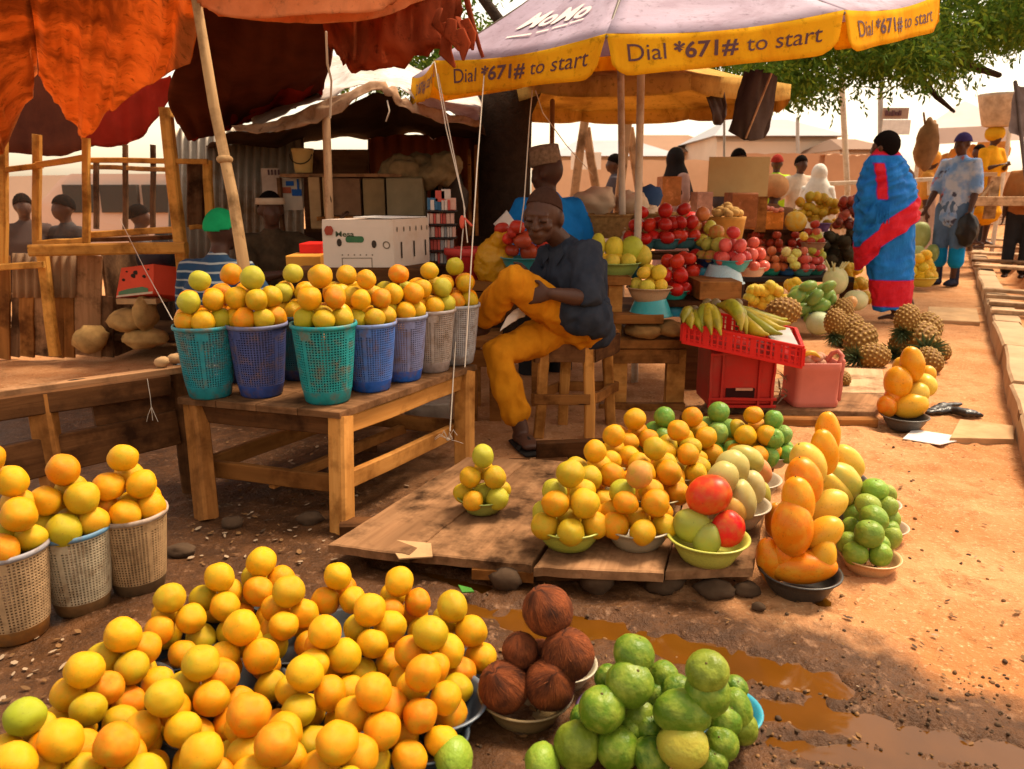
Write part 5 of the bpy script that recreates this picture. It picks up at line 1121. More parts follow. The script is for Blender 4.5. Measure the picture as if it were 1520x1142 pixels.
kp_((55,200),(55,368),5.0,.045,'post'); kp_((62,368),(82,528),5.0,.06,'post'); kp_((128,205),(128,366),4.9,.040,'post'); kp_((4,200),(4,400),4.95,.05,'post')
kp_((-60,262),(62,246),4.95,.034); kp_((55,245),(126,234),4.9,.036); kp_((126,238),(308,240),4.95,.032); kp_((130,248),(250,252),5.3,.03); kp_((130,349),(260,341),4.95,.040); kp_((58,362),(130,357),4.92,.04); kp_((-60,402),(65,393),4.9,.04)
kp_((46,372),(277,368),4.8,.07,'sill'); kp_((130,356),(262,352),5.1,.03,'sill',W_kd)
for x in (186,227): kp_((x,215),(x,342),5.3,.03,'mullion',W_kd)
kp_((143,240),(143,340),5.25,.03,'mullion',W_kd); kp_((308,238),(312,335),5.1,.05,'post'); kp_((282,338),(312,336),5.0,.03); kp_((292,240),(292,338),5.15,.1,'board',W_kd)
m,nt,b,o=newmat('dusty_pane'); t=NT(nt); tr0=t.n('BsdfTransparent'); mx=t.n('MixShader'); mx.inputs[0].default_value=.03; b.inputs['Base Color'].default_value=(.5,.33,.22,1); b.inputs['Roughness'].default_value=.4
t.link(tr0.outputs[0],mx.inputs[1]); t.link(b.outputs[0],mx.inputs[2]); t.link(mx.outputs[0],o.inputs[0])
for (x0,y0,x1,y1,Y) in ((7,258,52,390,4.96),(60,250,124,350,4.93),(133,246,250,342,5.02)):
    mb=MB(); mb.grid([[V(x,y,Y) for x in (x0,x1)] for y in (y0,y1)]); mb.build('pane',m,ki,solid=.004)
mb=MB(); corr(mb,18,112,376,442,5.06,pitch=13); mb.build('zinc_sheet',M_rust,ki,solid=.003)
xs_=[-60,-14,16,30,52,78,96,112,152,170]
for i,(a,b_) in enumerate(zip(xs_,xs_[1:])):
    mb=MB(); y0=378 if i in (0,1,7) else 440; yb=530+R(-3,3); vb(mb,((a+b_)/2,yb),((a+b_)/2+R(-2,2),y0),5.08+.012*(i%3),(b_-a-1)*5.1/1142,.02); mb.build('board',(W_old if i in (4,7) else W_kd if i in (2,8) else W_mid),ki)
bx(MB(),-40,478,160,482,5.6,.05).build('board',W_kd,ki)
mb=MB(); bx(mb,150,378,285,535,5.75,.03); mb.build('back_wall',plain('shaded_boards',(.05,.025,.014),.9,.4,6),ki)  # boards near black: the shade of the kiosk interior is in their colour
bx(MB(),152,376,168,530,5.1,.5).build('board',W_kd,ki)
bx(MB(),150,497,285,506,5.1,.6).build('shelf',W_kd,ki)
rc=root('carton','crushed red carton with watermelon print tipped on the sacks','box',V(220,470,5.0))
M_wm=plain('red_carton',(.68,.075,.035),.6,.2,6,bump=.05); A_=V(180,398,4.98);B_=V(228,392,4.9);C_=V(228,436,4.92);D_=V(172,442,5.0); dv=Vc((.20,.22,-.06))
mb=MB(); mb.add([A_,B_,C_,D_,A_+dv,B_+dv,C_+dv,D_+dv],[[3,2,1,0],[0,1,5,4],[1,2,6,5],[2,3,7,6],[3,0,4,7],[4,5,6,7]],mi=0)
mb.build('box',M_wm,rc)
def quadp(p00,p10,p11,p01,u,v): return p00*(1-u)*(1-v)+p10*u*(1-v)+p11*u*v+p01*(1-u)*v
mb=MB(); fo=Vc((0,-.004,0)); mb.add([quadp(A_,B_,C_,D_,u,v)+fo for u,v in ((.06,.80),(.3,.74),(.7,.72),(.86,.80),(.86,.92),(.06,.92))],[[5,4,3,2,1,0]]); mb.build('print_green',plain('print_green',(.10,.20,.11),.6),rc)
mb=MB(); mb.add([quadp(A_,B_,C_,D_,u,v)+fo for u,v in ((0.02,.93),(.98,.92),(.98,.99),(.02,.99))],[[3,2,1,0]]); mb.build('print_white',plain('print_white',(.62,.5,.38),.6),rc)
mb=MB()
for u,v,s_ in ((.15,.42,.012),(.75,.38,.014),(.50,.22,.018),(.45,.32,.02),(.85,.16,.008),(.2,.15,.007)): mb.ell(quadp(A_,B_,C_,D_,u,v)+fo*.3,(s_*1.3,.003,s_*.8),nu=10,nv=6)
mb.build('print_seed',plain('print_seed',(.03,.02,.015),.7),rc)
mb=MB(); bx(mb,172,444,232,452,4.95,.26); mb.build('base_flap',M_card,rc)
for (x,y,w,h,l,sd2) in ((192,476,30,17,'upper folded tan sack under the red carton',1),(216,466,14,26,'upright end of a tan sack under the red carton',2),(215,502,33,15,'lower folded tan sack under the red carton',3)):
    mb=MB(); mb.ell(V(x,y,5.0),(w*5/1142,.12,h*5/1142),nu=22,nv=14,fn=lambda q:1+.22*noise.noise(q*2+Vc((sd2*5,0,0)))+.10*abs(noise.noise(q*5))); tag(mb.build('sack',plain('tan_sack',(.50,.29,.10),.9,.5,14,bump=.6)),l,'sack','sacks in the kiosk')
mb=MB(); mb.ell(V(135,503,5.0),(.11,.1,.09),nu=14,nv=10,fn=lambda q:1+.25*noise.noise(q*2)); tag(mb.build('stone',plain('tan_sack',())),'tan boulder at the foot of the kiosk boards','stone')
mb=MB(); mb.lathe([(.12,0),(.13,.03),(.135,.16),(.125,.16),(.12,.04),(.0001,.03)],24,V(234,395,5.3)); tag(mb.build('basin',plain('dark_basin',(.03,.03,.045),.35)),'dark round basin in the shade behind the kiosk sill','basin')
# ---------------------------------------------------------------- dark shop under the white tarp
sh=root('shop','open fronted dark shop walled with zinc and boards','shop',Vc((*V(520,420,6.0).xy,0)))
mb=MB(); corr(mb,250,452,190,470,5.6,5.9,pitch=12,amp=.014); mb.build('zinc_wall',M_zinc,sh,solid=.003)
bx(MB(),446,222,552,345,6.05,.04).build('board_wall',W_kd,sh)
mb=MB(); corr(mb,546,712,200,420,6.1,pitch=19,amp=.02); mb.build('red_zinc',plain('red_zinc',(.36,.085,.024),.6,.4,3,dirt=(.11,.03,.012)),sh,solid=.003)
bx(MB(),300,340,720,480,6.3,.05).build('back_board',plain('shaded_boards',()),sh)  # same near-black boards, interior shade put into the colour
bx(MB(),415,258,596,263,5.2,.45).build('shelf',W_old,sh); bx(MB(),470,322,655,328,5.1,.5).build('shelf',W_mid,sh)
for x in (420,655): bx(MB(),x-5,264,x+5,470,5.3,.05).build('post',W_kd,sh)
bx(MB(),704,215,710,350,5.4,.03).build('post',W_mid,sh); bx(MB(),694,222,700,350,5.5,.03).build('post',W_mid,sh)
def cart(x0,y0,x1,y1,Y,th,m,l,g='cartons in the dark shop'): boxthing('carton',x0,y0,x1,y1,Y,th,m,l,'carton',g,ch=.03)
cart(478,263,490,322,5.15,.3,M_card,'narrow tan carton beside the pale roof post'); cart(457,262,478,340,5.2,.3,M_card,'tall tan carton at the left of the shop shelf')
cart(492,265,536,321,5.2,.3,plain('brown_carton',(.24,.125,.065),.85,.4,6,dirt=(.09,.045,.025)),'dark brown carton in the middle of the shop shelf')
cart(538,265,572,321,5.22,.3,plain('olive_carton',(.29,.19,.09),.85,.4,6),'olive brown carton right of the dark one'); cart(573,264,628,321,5.18,.3,plain('green_carton',(.27,.21,.12),.85,.35,6),'widest greenish carton at the right of the shop shelf')
mb=MB()
for k in range(7): mb.ell(V(585+k*13,248+R(-5,22),5.35+R(-.05,.1)),(.10,.11,.075),nu=14,nv=10,fn=lambda q:1+.3*noise.noise(q*2.2+Vc((k*4,0,0))))
tag(fuse(mb,'sack_heap',plain('jute',(.28,.19,.09),.95,.5,16,bump=.6),voxel=.02,smooth=2,wr=.02,wsc=12),'slumped jute sacks heaped on top of the cartons','sacks')
mb=MB(); mb.ell(V(668,300,5.5),(.13,.15,.2),nu=14,nv=10,fn=lambda q:1+.25*noise.noise(q*2)); tag(mb.build('sack',plain('dark_sack',(.05,.03,.02),.95,.4,10,bump=.4)),'dark sack in shadow right of the cartons','sack')
bu=root('bucket','yellowed paint bucket with wire handle on the shop shelf','bucket',V(451,257,5.3)); p=bu.location
mb=MB(); mb.lathe([(.052,0),(.056,.004),(.068,.13),(.072,.135),(.074,.155),(.066,.155),(.05,.02),(.0001,.02)],24,p); mb.build('body',plain('cream_plastic',(.66,.44,.16),.5,.3,4,dirt=(.62,.30,.02)),bu)
mb=MB(); mb.tube([p+Vc((math.cos(a)*.072,-.05-.03*math.sin(a),.115-.06*math.sin(a))) for a in [i*math.pi/8 for i in range(9)]],.004,6); mb.build('handle',plain('dark_wire',(.04,.03,.02),.5),bu)
ps=root('poster','torn white poster with red and blue print on the zinc wall','poster',V(424,320,5.35))
mb=MB(); bx(mb,413,264,450,312,5.36,.006); mb.build('sheet',plain('poster_white',(.60,.50,.40),.8,.3,6),ps)
mb=MB(); bx(mb,416,278,432,287,5.35,.004); mb.build('red_print',plain('poster_red',(.42,.10,.05),.8),ps)
mb=MB(); bx(mb,433,281,448,291,5.35,.004); bx(mb,440,266,444,281,5.35,.004); bx(mb,424,269,436,276,5.35,.004); mb.build('blue_print',plain('poster_blue',(.02,.10,.38),.8),ps)
ps=root('poster','pinkish torn poster left of the red and blue one','poster',V(402,290,5.38)); mb=MB(); bx(mb,387,250,416,292,5.38,.006); mb.build('sheet',plain('poster_pink',(.52,.38,.30),.8,.4,9),ps)
mb=MB(); [bx(mb,397+k*5,252,400+k*5,260,5.37,.004) for k in range(4)]; mb.build('dark_print',M_txt,ps)
# white printed carton on the stand behind the baskets
cb=root('carton','white fruit carton with apple print behind the baskets','carton',Vc((*V(550,420,3.75).xy,.4)))
Yc=3.75; p0=V(477,326,Yc); p1=V(583,331,Yc); p2=V(636,327,Yc+.28); zb_=V(530,420,Yc).z
M_wc=plain('white_carton',(.66,.52,.42),.75,.12,5,bump=.08,dirt=(.56,.40,.29)); mb=MB()
q0=Vc((p0.x,p0.y,p0.z));q1=Vc((p1.x,p1.y,p0.z));q2=Vc((p2.x,p2.y,p0.z));q3=q0+q2-q1
mb.prism([q0,q1,q2,q3],q0.z-zb_); mb.build('box',M_wc,cb)
mb=MB(); mb.prism([q0+(q1-q0)*.45+Vc((0,0,.012)),q1+Vc((-.01,0,.008)),q2+Vc((-.01,0,.006)),q3+(q2-q3)*.2+Vc((0,-.03,.012))],.004); mb.build('flap',plain('white_flap',(.80,.74,.68),.7),cb)
ex=(q1-q0); ez=Vc((0,0,-(q0.z-zb_))); en=ex.cross(Vc((0,0,1))).normalized(); en=en if en.y<0 else -en
ex2=(q2-q1); en2=ex2.cross(Vc((0,0,1))).normalized(); en2=en2 if en2.x>0 else -en2
def F1(u,v,o=.002): return q0+ex*u+ez*v+en*o
def F2(u,v,o=.002): return q1+ex2*u+ez*v+en2*o
def disc(mb,F,u,v,ru,rv,n=16): mb.add([F(u+ru*math.cos(a),v+rv*math.sin(a)) for a in [i*6.283/n for i in range(n)]],[list(range(n))])
mb=MB(); [disc(mb,lambda u,v,a=a,b_=b_:F1(u,v,.003+.0011*(a*1.3+b_*2.1+3)),.10+a*.03,.17+b_*.03,.036,.045) for a,b_ in ((-1,0),(1,0),(-.7,1),(.7,1),(0,.4),(-.6,-.9),(.6,-.9))]; mb.build('apple_print',plain('print_red',(.36,.06,.03),.7),cb)
a,f,w_=textmesh('Mesa',.02); mb=MB(); mb.add([F1(.19+v.x*.26/w_,.265-v.y*.115) for v in a],f); mb.build('lettering',plain('print_dark_green',(.06,.08,.04),.7),cb)
mb=MB(); vs=[F1(.36+.035*math.cos(a)*(1 if True else 0)+(0 if math.cos(a)<0 else .19),.31+.05*math.sin(a)) for a in [i*6.283/24 for i in range(24)]]; mb.add(vs,[list(range(24))]); mb.build('green_print',plain('print_green2',(.05,.14,.06),.7),cb)
mb=MB(); disc(mb,F1,.235,.36,.035,.062); disc(mb,F1,.725,.385,.035,.062); [mb.add([F2(u-.02,.36,.003),F2(u+.02,.36,.003),F2(u+.02,.62,.003),F2(u-.02,.62,.003)],[[0,1,2,3]]) for u in (.2,.55,.88)]; mb.build('hand_hole',plain('dark_hole2',(.05,.035,.025),.9),cb)
mb=MB()
for u in (.1,.28,.45,.62,.78,.94): disc(mb,F2,u,.16,.018,.045,8)
for k in range(6): disc(mb,F1,.27+k*.085,.555,.012,.012,6)
for (a_,b_,c_,d_) in ((.26,.60,.27,.95),(.68,.60,.69,.95),(.272,.60,.678,.61)): mb.add([F1(a_,b_),F1(c_,b_),F1(c_,d_),F1(a_,d_)],[[0,1,2,3]])
ring=[F1(.90+.05*math.cos(a)-.02*math.sin(a),.40+.055*math.sin(a)+.03*math.cos(a)) for a in [i*.5236 for i in range(12)]]; ring2=[F1(.90+.035*math.cos(a)-.014*math.sin(a),.40+.039*math.sin(a)+.02*math.cos(a)) for a in [i*.5236 for i in range(12)]]
mb.add(ring+ring2,[[i,(i+1)%12,12+(i+1)%12,12+i] for i in range(12)]); mb.build('fine_print',plain('print_grey',(.16,.12,.08),.7),cb)
boxthing('stand',440,398,640,470,3.72,.4,W_dark,'dark wooden stand under the white carton','stand')
bx(mb:=MB(),444,362,478,382,4.0,.2); tag(mb.build('carton',M_red2),'bright red carton stacked left of the white carton','carton','cartons behind the baskets')
bx(mb:=MB(),424,380,477,410,3.85,.22); tag(mb.build('carton',plain('orange_carton',(.62,.27,.04),.75,.2,6)),'orange carton with slots under the red one','carton','cartons behind the baskets')
# rack of small packets right of the white carton
rk=root('packet_rack','dark tiered rack of small packets behind the baskets','rack',Vc((*V(655,425,4.1).xy,.4)))
for k,y in enumerate((313,333,353,372,392)): bx(MB(),632,y,676,y+2,4.1,.16).build('shelf',plain('rack_dark',(.03,.02,.018),.6),rk)
pk_c=[(.60,.48,.42),(.50,.08,.06),(.28,.26,.26),(.62,.34,.26),(.04,.12,.22)]
pm=[plain('packet_%s'%n,c,.5,.2,30) for n,c in zip(('white','red','grey','pink','blue'),pk_c)]
for k,y in enumerate((313,333,353,372,392)):
    x=634
    while x<672:
        w2=R(3.5,6.5); bx(mb:=MB(),x,y-16,x+w2-.5,y-.5,4.11+R(0,.02),.05); mb.build('packet',random.choice(pm[:4] if k else [pm[1],pm[4],pm[0]]),rk); x+=w2
for x0,y0,x1,y1,i in ((634,294,650,312,4),(646,283,660,300,1),(655,281,668,296,0),(662,294,676,312,3)): bx(mb:=MB(),x0,y0,x1,y1,4.12,.06); mb.build('packet',pm[i],rk)
bx(mb:=MB(),630,394,690,420,4.05,.2); mb.build('base',W_dark,rk)
# ---------------------------------------------------------------- goods behind the fruit stall
M_rat=plain('rattan',(.42,.22,.07),.8,.55,40,bump=.8)
def rattan(px,py,Y,r,h,l,fill=None):
    t=root('basket',l,'basket',V(px,py,Y),'woven baskets behind the stall'); mb=MB(); prof=[(r*.8,0)]+[(r*(.82+.18*i/9)+(.006 if i%2 else -.004),h*(i+.5)/10) for i in range(10)]+[(r*1.06,h*.98),(r*1.06,h*1.04),(r*.96,h*1.03),(r*.9,h*.8),(.0001,h*.75)]
    mb.lathe(prof,30,t.location); mb.build('body',M_rat,t); return t
rattan(892,352,5.0,.20,.14,'wide woven basket behind the pears, left of the poles'); rattan(965,352,5.1,.22,.15,'woven basket between the two white poles'); rattan(1030,352,5.2,.14,.13,'small woven basket with a red cup right of the poles')
mb=MB(); mb.ell(V(1026,328,5.2),(.09,.07,.06),nu=14,nv=8); tag(mb.build('cup',plain('red_plastic_bright',(.65,.02,.02),.4)),'bright red cup lying on the small woven basket','cup')
for k,(x,y,w,h) in enumerate(((885,300,30,20),(938,303,24,18),(870,318,20,14),(955,318,28,14))):
    mb=MB(); mb.ell(V(x,y,5.3+.05*k),(w*5.3/1142,.16,h*5.3/1142),nu=22,nv=14,fn=lambda q:1+.35*noise.noise(q*1.8+Vc((k*9,0,0)))+.22*abs(noise.noise(q*3.5)))
    tag(mb.build('sack',plain('brown_paper',(.66,.48,.32),.85,.3,6,bump=.4)),('biggest crumpled brown paper sack behind the man','pale paper sack between the two poles','small paper sack low behind the man','flat pale sack on the middle woven basket')[k],'sack','paper sacks behind the stall')
mb=MB(); mb.ell(V(960,296,5.6),(.12,.10,.09),Matrix.Rotation(-.5,3,'Y'),nu=16,nv=10,fn=lambda q:1+.2*noise.noise(q*2)); tag(mb.build('bundle',plain('blue_cloth',(.03,.07,.17),.9,.3,8)),'dark blue cloth bundle between the two poles','bundle')
tb2=root('basket','tall orange tan tub heaped with brown tubers','basket',V(1076,362,5.0)); mb=MB(); p=tb2.location
mb.lathe([(.095,0),(.10,.01),(.118,.15),(.122,.17),(.11,.17),(.0001,.15)],28,p); mb.build('body',plain('tan_tub',(.56,.27,.05),.7,.4,10,dirt=(.35,.14,.03)),tb2)
for k in range(16):
    a=k*2.4; r=.085*math.sqrt(k/16); q=p+Vc((math.cos(a)*r,math.sin(a)*r,.235-.6*r)); mb=MB(); mb.ell(q,(.036,.028,.026),Matrix.Rotation(R(0,3),3,'Z'),nu=12,nv=8); tag(mb.build('tuber',plain('tuber',(.56,.33,.10),.8,.3,20)),'brown tuber heaped in the tall tan tub','tuber','tubers in the tan tub')
sb=root('board','large blank tan board on posts behind the stall','board',V(1096,380,6.6)); bx(MB(),1054,233,1139,292,6.6,.03).build('panel',plain('tan_panel',(.46,.33,.15),.85,.2,3,dirt=(.38,.24,.10)),sb)
bx(MB(),1078,292,1090,345,6.6,.05).build('post',W_mid,sb); bx(MB(),1126,292,1136,345,6.6,.05).build('post',W_mid,sb)
for (x0,y0,x1,y1,Y,c,l,n) in ((1088,286,1122,340,6.2,(.30,.10,.03),'dark red brown cabinet under the tan board','cabinet'),(1121,315,1162,341,7.1,(.66,.20,.02),'orange packet carton on the dark shelf','carton'),(984,262,1010,306,6.4,(.52,.20,.06),'orange packet display below the veiled woman','packets'),(1036,285,1056,330,6.2,(.50,.27,.20),'pink patterned sack beside the tan tub','sack')):
    boxthing(n,x0,y0,x1,y1,Y,.25,plain('goods_%d'%x0,c,.7,.4,20,dirt=tuple(min(1,q*1.5+.05) for q in c)),l,n)
for k in range(6): mb=MB(); mb.ell(V(1124+k*7,312+R(-4,2),7.1),(.03,.03,.022),nu=8,nv=6); tag(mb.build('packet',plain('pink_packet',(.72,.24,.16),.5)),'shiny pink packet on the orange carton','packet','pink packets')
fruit('melon',V(1181,329,7.1),.092,(.66,.34,.02),'round golden pumpkin at the end of the dark shelf','pumpkins',cat='pumpkin')
# market tables with fruit further back
ft2=root('market_table','long dark table of fruit in the middle distance','table',Vc((*V(1180,440,6.2).xy,0)))
bx(MB(),1098,341,1215,347,7.35,.5).build('shelf',W_dark,ft2); bx(MB(),1104,412,1268,419,6.75,.75).build('tabletop',plain('black_top',(.03,.02,.018),.7,.3),ft2)
for x in (1112,1258): bx(MB(),x-6,419,x+6,455,6.85,.06).build('leg',W_dark,ft2)
for x in (1102,1212): bx(MB(),x-3,347,x+3,412,7.4,.04).build('post',W_dark,ft2)
RD=[(.46,.05,.025),(.52,.10,.045),(.40,.05,.02)]; OG=[(.60,.20,.08),(.56,.15,.05)]
for (px,py,Y,r,bc,d,bl,k,cs,fr_) in [(1143,408,6.95,.10,(.02,.30,.20),'the green bowl on the back table','green bowl of tomatoes on the back table','tomato',OG,.041),(1168,408,6.95,.10,(.03,.14,.36),'the blue bowl on the back table','blue bowl of tomatoes on the back table','tomato',OG,.041),(1190,409,6.9,.10,(.10,.34,.30),'the pale teal bowl on the back table','pale teal bowl of pink plums on the back table','plum',[(.62,.08,.06),(.66,.16,.10)],.041),(1208,408,7.0,.09,(.03,.24,.16),'the small green bowl on the back table','small green bowl of plums on the back table','plum',[(.62,.08,.06)],.038),
   (1123,392,7.15,.095,(.3,.1,.05),'the leftmost dark bowl at the back','leftmost dark bowl of apples at the back','apple',RD,.039),(1150,384,7.3,.105,(.3,.12,.06),'the middle dark bowl at the back','middle dark bowl of apples at the back','apple',RD,.041),(1178,384,7.3,.105,(.3,.12,.06),'the right dark bowl at the back','right dark bowl of apples at the back','apple',RD,.041),(1206,371,7.05,.115,(.44,.26,.16),'the raised tan bowl of apples','raised tan bowl of apples by the dark greens','apple',RD,.042),(1120,372,7.4,.105,(.3,.12,.06),'the far left bowl by the tub','dark bowl of apples by the tan tub','apple',RD,.042)]:
    upile(px,py,Y,r,d,bc,bl,k,fr_,cs,(5,3,1))
for px,py,w,h,c,l in [(1193,351,14,16,(.70,.48,.05),'yellow apple on the back row of the far table'),(1167,374,15,14,(.70,.55,.20),'cream apple among the red ones on the back table'),(1182,376,15,14,(.62,.58,.14),'pale green apple among the red ones on the back table'),(1176,384,16,18,(.66,.62,.16),'pale green pear among the red apples'),(1180,394,16,14,(.66,.6,.12),'lowest pale green apple on the back table')]:
    p=V(px,py,6.8); fruit('apple',p,w*.5*dep(p)/FPX,c,l,'pale apples on the back table')
# far banana-yellow and dark produce heaps
def heap(name,cx_,cy_,wx,wy,Y,n,r,cols,label,group,kind='lemon',depth=.3):
    for k in range(n):
        u=R(-1,1); v=R(0,1)**1.3; px=cx_+wx*u*(1-.55*v); py=cy_-wy*v; p=V(px,py,Y+R(0,depth)*(1-v)); fruit(kind,p,r*R(.85,1.1),random.choice(cols),label,group)
YB=[(.70,.36,.02),(.74,.44,.03),(.60,.36,.03)]
heap('',1215,335,50,44,7.6,60,.046,YB,'small yellow fruit in the far heap behind the pumpkin','yellow fruit heaped behind the pumpkin')
bowl(V(1218,344,7.3),.09,(.14,.07,.24),'purple bowl below the far yellow heap',var=2)
heap('',1262,335,22,40,7.4,30,.045,[(.30,.04,.02),(.44,.09,.05),(.20,.05,.03)],'dark red fruit in the far heap by the blue wrap','dark red fruit heaped by the blue wrap','plum')
M_dg=plain('dark_produce',(.08,.06,.03),.9,.6,14,bump=.8); mb=MB()
for k in range(40): mb.ell(V(R(1222,1280),R(345,395),7.3+R(0,.3)),(.06,.06,.05),nu=9,nv=6,fn=lambda q:1+.4*noise.noise(q*2+Vc((k,0,0))))
tag(mb.build('vegetables',M_dg),kind='stuff')
heap('',1212,385,12,40,7.0,14,.042,[(.62,.56,.08),(.52,.52,.07)],'yellow green apple stacked beside the back table','yellow green apples stacked beside the back table','apple',.1)
heap('',1150,388,52,26,7.55,48,.041,RD+OG,'small red apple in the packed rows at the back of the far table','red apples packed at the back of the far table','apple')
# ground heaps: lemons, green mangoes, melons
heap('',1135,458,38,34,6.0,52,.045,[(.80,.48,.04),(.74,.50,.05),(.66,.52,.06)],'yellow lemon in the ground heap behind the plantains','lemons heaped behind the plantains')
heap('',1178,432,14,16,6.3,10,.045,[(.80,.46,.03)],'yellow lemon in the small heap above the green mangoes','lemons above the green mangoes')
for i,(x,y,w,h,rot) in enumerate([(1185,432,20,16,80),(1205,436,22,18,80),(1222,430,22,18,70),(1228,440,22,17,60),(1180,445,20,15,85),(1196,450,22,20,20),(1212,450,22,18,80),(1236,445,15,18,10),(1190,460,24,18,80),(1203,458,12,16,0),(1218,455,26,20,70),(1198,472,12,16,20),(1182,440,26,18,60),(1230,425,20,16,60),(1210,442,24,20,40),(1200,425,22,16,80)]):
    p=V(x,y,6.1-.01*i); r=w*.5*dep(p)/FPX; fruit('mango',p,(r*.85,r*.85,r*1.0),(.17,.30,.06),'dark green mango in the heap beside the white melons','green mangoes heaped on the ground',axisM(rot,10))
bowl(V(1205,474,6.1),.13,(.012,.07,.16),'navy tub under the green mangoes',var=1)
for x,y,w,h,Y,c,l in [(1240,417,36,40,6.6,(.60,.58,.30),'upright white green melon with its pale stalks up'),(1270,446,35,30,6.5,(.60,.58,.30),'round pale melon lying right of the upright one'),(1215,480,36,34,5.9,(.50,.55,.32),'pale green melon behind the upright pineapple'),(1366,350,28,40,9.6,(.36,.36,.10),'tall green watermelon right of the blue wrap'),(1362,378,22,26,9.3,(.42,.42,.14),'smaller striped watermelon below the tall one'),(1384,376,18,26,9.4,(.20,.24,.07),'dark green watermelon by the blue boots'),(1252,473,26,28,6.0,(.62,.56,.36),'cream melon behind the pineapple heap')]:
    p=V(x,y,Y); r=w*.5*dep(p)/FPX; fruit('melon',p,(r,r,r*h/w/1.05),c,l,'melons for sale',Matrix.Rotation(R(0,6),3,'Z'))
mb=MB()
for k in range(7): a=k*.9; b0=V(1240+10*math.cos(a),402,6.6+.05*math.sin(a)); mb.tube([b0,b0+Vc((.01*math.cos(a),0,.03)),b0+Vc((.05*math.cos(a),.03*math.sin(a),.08+R(-.02,.02)))],[.012,.011,.006],6)
tag(mb.build('melon_stalk',plain('pale_stalk',(.62,.56,.26),.7)),'cut pale stalks lying on the upright melon','stalks')
for i,(x,y,w) in enumerate([(1233,458,22),(1246,470,22),(1262,450,20),(1236,470,22),(1252,462,20),(1266,476,18)]): fr('mango',x,y,0,w,(.60,.34,.12),'tan orange mango between melons and pineapples','tan mangoes by the melons',d=6.2)
for (cx_,cy_,wx,wy,Y,n,l) in ((1263,413,20,16,7.2,14,'left of the blue wrap'),(1278,445,16,10,6.9,8,'under the wrap\'s pointed corner'),(1278,425,14,8,7.0,6,'beside the blue hem')): heap('',cx_,cy_,wx,wy,Y,n,.048,[(.80,.42,.02),(.76,.46,.04)],'yellow orange in the ground heap '+l,'yellow oranges on the ground '+l,'grapefruit',.15)
heap('',1366,410,20,34,9.0,34,.06,[(.80,.44,.02),(.76,.46,.04)],'yellow orange in the heap right of the blue wrap','yellow oranges right of the blue wrap','grapefruit')
bowl(V(1366,425,8.9),.17,(.60,.45,.05),'yellow tub of oranges on the ground right of the blue wrap')
# ---------------------------------------------------------------- drain kerb and planks on the right
kb=MB(); segs=[]; L_=(KB-KA).length; x=-2.2
M_conc=plain('concrete',(.50,.32,.18),.9,.3,5,bump=.4,dirt=(.34,.19,.09))
while x<L_+6:
    l=R(.9,1.3); a=KA+KD*x+KN*(.10); b=KA+KD*(x+l-.012)+KN*(.10+R(-.012,.012)); h=.13+R(-.012,.012)
    mb=MB(); mb.bar(Vc((a.x,a.y,h-.19)),Vc((b.x,b.y,h-.19)),.19,.38,ch=.07,bend=.006)
    for v in mb.v: v+=Vc((noise.noise(v*6),noise.noise(v*6+Vc((5,0,0))),noise.noise(v*6+Vc((9,0,0)))))*.012
    tag(mb.build('kerb',M_conc),kind='structure'); 
    a2=a+KN*.82; b2=b+KN*.82; mb=MB(); mb.bar(Vc((a2.x,a2.y,h-.19)),Vc((b2.x,b2.y,h-.19)),.17,.38); tag(mb.build('kerb',M_conc),kind='structure'); x+=l
def dplank(s,w,z,l,mat=W_pale,ext=1.25,a0=.0,sk=0):
    a=KA+KD*s+KN*a0; b=KA+KD*(s+sk)+KN*(a0+ext); mb=MB(); mb.bar(Vc((a.x,a.y,z)),Vc((b.x,b.y,z)),w,.035); tag(mb.build('plank',mat),l,'plank','planks laid across the drain')
sk_=lambda px,py:(G(px,py,.15).xy-KA).dot(KD)
for i,(py,z) in enumerate([(432,.16),(441,.16),(452,.165),(463,.16)]): dplank(sk_(1468,py),.12 if i!=1 else .09,z,['rounded edge plank across the drain, rear of the middle four','narrow plank in the middle four over the drain','broad pale plank in the middle four over the drain','nearest of the middle four planks over the drain'][i],W_pale,sk=-.25+.05*i)
for i,(py,z) in enumerate([(358,.20),(368,.19),(378,.18),(388,.17),(396,.17)]): dplank(sk_(1448,py),.32,z,'long plank in the rear deck over the drain, %s'%['at the far edge','second from the far edge','in its middle','second from the near edge','at the near edge'][i],W_old if i%2 else W_pale,sk=-.8,ext=2.2)
for i,(py,z) in enumerate([(322,.42),(333,.38),(343,.33)]): dplank(sk_(1458,py-0),.35,z,'rough plank on the far heap beside the drain, %s'%['topmost','in the middle','lowest'][i],W_old,sk=-1,ext=3)
dplank(sk_(1505,600),.10,.10,'splintered plank end by the near right edge of the view',W_old)
mb=MB()
for k in range(26): q=KA+KD*R(1.0,6)+KN*R(.3,.75); mb.ell((q.x,q.y,-.30+R(0,.1)),(R(.05,.13),.09,.07),nu=9,nv=6,fn=lambda q:1+.35*noise.noise(q*2+Vc((k,0,0))))
tag(mb.build('rubble',plain('drain_rubble',(.10,.075,.055),.9,.6,8,dirt=(.3,.25,.22))),kind='stuff')
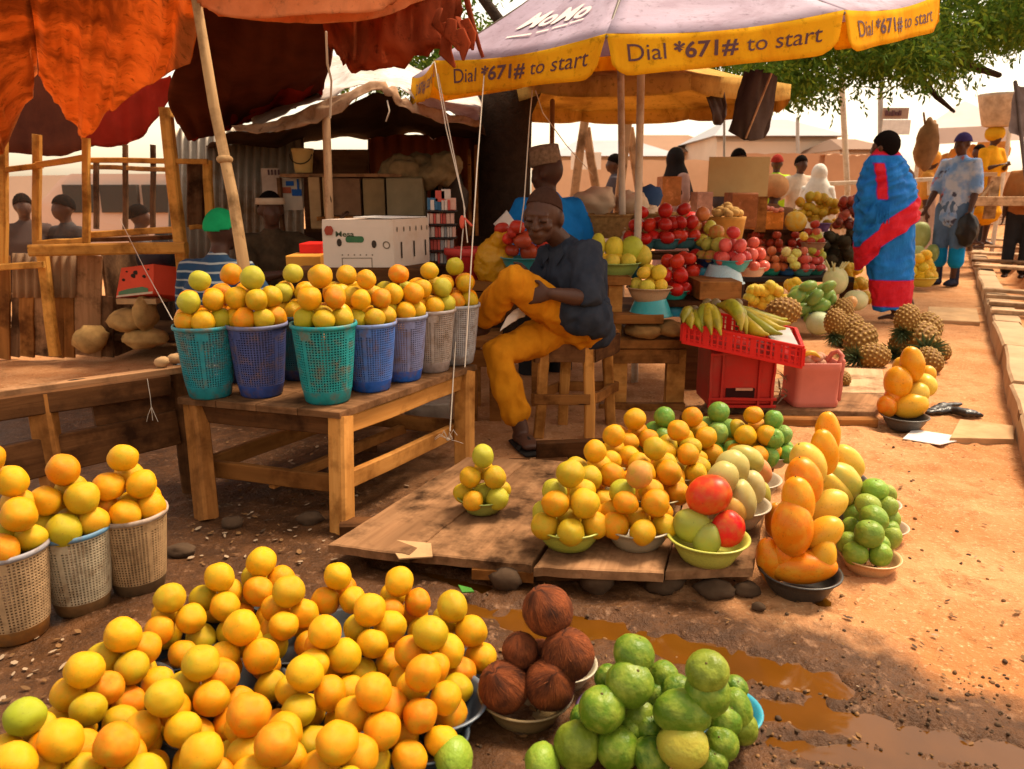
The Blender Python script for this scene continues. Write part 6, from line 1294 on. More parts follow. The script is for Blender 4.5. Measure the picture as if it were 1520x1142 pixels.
# ---------------------------------------------------------------- far buildings, walls, poles
M_mud=plain('mud_wall',(.66,.44,.28),.95,.25,.8,bump=.2,dirt=(.54,.33,.20)); M_mud2=plain('mud_wall_red',(.58,.33,.19),.95,.25,.8,bump=.2,dirt=(.46,.25,.14)); M_roof=plain('pale_zinc_roof',(.36,.35,.36),.5,.15,.5,bump=0); M_plas=plain('plaster',(.70,.56,.44),.9,.2,.6)  # wall colours made pale to carry the haze of the distance
def wallthing(name,x0,y0,x1,y1,Y,m,l,cat='wall',th=.3): 
    mb=MB(); a=V(x0,y0,Y);b=V(x1,y1,Y); n=14
    P0=[Vc((a.x+(b.x-a.x)*i/n,Y,max(a.z,b.z)+.06*noise.noise(Vc((i*1.3,Y,x0))))) for i in range(n+1)]
    for i in range(n): 
        p,q=P0[i],P0[i+1]; mb.add([(p.x,Y,-.2),(q.x,Y,-.2),q,p,(p.x,Y+th,-.2),(q.x,Y+th,-.2),q+Vc((0,th,0)),p+Vc((0,th,0))],[[0,1,2,3],[5,4,7,6],[3,2,6,7]])
    return tag(mb.build(name,m),l,cat)
wallthing('mud_wall',790,238,1095,300,20,M_mud,'long peach mud wall behind the trestles'); wallthing('mud_wall',1090,228,1240,300,19,M_mud2,'crumbling brick red mud wall behind the hi vis man'); wallthing('mud_wall',1225,230,1300,300,17,M_mud2,'low red wall right of the white pole'); wallthing('mud_wall',-260,262,300,330,13,M_plas,'pinkish plastered wall seen through the kiosk'); wallthing('mud_wall',1290,255,1700,300,28,M_mud,'far tan wall behind the tents at right')
def house(x0,x1,ye,yr,Y,dp,rs,l,m=M_plas,rm=M_roof,hip=.25,win=True):
    a=V(x0,ye,Y);b=V(x1,ye,Y);ze=a.z;zr=V(x0,yr,Y).z; t=root('house',l,'house',Vc(((a.x+b.x)/2,Y,0)),'houses behind the market'); w_=b.x-a.x
    mb=MB(); mb.box(((a.x+b.x)/2,Y+dp/2,ze/2),(w_*.94,dp*.9,ze)); mb.build('wall',m,t)
    mb=MB(); e=.02*w_; r0=Vc((a.x+w_*hip,Y+dp/2,zr)); r1=Vc((b.x-w_*hip,Y+dp/2,zr)); c=[Vc((a.x-e,Y-.2,ze)),Vc((b.x+e,Y-.2,ze)),Vc((b.x+e,Y+dp+.2,ze)),Vc((a.x-e,Y+dp+.2,ze))]
    mb.add(c+[r0,r1],[[0,1,5,4],[1,2,5],[2,3,4,5],[3,0,4],[3,2,1,0]]); mb.build('roof',rm,t)
    if win:
        for f in (.25,.7):
            mb=MB(); mb.box((a.x+w_*f,Y+dp*.05-.02,ze*.62),(w_*.08,.1,ze*.3)); mb.build('window',plain('window_dark',(.06,.05,.045),.4),t)
house(1062,1256,202,166,34,7,0,'far house with a broad pale grey hipped roof'); house(930,1085,226,192,40,8,0,'far house with a brown hipped roof',M_mud,plain('brown_roof',(.30,.16,.09),.8,.2,.4)); house(820,1010,232,200,30,7,0,'far house with a low white roof behind the trestles'); house(1250,1330,222,200,30,5,0,'small dim house between the two poles',M_plas,plain('rusty_roof',(.24,.14,.09),.8,.2,.5))
boxthing('notice_board',848,226,892,252,16,.06,plain('white_board',(.72,.66,.58),.7,.1),'white notice board on the mud wall behind the trestles','notice board')
for (x,y0,y1,Y,w2,l,m) in ((1250,60,282,12.5,.09,'thick white pole before the red mud wall',M_polew),(1307,130,262,14,.09,'grey signpost left of the purple cap man',plain('grey_post',(.40,.36,.32),.6)),(1184,176,230,32,.14,'thin lamp post before the grey roof',plain('grey_post',())),(1075,170,300,10,.03,'thin grey rod by the rag',plain('grey_post',()))):
    mb=MB(); a=V(x+ (8 if x==1250 else 0),y1,Y); b=V(x-(4 if x==1250 else 0),y0,Y); mb.tube([Vc((a.x,Y,0)),a,b],[w2/2]*3,10); tag(mb.build('pole',m),l,'pole')
sg=root('sign','small brown and white road sign on the grey post','sign',V(1330,200,13.9)); bx(MB(),1312,160,1348,177,13.9,.03).build('panel',plain('sign_brown',(.36,.24,.18),.7),sg); bx(MB(),1312,178,1350,200,13.9,.03).build('lower_panel',plain('sign_white',(.78,.74,.70),.6),sg); mb=MB(); [bx(mb,1315+k*5,164+2*(k%2),1318+k*5,172,13.88,.02) for k in range(5)]; mb.build('dark_print',M_txt,sg)
mb=MB(); vb(mb,(1225,273),(1400,266),11,.06); [vb(mb,(x,270),(x,290),11,.05) for x in (1235,1300,1380)]; tag(mb.build('railing',M_polew),'low white rail behind the woman in blue','railing')
tn=root('tent','white market tent canopy at far right','tent',Vc((*V(1440,300,16).xy,0))); c=V(1432,150,16); mb=MB(); e0=[V(1368,192,15),V(1500,186,15),V(1530,188,18),V(1395,190,18)]; mb.add(e0+[c],[[0,1,4],[1,2,4],[2,3,4],[3,0,4]]); mb.add([q for q in e0]+[q-Vc((0,0,.28)) for q in e0],[[i,(i+1)%4,4+(i+1)%4,4+i] for i in range(4)]); mb.build('roof',cloth('tent_white',(.78,.70,.66),(.70,.60,.55),.3,sc=1),tn,solid=.01)
for q in e0: mb=MB(); mb.tube([Vc((q.x,q.y,0)),q],.04,8); mb.build('post',M_polew,tn)
for x,Y,l,c in ((1400,17,'orange cloths hanging under the white tent, left','o'),(1455,18,'orange cloths hanging under the white tent, right','o')):
    mb=MB(); 
    for k in range(6): mb.ell(V(x+R(-28,28),R(205,262),Y+R(0,.6)),(.26,.14,.32),nu=10,nv=8,fn=lambda q:1+.25*noise.noise(q*2+Vc((k,0,0))))
    tag(mb.build('hanging_cloths',plain('orange_cloth',(.66,.30,.07),.9,.5,3)),l,'cloths')
tbw=root('work_table','plain wooden table beside the woman in orange','table',Vc((*V(1440,330,11).xy,0))); bx(MB(),1432,256,1480,262,11,.9).build('tabletop',W_pale,tbw); [bx(MB(),x-3,262,x+3,325,11.1,.06).build('leg',W_pale,tbw) for x in (1436,1474)]; mb=MB(); vb(mb,(1436,318),(1475,270),11.05,.05); mb.build('brace',W_pale,tbw)
bs=root('bench','long pale bench board behind the planks at right','bench',Vc((*V(1470,330,10.5).xy,0))); bx(MB(),1425,292,1620,306,10.6,.35).build('seat',W_pale,bs); [bx(MB(),x-6,306,x+6,345,10.7,.2).build('leg',W_old,bs) for x in (1432,1610)]
mb=MB(); mb.tube([V(1438,310,9.6),V(1440,370,9.5)],.03,7); mb.tube([V(1438,315,9.6),V(1446,285,9.6)],.02,7); tag(mb.build('post',W_kd),'short dark stake beside the path planks','post')
mb=MB(); mb.tube([W(1527,300,8),W(1507,122,8)],.02,8); sheet(mb,[[(1507,124,8),(1522,130,8),(1560,150,8.1)],[(1500,160,8),(1530,180,8),(1580,210,8.1)],[(1498,198,8),(1530,205,8.05),(1580,212,8.1)]],5,.05,(2,2),3); tag(mb.build('flag',cloth('flag_grey',(.22,.18,.18),(.15,.12,.12),.2)),'drooping grey flag on a dark stick at the right edge','flag')
mb=MB(); mb.ell(V(1376,215,10),(.14,.12,.30),nu=14,nv=12,fn=lambda q:1+.25*noise.noise(q*2)); mb.tube([V(1374,190,10),V(1371,168,10)],.015,6); tag(mb.build('hanging_bundle',plain('brown_bundle',(.30,.15,.06),.9,.5,8,bump=.4)),'brown bundle hanging left above the purple cap','bundle')
# minibus seen through the kiosk
vn=root('minibus','dusty pink white minibus parked behind the kiosk','minibus',Vc((*V(150,345,10.5).xy,0))); M_van=plain('van_paint',(.66,.46,.36),.35,.15,1,bump=0)
a=V(40,300,10.5);b=V(300,300,10.5); zt=V(100,258,10.5).z; prof=[(a.x,.35),(a.x-.05,.75),(a.x+.15,.95),(a.x+.45,zt-.05),(a.x+.6,zt),(b.x-.1,zt),(b.x,zt-.1),(b.x,.35)]
mb=MB(); n=len(prof); mb.add([(x,10.5+.08*(z>1),z) for x,z in prof]+[(x,12.1-.08*(z>1),z) for x,z in prof],[list(range(n)),[2*n-1-i for i in range(n)]]+[[i,n+i,n+(i+1)%n,(i+1)%n] for i in range(n)]); mb.build('body',M_van,vn)
for f0,f1 in ((.22,.40),(.43,.64),(.67,.90)):
    mb=MB(); x0=a.x+(b.x-a.x)*f0;x1=a.x+(b.x-a.x)*f1; mb.box(((x0+x1)/2,10.52,zt-.32),(x1-x0,.12,.36)); mb.build('window',plain('van_glass',(.05,.045,.04),.15,.1),vn)
for f in (.18,.8):
    x0=a.x+(b.x-a.x)*f; mb=MB(); mb.tube([Vc((x0,10.5,.32)),Vc((x0,10.7,.32))],.32,20); mb.build('wheel',plain('tyre',(.02,.018,.016),.8),vn)
# ---------------------------------------------------------------- people
M_skin=plain('dark_skin',(.078,.032,.019),.5,.25,9,bump=.05,spec=.25); M_skin2=plain('brown_skin',(.10,.045,.024),.45,.2,9,bump=.05)
M_hairb=plain('short_black_hair',(.010,.007,.006),.95,.3,60,bump=.2,spec=.03); M_eye_w=plain('eye_white',(.55,.48,.42),.3,.1); M_iris=plain('eye_iris',(.012,.008,.006),.2,.1)
def frame(f,up=Vc((0,0,1)),roll=0):
    f=f.normalized(); r=f.cross(up).normalized(); u=r.cross(f)
    if roll: q=Matrix.Rotation(roll,3,f); r=q@r; u=q@u
    return r,f,u
def head(mb,c,fr_,k=1.0):
    r,f,u=fr_; M=Matrix((r,f,u)).transposed()
    def e(x,y,z,a,b,d,nu=14,nv=10): mb.ell(c+(r*x+f*y+u*z)*k,(a*k,b*k,d*k),M,nu,nv)
    e(0,-.012,.018,.072,.094,.098,20,14); e(0,.020,-.040,.056,.066,.066); e(0,.062,-.082,.030,.026,.024); e(0,.050,-.060,.045,.042,.034)
    e(0,.074,.022,.050,.016,.012); e(0,.094,-.014,.0125,.019,.024); e(0,.100,-.030,.020,.016,.0125); e(0,.088,-.055,.026,.014,.0085); e(0,.084,-.067,.023,.014,.0085)
    for s in (-1,1): e(s*.039,.062,-.024,.022,.025,.022); e(s*.077,-.008,-.008,.011,.022,.033); e(s*.03,.078,.001,.017,.012,.010)
    for s in (-1,1): e(s*.014,.094,-.030,.010,.010,.009)
def eyes(c,fr_,k,par,closed):
    r,f,u=fr_; M=Matrix((r,f,u)).transposed()
    for s in (-1,1):
        mb=MB(); p=c+(r*(.031*s)+f*.0855+u*.001)*k
        if closed: mb.ell(p-f*.004*k,(.0145*k,.0075*k,.0085*k),M,12,8); mb.tube([p+(r*-.014*1+f*.004-u*.004)*k,p+(f*.0085-u*.0065)*k,p+(r*.014+f*.004-u*.004)*k],.0012*k,5,mi=1); mb.build('eyelid',[M_skin,M_hairb],par)
        else: mb.ell(p,(.013*k,.009*k,.008*k),M,12,8); mb.ell(p+f*.006*k,(.005*k,.004*k,.005*k),M,8,6,mi=1); mb.build('eye',[M_eye_w,M_iris],par)
def hair(c,fr_,k,par,mat,sc=1.05,low=.12,name='hair',slope=.36):
    r,f,u=fr_; M=Matrix((r,f,u)).transposed(); mb=MB(); mb.ell(c+(f*-.012+u*.018)*k,(.074*k*sc,.094*k*sc,.098*k*sc),M,(110 if sc<1.01 else 56),(90 if sc<1.01 else 44),fn=lambda p:1+.012*noise.noise(p*6))
    cc=c+(f*-.012+u*.018)*k; keep=[]
    for i,fc in enumerate(mb.f):
        q=M.transposed()@(sum((mb.v[j] for j in fc),Vc())/len(fc)-cc); q=Vc((q.x/.074,q.y/.094,q.z/.098))/k
        if q.z>slope*q.y+low: keep.append(i)
    mb.f=[mb.f[i] for i in keep]; mb.m=[0]*len(keep); mb.s=[True]*len(keep); mb.build(name,mat,par,solid=(.003 if sc<1.01 else .006)*k)
def handmesh(mb,w,d,side,curl=.5,k=1.0):
    """palm, four unequal curled fingers and a thumb, from wrist w along d; side points to the thumb"""
    d=d.normalized(); side=(side-d*side.dot(d)).normalized(); n=d.cross(side)
    mb.tube([w,w+d*.045*k,w+d*.088*k],[(.024*k,.016*k),(.036*k,.014*k),(.036*k,.011*k)],10,ref=n)
    for i,L in enumerate((.070,.080,.074,.058)):
        o=w+d*.085*k+side*(.027-.018*i)*k; a=curl; p1=o+(d*math.cos(a*.5)+n*math.sin(a*.5))*L*.45*k; p2=p1+(d*math.cos(a*1.2)+n*math.sin(a*1.2))*L*.32*k; p3=p2+(d*math.cos(a*1.9)+n*math.sin(a*1.9))*L*.25*k
        mb.tube([o-d*.02*k,o,p1,p2,p3],[.0095*k,.0095*k,.0085*k,.008*k,.0065*k],8)
    o=w+d*.025*k+side*.026*k; p1=o+(d*.6+side*.7+n*.25).normalized()*.038*k; p2=p1+(d*.85+side*.25+n*.35).normalized()*.034*k; mb.tube([o-side*.012*k,o,p1,p2],[.014*k,.0125*k,.010*k,.0075*k],8)
def stand(pos,yaw,h=1.68,seat=None,arm=(None,None),lean=0,step=.0):
    """joints of a standing or sitting figure; yaw 0 faces the camera, arms given as ('down'|'fwd'|'out'|(dx,dy,dz) elbow,hand offsets)"""
    k=h/1.7; f=Vc((math.sin(yaw),-math.cos(yaw),0)); l=Vc((0,0,1)).cross(f); Z=Vc((0,0,1)); p=Vc(pos); J={'k':k,'f':f,'l':l}
    if seat is None:
        J['pel']=p+Z*.93*k
        for s,nm in ((1,'L'),(-1,'R')):
            st_=f*(step*s); J['hip'+nm]=p+l*.09*s*k+Z*.90*k; J['kn'+nm]=p+l*.10*s*k+st_*.5+f*.02+Z*.49*k; J['an'+nm]=p+l*.10*s*k+st_+Z*.08*k; J['to'+nm]=J['an'+nm]+f*.15*k-Z*.045*k
    else:
        J['pel']=p+Z*(seat+.09*k)
        for s,nm in ((1,'L'),(-1,'R')):
            J['hip'+nm]=p+l*.09*s*k+Z*(seat+.08*k); J['kn'+nm]=p+l*.14*s*k+f*.42*k+Z*(seat+.06*k); J['an'+nm]=p+l*.14*s*k+f*.40*k+Z*max(.08,seat-.36*k); J['to'+nm]=J['an'+nm]+f*.15*k-Z*.04*k
    up=(Z+f*lean).normalized(); J['up']=up; J['che']=J['pel']+up*.36*k; J['nek']=J['pel']+up*.56*k; J['hea']=J['pel']+up*.70*k+f*.02*k; J['hf']=f
    for s,nm,a in ((1,'L',arm[0]),(-1,'R',arm[1])):
        S=J['pel']+up*.475*k+l*.165*s*k; J['sh'+nm]=S
        if a is None: E=S-Z*.29*k+l*.05*s*k; H_=E-Z*.25*k+f*.05*k
        else: E=S+(l*a[0][0]*s+f*a[0][1]+Z*a[0][2])*k; H_=E+(l*a[1][0]*s+f*a[1][1]+Z*a[1][2])*k
        J['el'+nm]=E; J['wr'+nm]=H_
    return J
def body(root_,J,vox,skin=None,feet=True,fat=1.0,skip=(),lg=1.0):
    k=J['k']*fat; l=J['l']; f=J['f']; mb=MB()
    mb.tube([J['pel'],(J['pel']+J['che'])/2,J['che'],J['nek']-J['up']*.06*k],[(.15*k,.10*k),(.135*k,.095*k),(.165*k,.11*k),(.10*k,.07*k)],16,ref=f)
    mb.tube([J['nek']-J['up']*.08*k,J['nek'],J['hea']-J['up']*.04*k],[.07*k,.052*k,.05*k],12)
    hk=J.get('hk',J['k']); fr_=J.get('fr') or frame(J['hf']); head(mb,J['hea'],fr_,hk)
    for n in 'LR':
        s=1 if n=='L' else -1
        mb.tube([J['sh'+n],(J['sh'+n]+J['el'+n])/2,J['el'+n],(J['el'+n]*.6+J['wr'+n]*.4),J['wr'+n]],[.056*k,.048*k,.040*k,.040*k,.026*k],12); mb.tube([J['nek']-J['up']*.05*k,J['sh'+n]],[.06*k,.055*k],10)
        if n not in skip: handmesh(mb,J['wr'+n],J.get('hd'+n,(J['wr'+n]-J['el'+n])),J.get('hs'+n,f*1.0+Vc((0,0,.1))),J.get('curl',.6),J['k'])
        mb.tube([J['hip'+n],(J['hip'+n]+J['kn'+n])/2,J['kn'+n],J['kn'+n]*.6+J['an'+n]*.4,J['an'+n]],[.080*k*lg,.070*k*lg,.054*k*lg,.053*k*lg,.038*k],14)
        t=J['to'+n]; a=J['an'+n]; hl=a-(t-a)*.28; hl=Vc((hl.x,hl.y,t.z)) ; mb.tube([hl,a*.55+t*.45-Vc((0,0,.012*k)),t],[(.034*k,.032*k),(.042*k,.030*k),(.044*k,.018*k)],12,ref=Vc((0,0,1))); mb.tube([a,hl*.5+a*.5],[.038*k,.036*k],10)
    return fuse(mb,'body',skin or M_skin,root_,voxel=vox,smooth=3)
def shirt(root_,J,vox,mat,sleeve=.95,hem=0.0,fat=1.0,wr=.004,name='shirt',col=True):
    k=J['k']*fat; f=J['f']; up=J['up']; mb=MB(); p0=J['pel']-up*hem*k
    mb.tube([p0,J['pel']+up*.08*k,(J['pel']+J['che'])/2,J['che'],J['nek']-up*.055*k],[(.19*k,.135*k),(.178*k,.128*k),(.172*k,.125*k),(.19*k,.135*k),(.105*k,.085*k)],20,ref=f)
    if col: mb.tube([J['nek']-up*.075*k,J['nek']-up*.012*k],[(.088*k,.08*k),(.066*k,.062*k)],14,ref=f)
    for n in 'LR':
        e=J['sh'+n]+(J['el'+n]-J['sh'+n])*min(1,sleeve); pts=[J['nek']-up*.075*k,J['sh'+n],(J['sh'+n]+e)/2,e]; rr=[.07*k,.080*k,.074*k,.070*k]
        if sleeve>1: pts+=[J['el'+n]+(J['wr'+n]-J['el'+n])*(sleeve-1)]; rr+=[.052*k]
        mb.tube(pts,rr,14)
    return fuse(mb,name,mat,root_,voxel=vox,smooth=3,wr=wr,wsc=16,stretch=(1,1,.6))
def trousers(root_,J,vox,mat,length=.95,fat=1.0,wr=.004,name='trousers',hipr=.11):
    k=J['k']*fat; mb=MB(); mb.tube([J['pel']-J['up']*.06*k,J['pel']+J['up']*.07*k],[(.175*k,.125*k),(.165*k,.12*k)],18,ref=J['f'])
    for n in 'LR':
        h,kn,an=J['hip'+n],J['kn'+n],J['an'+n]; 
        if length<=.5: pts=[h,h+(kn-h)*length*2]; rr=[.11*k,.10*k]
        else: e=kn+(an-kn)*(length-.5)*2; pts=[h,(h+kn)/2,kn,(kn+e)/2,e]; rr=[hipr*k,.096*k,.083*k,.078*k,.074*k]
        mb.tube(pts,rr,16); mb.ell(h,hipr*k,nu=14,nv=10)
    return fuse(mb,name,mat,root_,voxel=vox,smooth=3,wr=wr,wsc=15,stretch=(1,1,.55))
def shoes(root_,J,vox,mat,boot=.0):
    for n in 'LR':
        k=J['k']; t=J['to'+n]; a=J['an'+n]; hl=a-(t-a)*.32; hl=Vc((hl.x,hl.y,t.z)); mb=MB(); mb.tube([hl,a*.5+t*.5-Vc((0,0,.01)),t],[(.045*k,.045*k),(.052*k,.042*k),(.052*k,.026*k)],14,ref=Vc((0,0,1)))
        mb.tube([hl*.4+a*.6-Vc((0,0,.02)),a+Vc((0,0,.03+boot))],[.05*k,.052*k],12); fuse(mb,'shoe',mat,root_,voxel=vox,smooth=2)
def proot(label,J,group=None): p=J['pel']; return root('person',label,'person',Vc((p.x,p.y,min(J['anL'].z,J['anR'].z)-.08)),group)
def tee(key,c,dirt=None,c2=None): return cloth(key,c,c2 or tuple(x*.72 for x in c),0,.9,sc=7)
# --- the seated man
J={'k':1.0,'f':Vc((-.80,-.60,0)),'curl':.9}; J['l']=Vc((0,0,1)).cross(J['f'])
J['pel']=W(857,470,3.48); J['che']=W(850,402,3.46); J['nek']=W(836,362,3.44); J['up']=(J['nek']-J['pel']).normalized()
J['hea']=W(806,321,3.36); J['hk']=1.06; J['fr']=frame(Vc((-.34,-.90,-.17)),Vc((-.10,0,1)),math.radians(-9))
J['shL']=W(872,381,3.35); J['shR']=W(818,384,3.58); J['elL']=W(873,444,3.28); J['wrL']=W(818,436,3.20); J['hdL']=Vc((-1,.25,-.15)); J['hsL']=Vc((-.3,.2,1)); J['elR']=W(800,432,3.58); J['wrR']=W(786,410,3.42); J['hdR']=Vc((-.6,-.7,.0)); J['hsR']=Vc((0,0,1))
J['hipL']=W(850,478,3.45); J['knL']=W(757,416,3.22); J['anL']=W(713,484,3.46); J['toL']=W(689,492,3.40)
J['hipR']=W(846,482,3.55); J['knR']=W(738,526,3.36); J['anR']=W(774,640,3.43); J['toR']=G(790,664,.035)
mn=root('person','man in navy shirt and mustard trousers dozing on a stool','person',J['pel']-Vc((0,0,.5)))
body(mn,J,.0062,lg=.86,fat=.95); eyes(J['hea'],J['fr'],J['hk'],mn,True); hair(J['hea'],J['fr'],J['hk'],mn,plain('shaved_hair',(.056,.025,.016),.8,.3,80,bump=.2,spec=.08),1.0,.13,slope=.50)
M_navy=cloth('navy_cotton',(.035,.040,.055),(.020,.024,.036),0,.85,sc=9); M_must=cloth('mustard_cotton',(.56,.21,.010),(.42,.14,.006),0,.85,sc=8)
sm=shirt(mn,J,.0075,M_navy,.92,-.05,.93,.0095)
mb=MB(); mb.tube([J['pel']+Vc((.04,.02,-.01)),J['pel']+Vc((.10,.03,-.05)),J['pel']+Vc((.13,.05,-.06))],[(.13,.12),(.10,.13),(.05,.09)],14,ref=J['f']); mb.ell(W(872,468,3.37),(.105,.11,.085),nu=18,nv=12); mb.ell(W(850,462,3.36),(.085,.09,.075),nu=18,nv=12); mb.ell(W(882,480,3.40),(.085,.10,.065),nu=18,nv=12); mb.ell(W(862,480,3.36),(.08,.08,.05),nu=18,nv=12); fuse(mb,'shirt_tail',M_navy,mn,voxel=.009,smooth=3,wr=.008,wsc=16)
for s in (-1,1):
    c=J['nek']+J['f']*.055-J['up']*.03; sd2=J['l']*s; mb=MB(); mb.add([c+sd2*.012-J['up']*.015+J['f']*.02,c+sd2*.055+J['up']*.03,c+sd2*.075-J['up']*.01+J['f']*.015,c+sd2*.045-J['up']*.06+J['f']*.045],[[0,1,2,3]]); mb.build('collar',M_navy,mn,solid=.004)
pk0=J['che']*.75+J['pel']*.25; 
trousers(mn,J,.0075,M_must,.88,.84,.010,hipr=.098)
for n in 'R':
    t=J['to'+n]; a=J['an'+n]; d=(t-a); d.z=0; d.normalize(); mb=MB(); mb.tube([t-d*.19-Vc((0,0,.026)),t-d*.06-Vc((0,0,.026)),t+d*.03-Vc((0,0,.026))],[(.042,.010),(.052,.010),(.048,.010)],12,ref=Vc((0,0,1))); mb.tube([t-d*.05+d.cross(Vc((0,0,1)))*.05-Vc((0,0,.02)),t-d*.05+Vc((0,0,.028)),t-d*.05-d.cross(Vc((0,0,1)))*.05-Vc((0,0,.02))],[(.02,.006)]*3,8); mb.build('sandal',plain('dark_rubber',(.02,.016,.014),.7),mn)
mb=MB(); sheet(mb,[[(752,470,3.34),(768,458,3.36),(782,455,3.4)],[(742,492,3.34),(762,478,3.36),(778,470,3.4)]],6,.01,(2,1),3); tag(mb.build('paper',plain('white_paper',()),solid=.003),'white folded paper on the lap of the dozing man','paper')
# --- man in blue T-shirt behind him
J=stand(V(812,470,4.75)*1.0,math.radians(-150),1.72,seat=None,arm=((( .12,.02,-.26),(.02,.12,-.16)),((.16,.02,-.24),(.10,.20,.02)))); dz=W(812,257,4.6)-J['hea']
for q in list(J):
    if isinstance(J[q],Vc) and q not in ('f','l','up','hf'): J[q]=J[q]+Vc((dz.x,dz.y,dz.z))
J['hf']=Vc((-.8,.5,-.15)); p=proot('man in bright blue T-shirt and patterned cap seen from behind',J)
body(p,J,.011); shirt(p,J,.011,tee('bright_blue_tee',(.014,.19,.58)),.8,.05,1.2); trousers(p,J,.013,tee('dark_trousers',(.03,.028,.03)),.95)
r,f,u=frame(J['hf']); mb=MB(); mb.tube([J['hea']+u*.045,J['hea']+u*.155],[.098,.088],20,cap=False); M_kufi=plain('patterned_cap',(.36,.25,.17),.9,.65,55,bump=.5); mb.build('cap',M_kufi,p)
mb=MB(); sheet(mb,[[(733,333,4.35),(752,312,4.3)],[(744,345,4.3),(765,330,4.3)]],4,.01,(2,1),3); tag(mb.build('paper',plain('white_paper',()),solid=.003),'crumpled paper held by the man in bright blue','paper')
# --- person with headband, arms raised
J=stand(V(398,470,4.95),math.radians(25),1.6,seat=None,arm=(((.18,.22,-.10),(.04,.10,.20)),((.05,.20,-.22),(-.2,.2,.05)))); dz=W(402,312,4.9)-J['hea']
for q in list(J):
    if isinstance(J[q],Vc) and q not in ('f','l','up','hf'): J[q]=J[q]+dz
p=proot('person in brown patterned shirt and pale headband in the dark shop',J); body(p,J,.012); shirt(p,J,.013,plain('brown_pattern',(.09,.055,.028),.9,.7,12),.7); trousers(p,J,.014,tee('dark_trousers',()),.95)
r,f,u=frame(J['hf']); mb=MB(); mb.tube([J['hea']+u*.035,J['hea']+u*.075],[.094,.088],20,cap=False); mb.build('headband',tee('cream_band',(.55,.40,.28)),p); hair(J['hea'],(r,f,u),J['k'],p,M_hairb,1.1,.2)
# --- person in green cap and striped blue shirt, back turned
J=stand(V(330,470,4.15),math.radians(170),1.62,arm=(((.10,.1,-.25),(0,.2,-.1)),((.10,.1,-.25),(0,.2,-.1))),lean=.35); dz=W(330,345,4.1)-J['hea']
for q in list(J):
    if isinstance(J[q],Vc) and q not in ('f','l','up','hf'): J[q]=J[q]+dz
p=proot('person in green cap and blue striped shirt bending away',J); body(p,J,.012)
m,nt,b,o=newmat('striped_blue'); t=NT(nt); wv=t.n('TexWave'); wv.bands_direction='Z'; wv.inputs['Scale'].default_value=7; wv.inputs['Distortion'].default_value=1.2; t.link(t.n('TexCoord').outputs['Object'],wv.inputs['Vector'])
t.link(t.mix(t.ramp(wv.outputs[1],.86,.92),(.006,.04,.10),(.30,.32,.32)),b.inputs['Base Color']); b.inputs['Roughness'].default_value=.9
shirt(p,J,.012,m,.9,.1,.95); trousers(p,J,.014,tee('dark_trousers',()),.95); hair(J['hea'],frame(J['hf']),J['k'],p,tee('green_cap',(.015,.36,.13)),1.16,.15,'cap',.2)
# --- woman in the blue and red wrap
Yw=V(1320,472,6.62).y; M_blue=None
m,nt,b,o=newmat('blue_red_wrap'); t=NT(nt); a=t.attr().outputs['Vector']; sx=t.n('SeparateXYZ'); t.link(a,sx.inputs[0]); X,Yq,Zq=sx.outputs
def M2(op,a,b_=None):
    n=t.n('Math',operation=op)
    for i,v in enumerate((a,b_)):
        if v is None: continue
        if isinstance(v,bpy.types.NodeSocket): t.link(v,n.inputs[i])
        else: n.inputs[i].default_value=v
    return n.outputs[0]
geo_o=t.n('TexCoord').outputs['Object']; n1=t.noise(geo_o,9,4)
blue=t.mix(t.ramp(n1,.35,.7),(.004,.18,.58),(.004,.12,.44)); red=(.56,.006,.022); pur=(.13,.03,.36)
c=t.mix(M2('GREATER_THAN',Zq,.0),blue,pur); c=t.mix(M2('GREATER_THAN',Zq,.012),c,red)     # Zq: distance inside a red band
t.link(c,b.inputs['Base Color']); b.inputs['Roughness'].default_value=.75; b.inputs['Specular IOR Level'].default_value=.3; t.bump(t.noise(t.scale(geo_o,(1,1,.45)),16,4),.6,.03,b); M_wrap=m
J=stand(Vc((V(1318,400,Yw).x,Yw,0)),math.radians(172),1.54,arm=(((-.02,.10,-.24),(-.16,.16,.05)),((-.02,.10,-.24),(-.16,.16,.05)))); J['hea']=W(1313,219,dep(J['hea'])); J['hk']=1.05; J['hf']=Vc((-.62,.75,0)); J['curl']=.8
for n,s in (('L',1),('R',-1)): J['sh'+n]=J['nek']+J['l']*.085*s-Vc((0,0,.11)); J['el'+n]=J['sh'+n]+J['l']*.02*s-Vc((0,0,.26))+J['f']*.02; J['wr'+n]=J['el'+n]+J['f']*.12-J['l']*.05*s+Vc((0,0,.1))
G_=G(1304,471,.0); J['anL']=Vc((G_.x+.0,Yw+.03,.085)); J['toL']=J['anL']+Vc((-.13,.02,-.05)); J['anR']=Vc((G_.x+.17,Yw+.05,.085)); J['toR']=J['anR']+Vc((-.08,.12,-.05))
wm=proot('woman wrapped in bright blue cloth with red bands, back turned',J); body(wm,J,.010,M_skin2,fat=.80); hair(J['hea'],frame(J['hf']),J['hk'],wm,M_hairb,1.10,-.35,'hair',.75)
PRO=[(220,1302,1329),(228,1296,1334),(240,1287,1343),(255,1281,1350),(275,1275,1357),(300,1271,1362),(330,1270,1363),(360,1269,1361),(395,1272,1360)]
PRS=[(315,1285,1356),(350,1287,1356),(400,1288,1355),(420,1291,1354),(461,1298,1350)]
def pw(T,y):
    for (ya,a0,b0),(yb,a1,b1) in zip(T,T[1:]):
        if ya<=y<=yb: f=(y-ya)/(yb-ya); f2=f; return a0+(a1-a0)*f2,b0+(b1-b0)*f2
    return T[-1][1:] if y>T[-1][0] else T[0][1:]
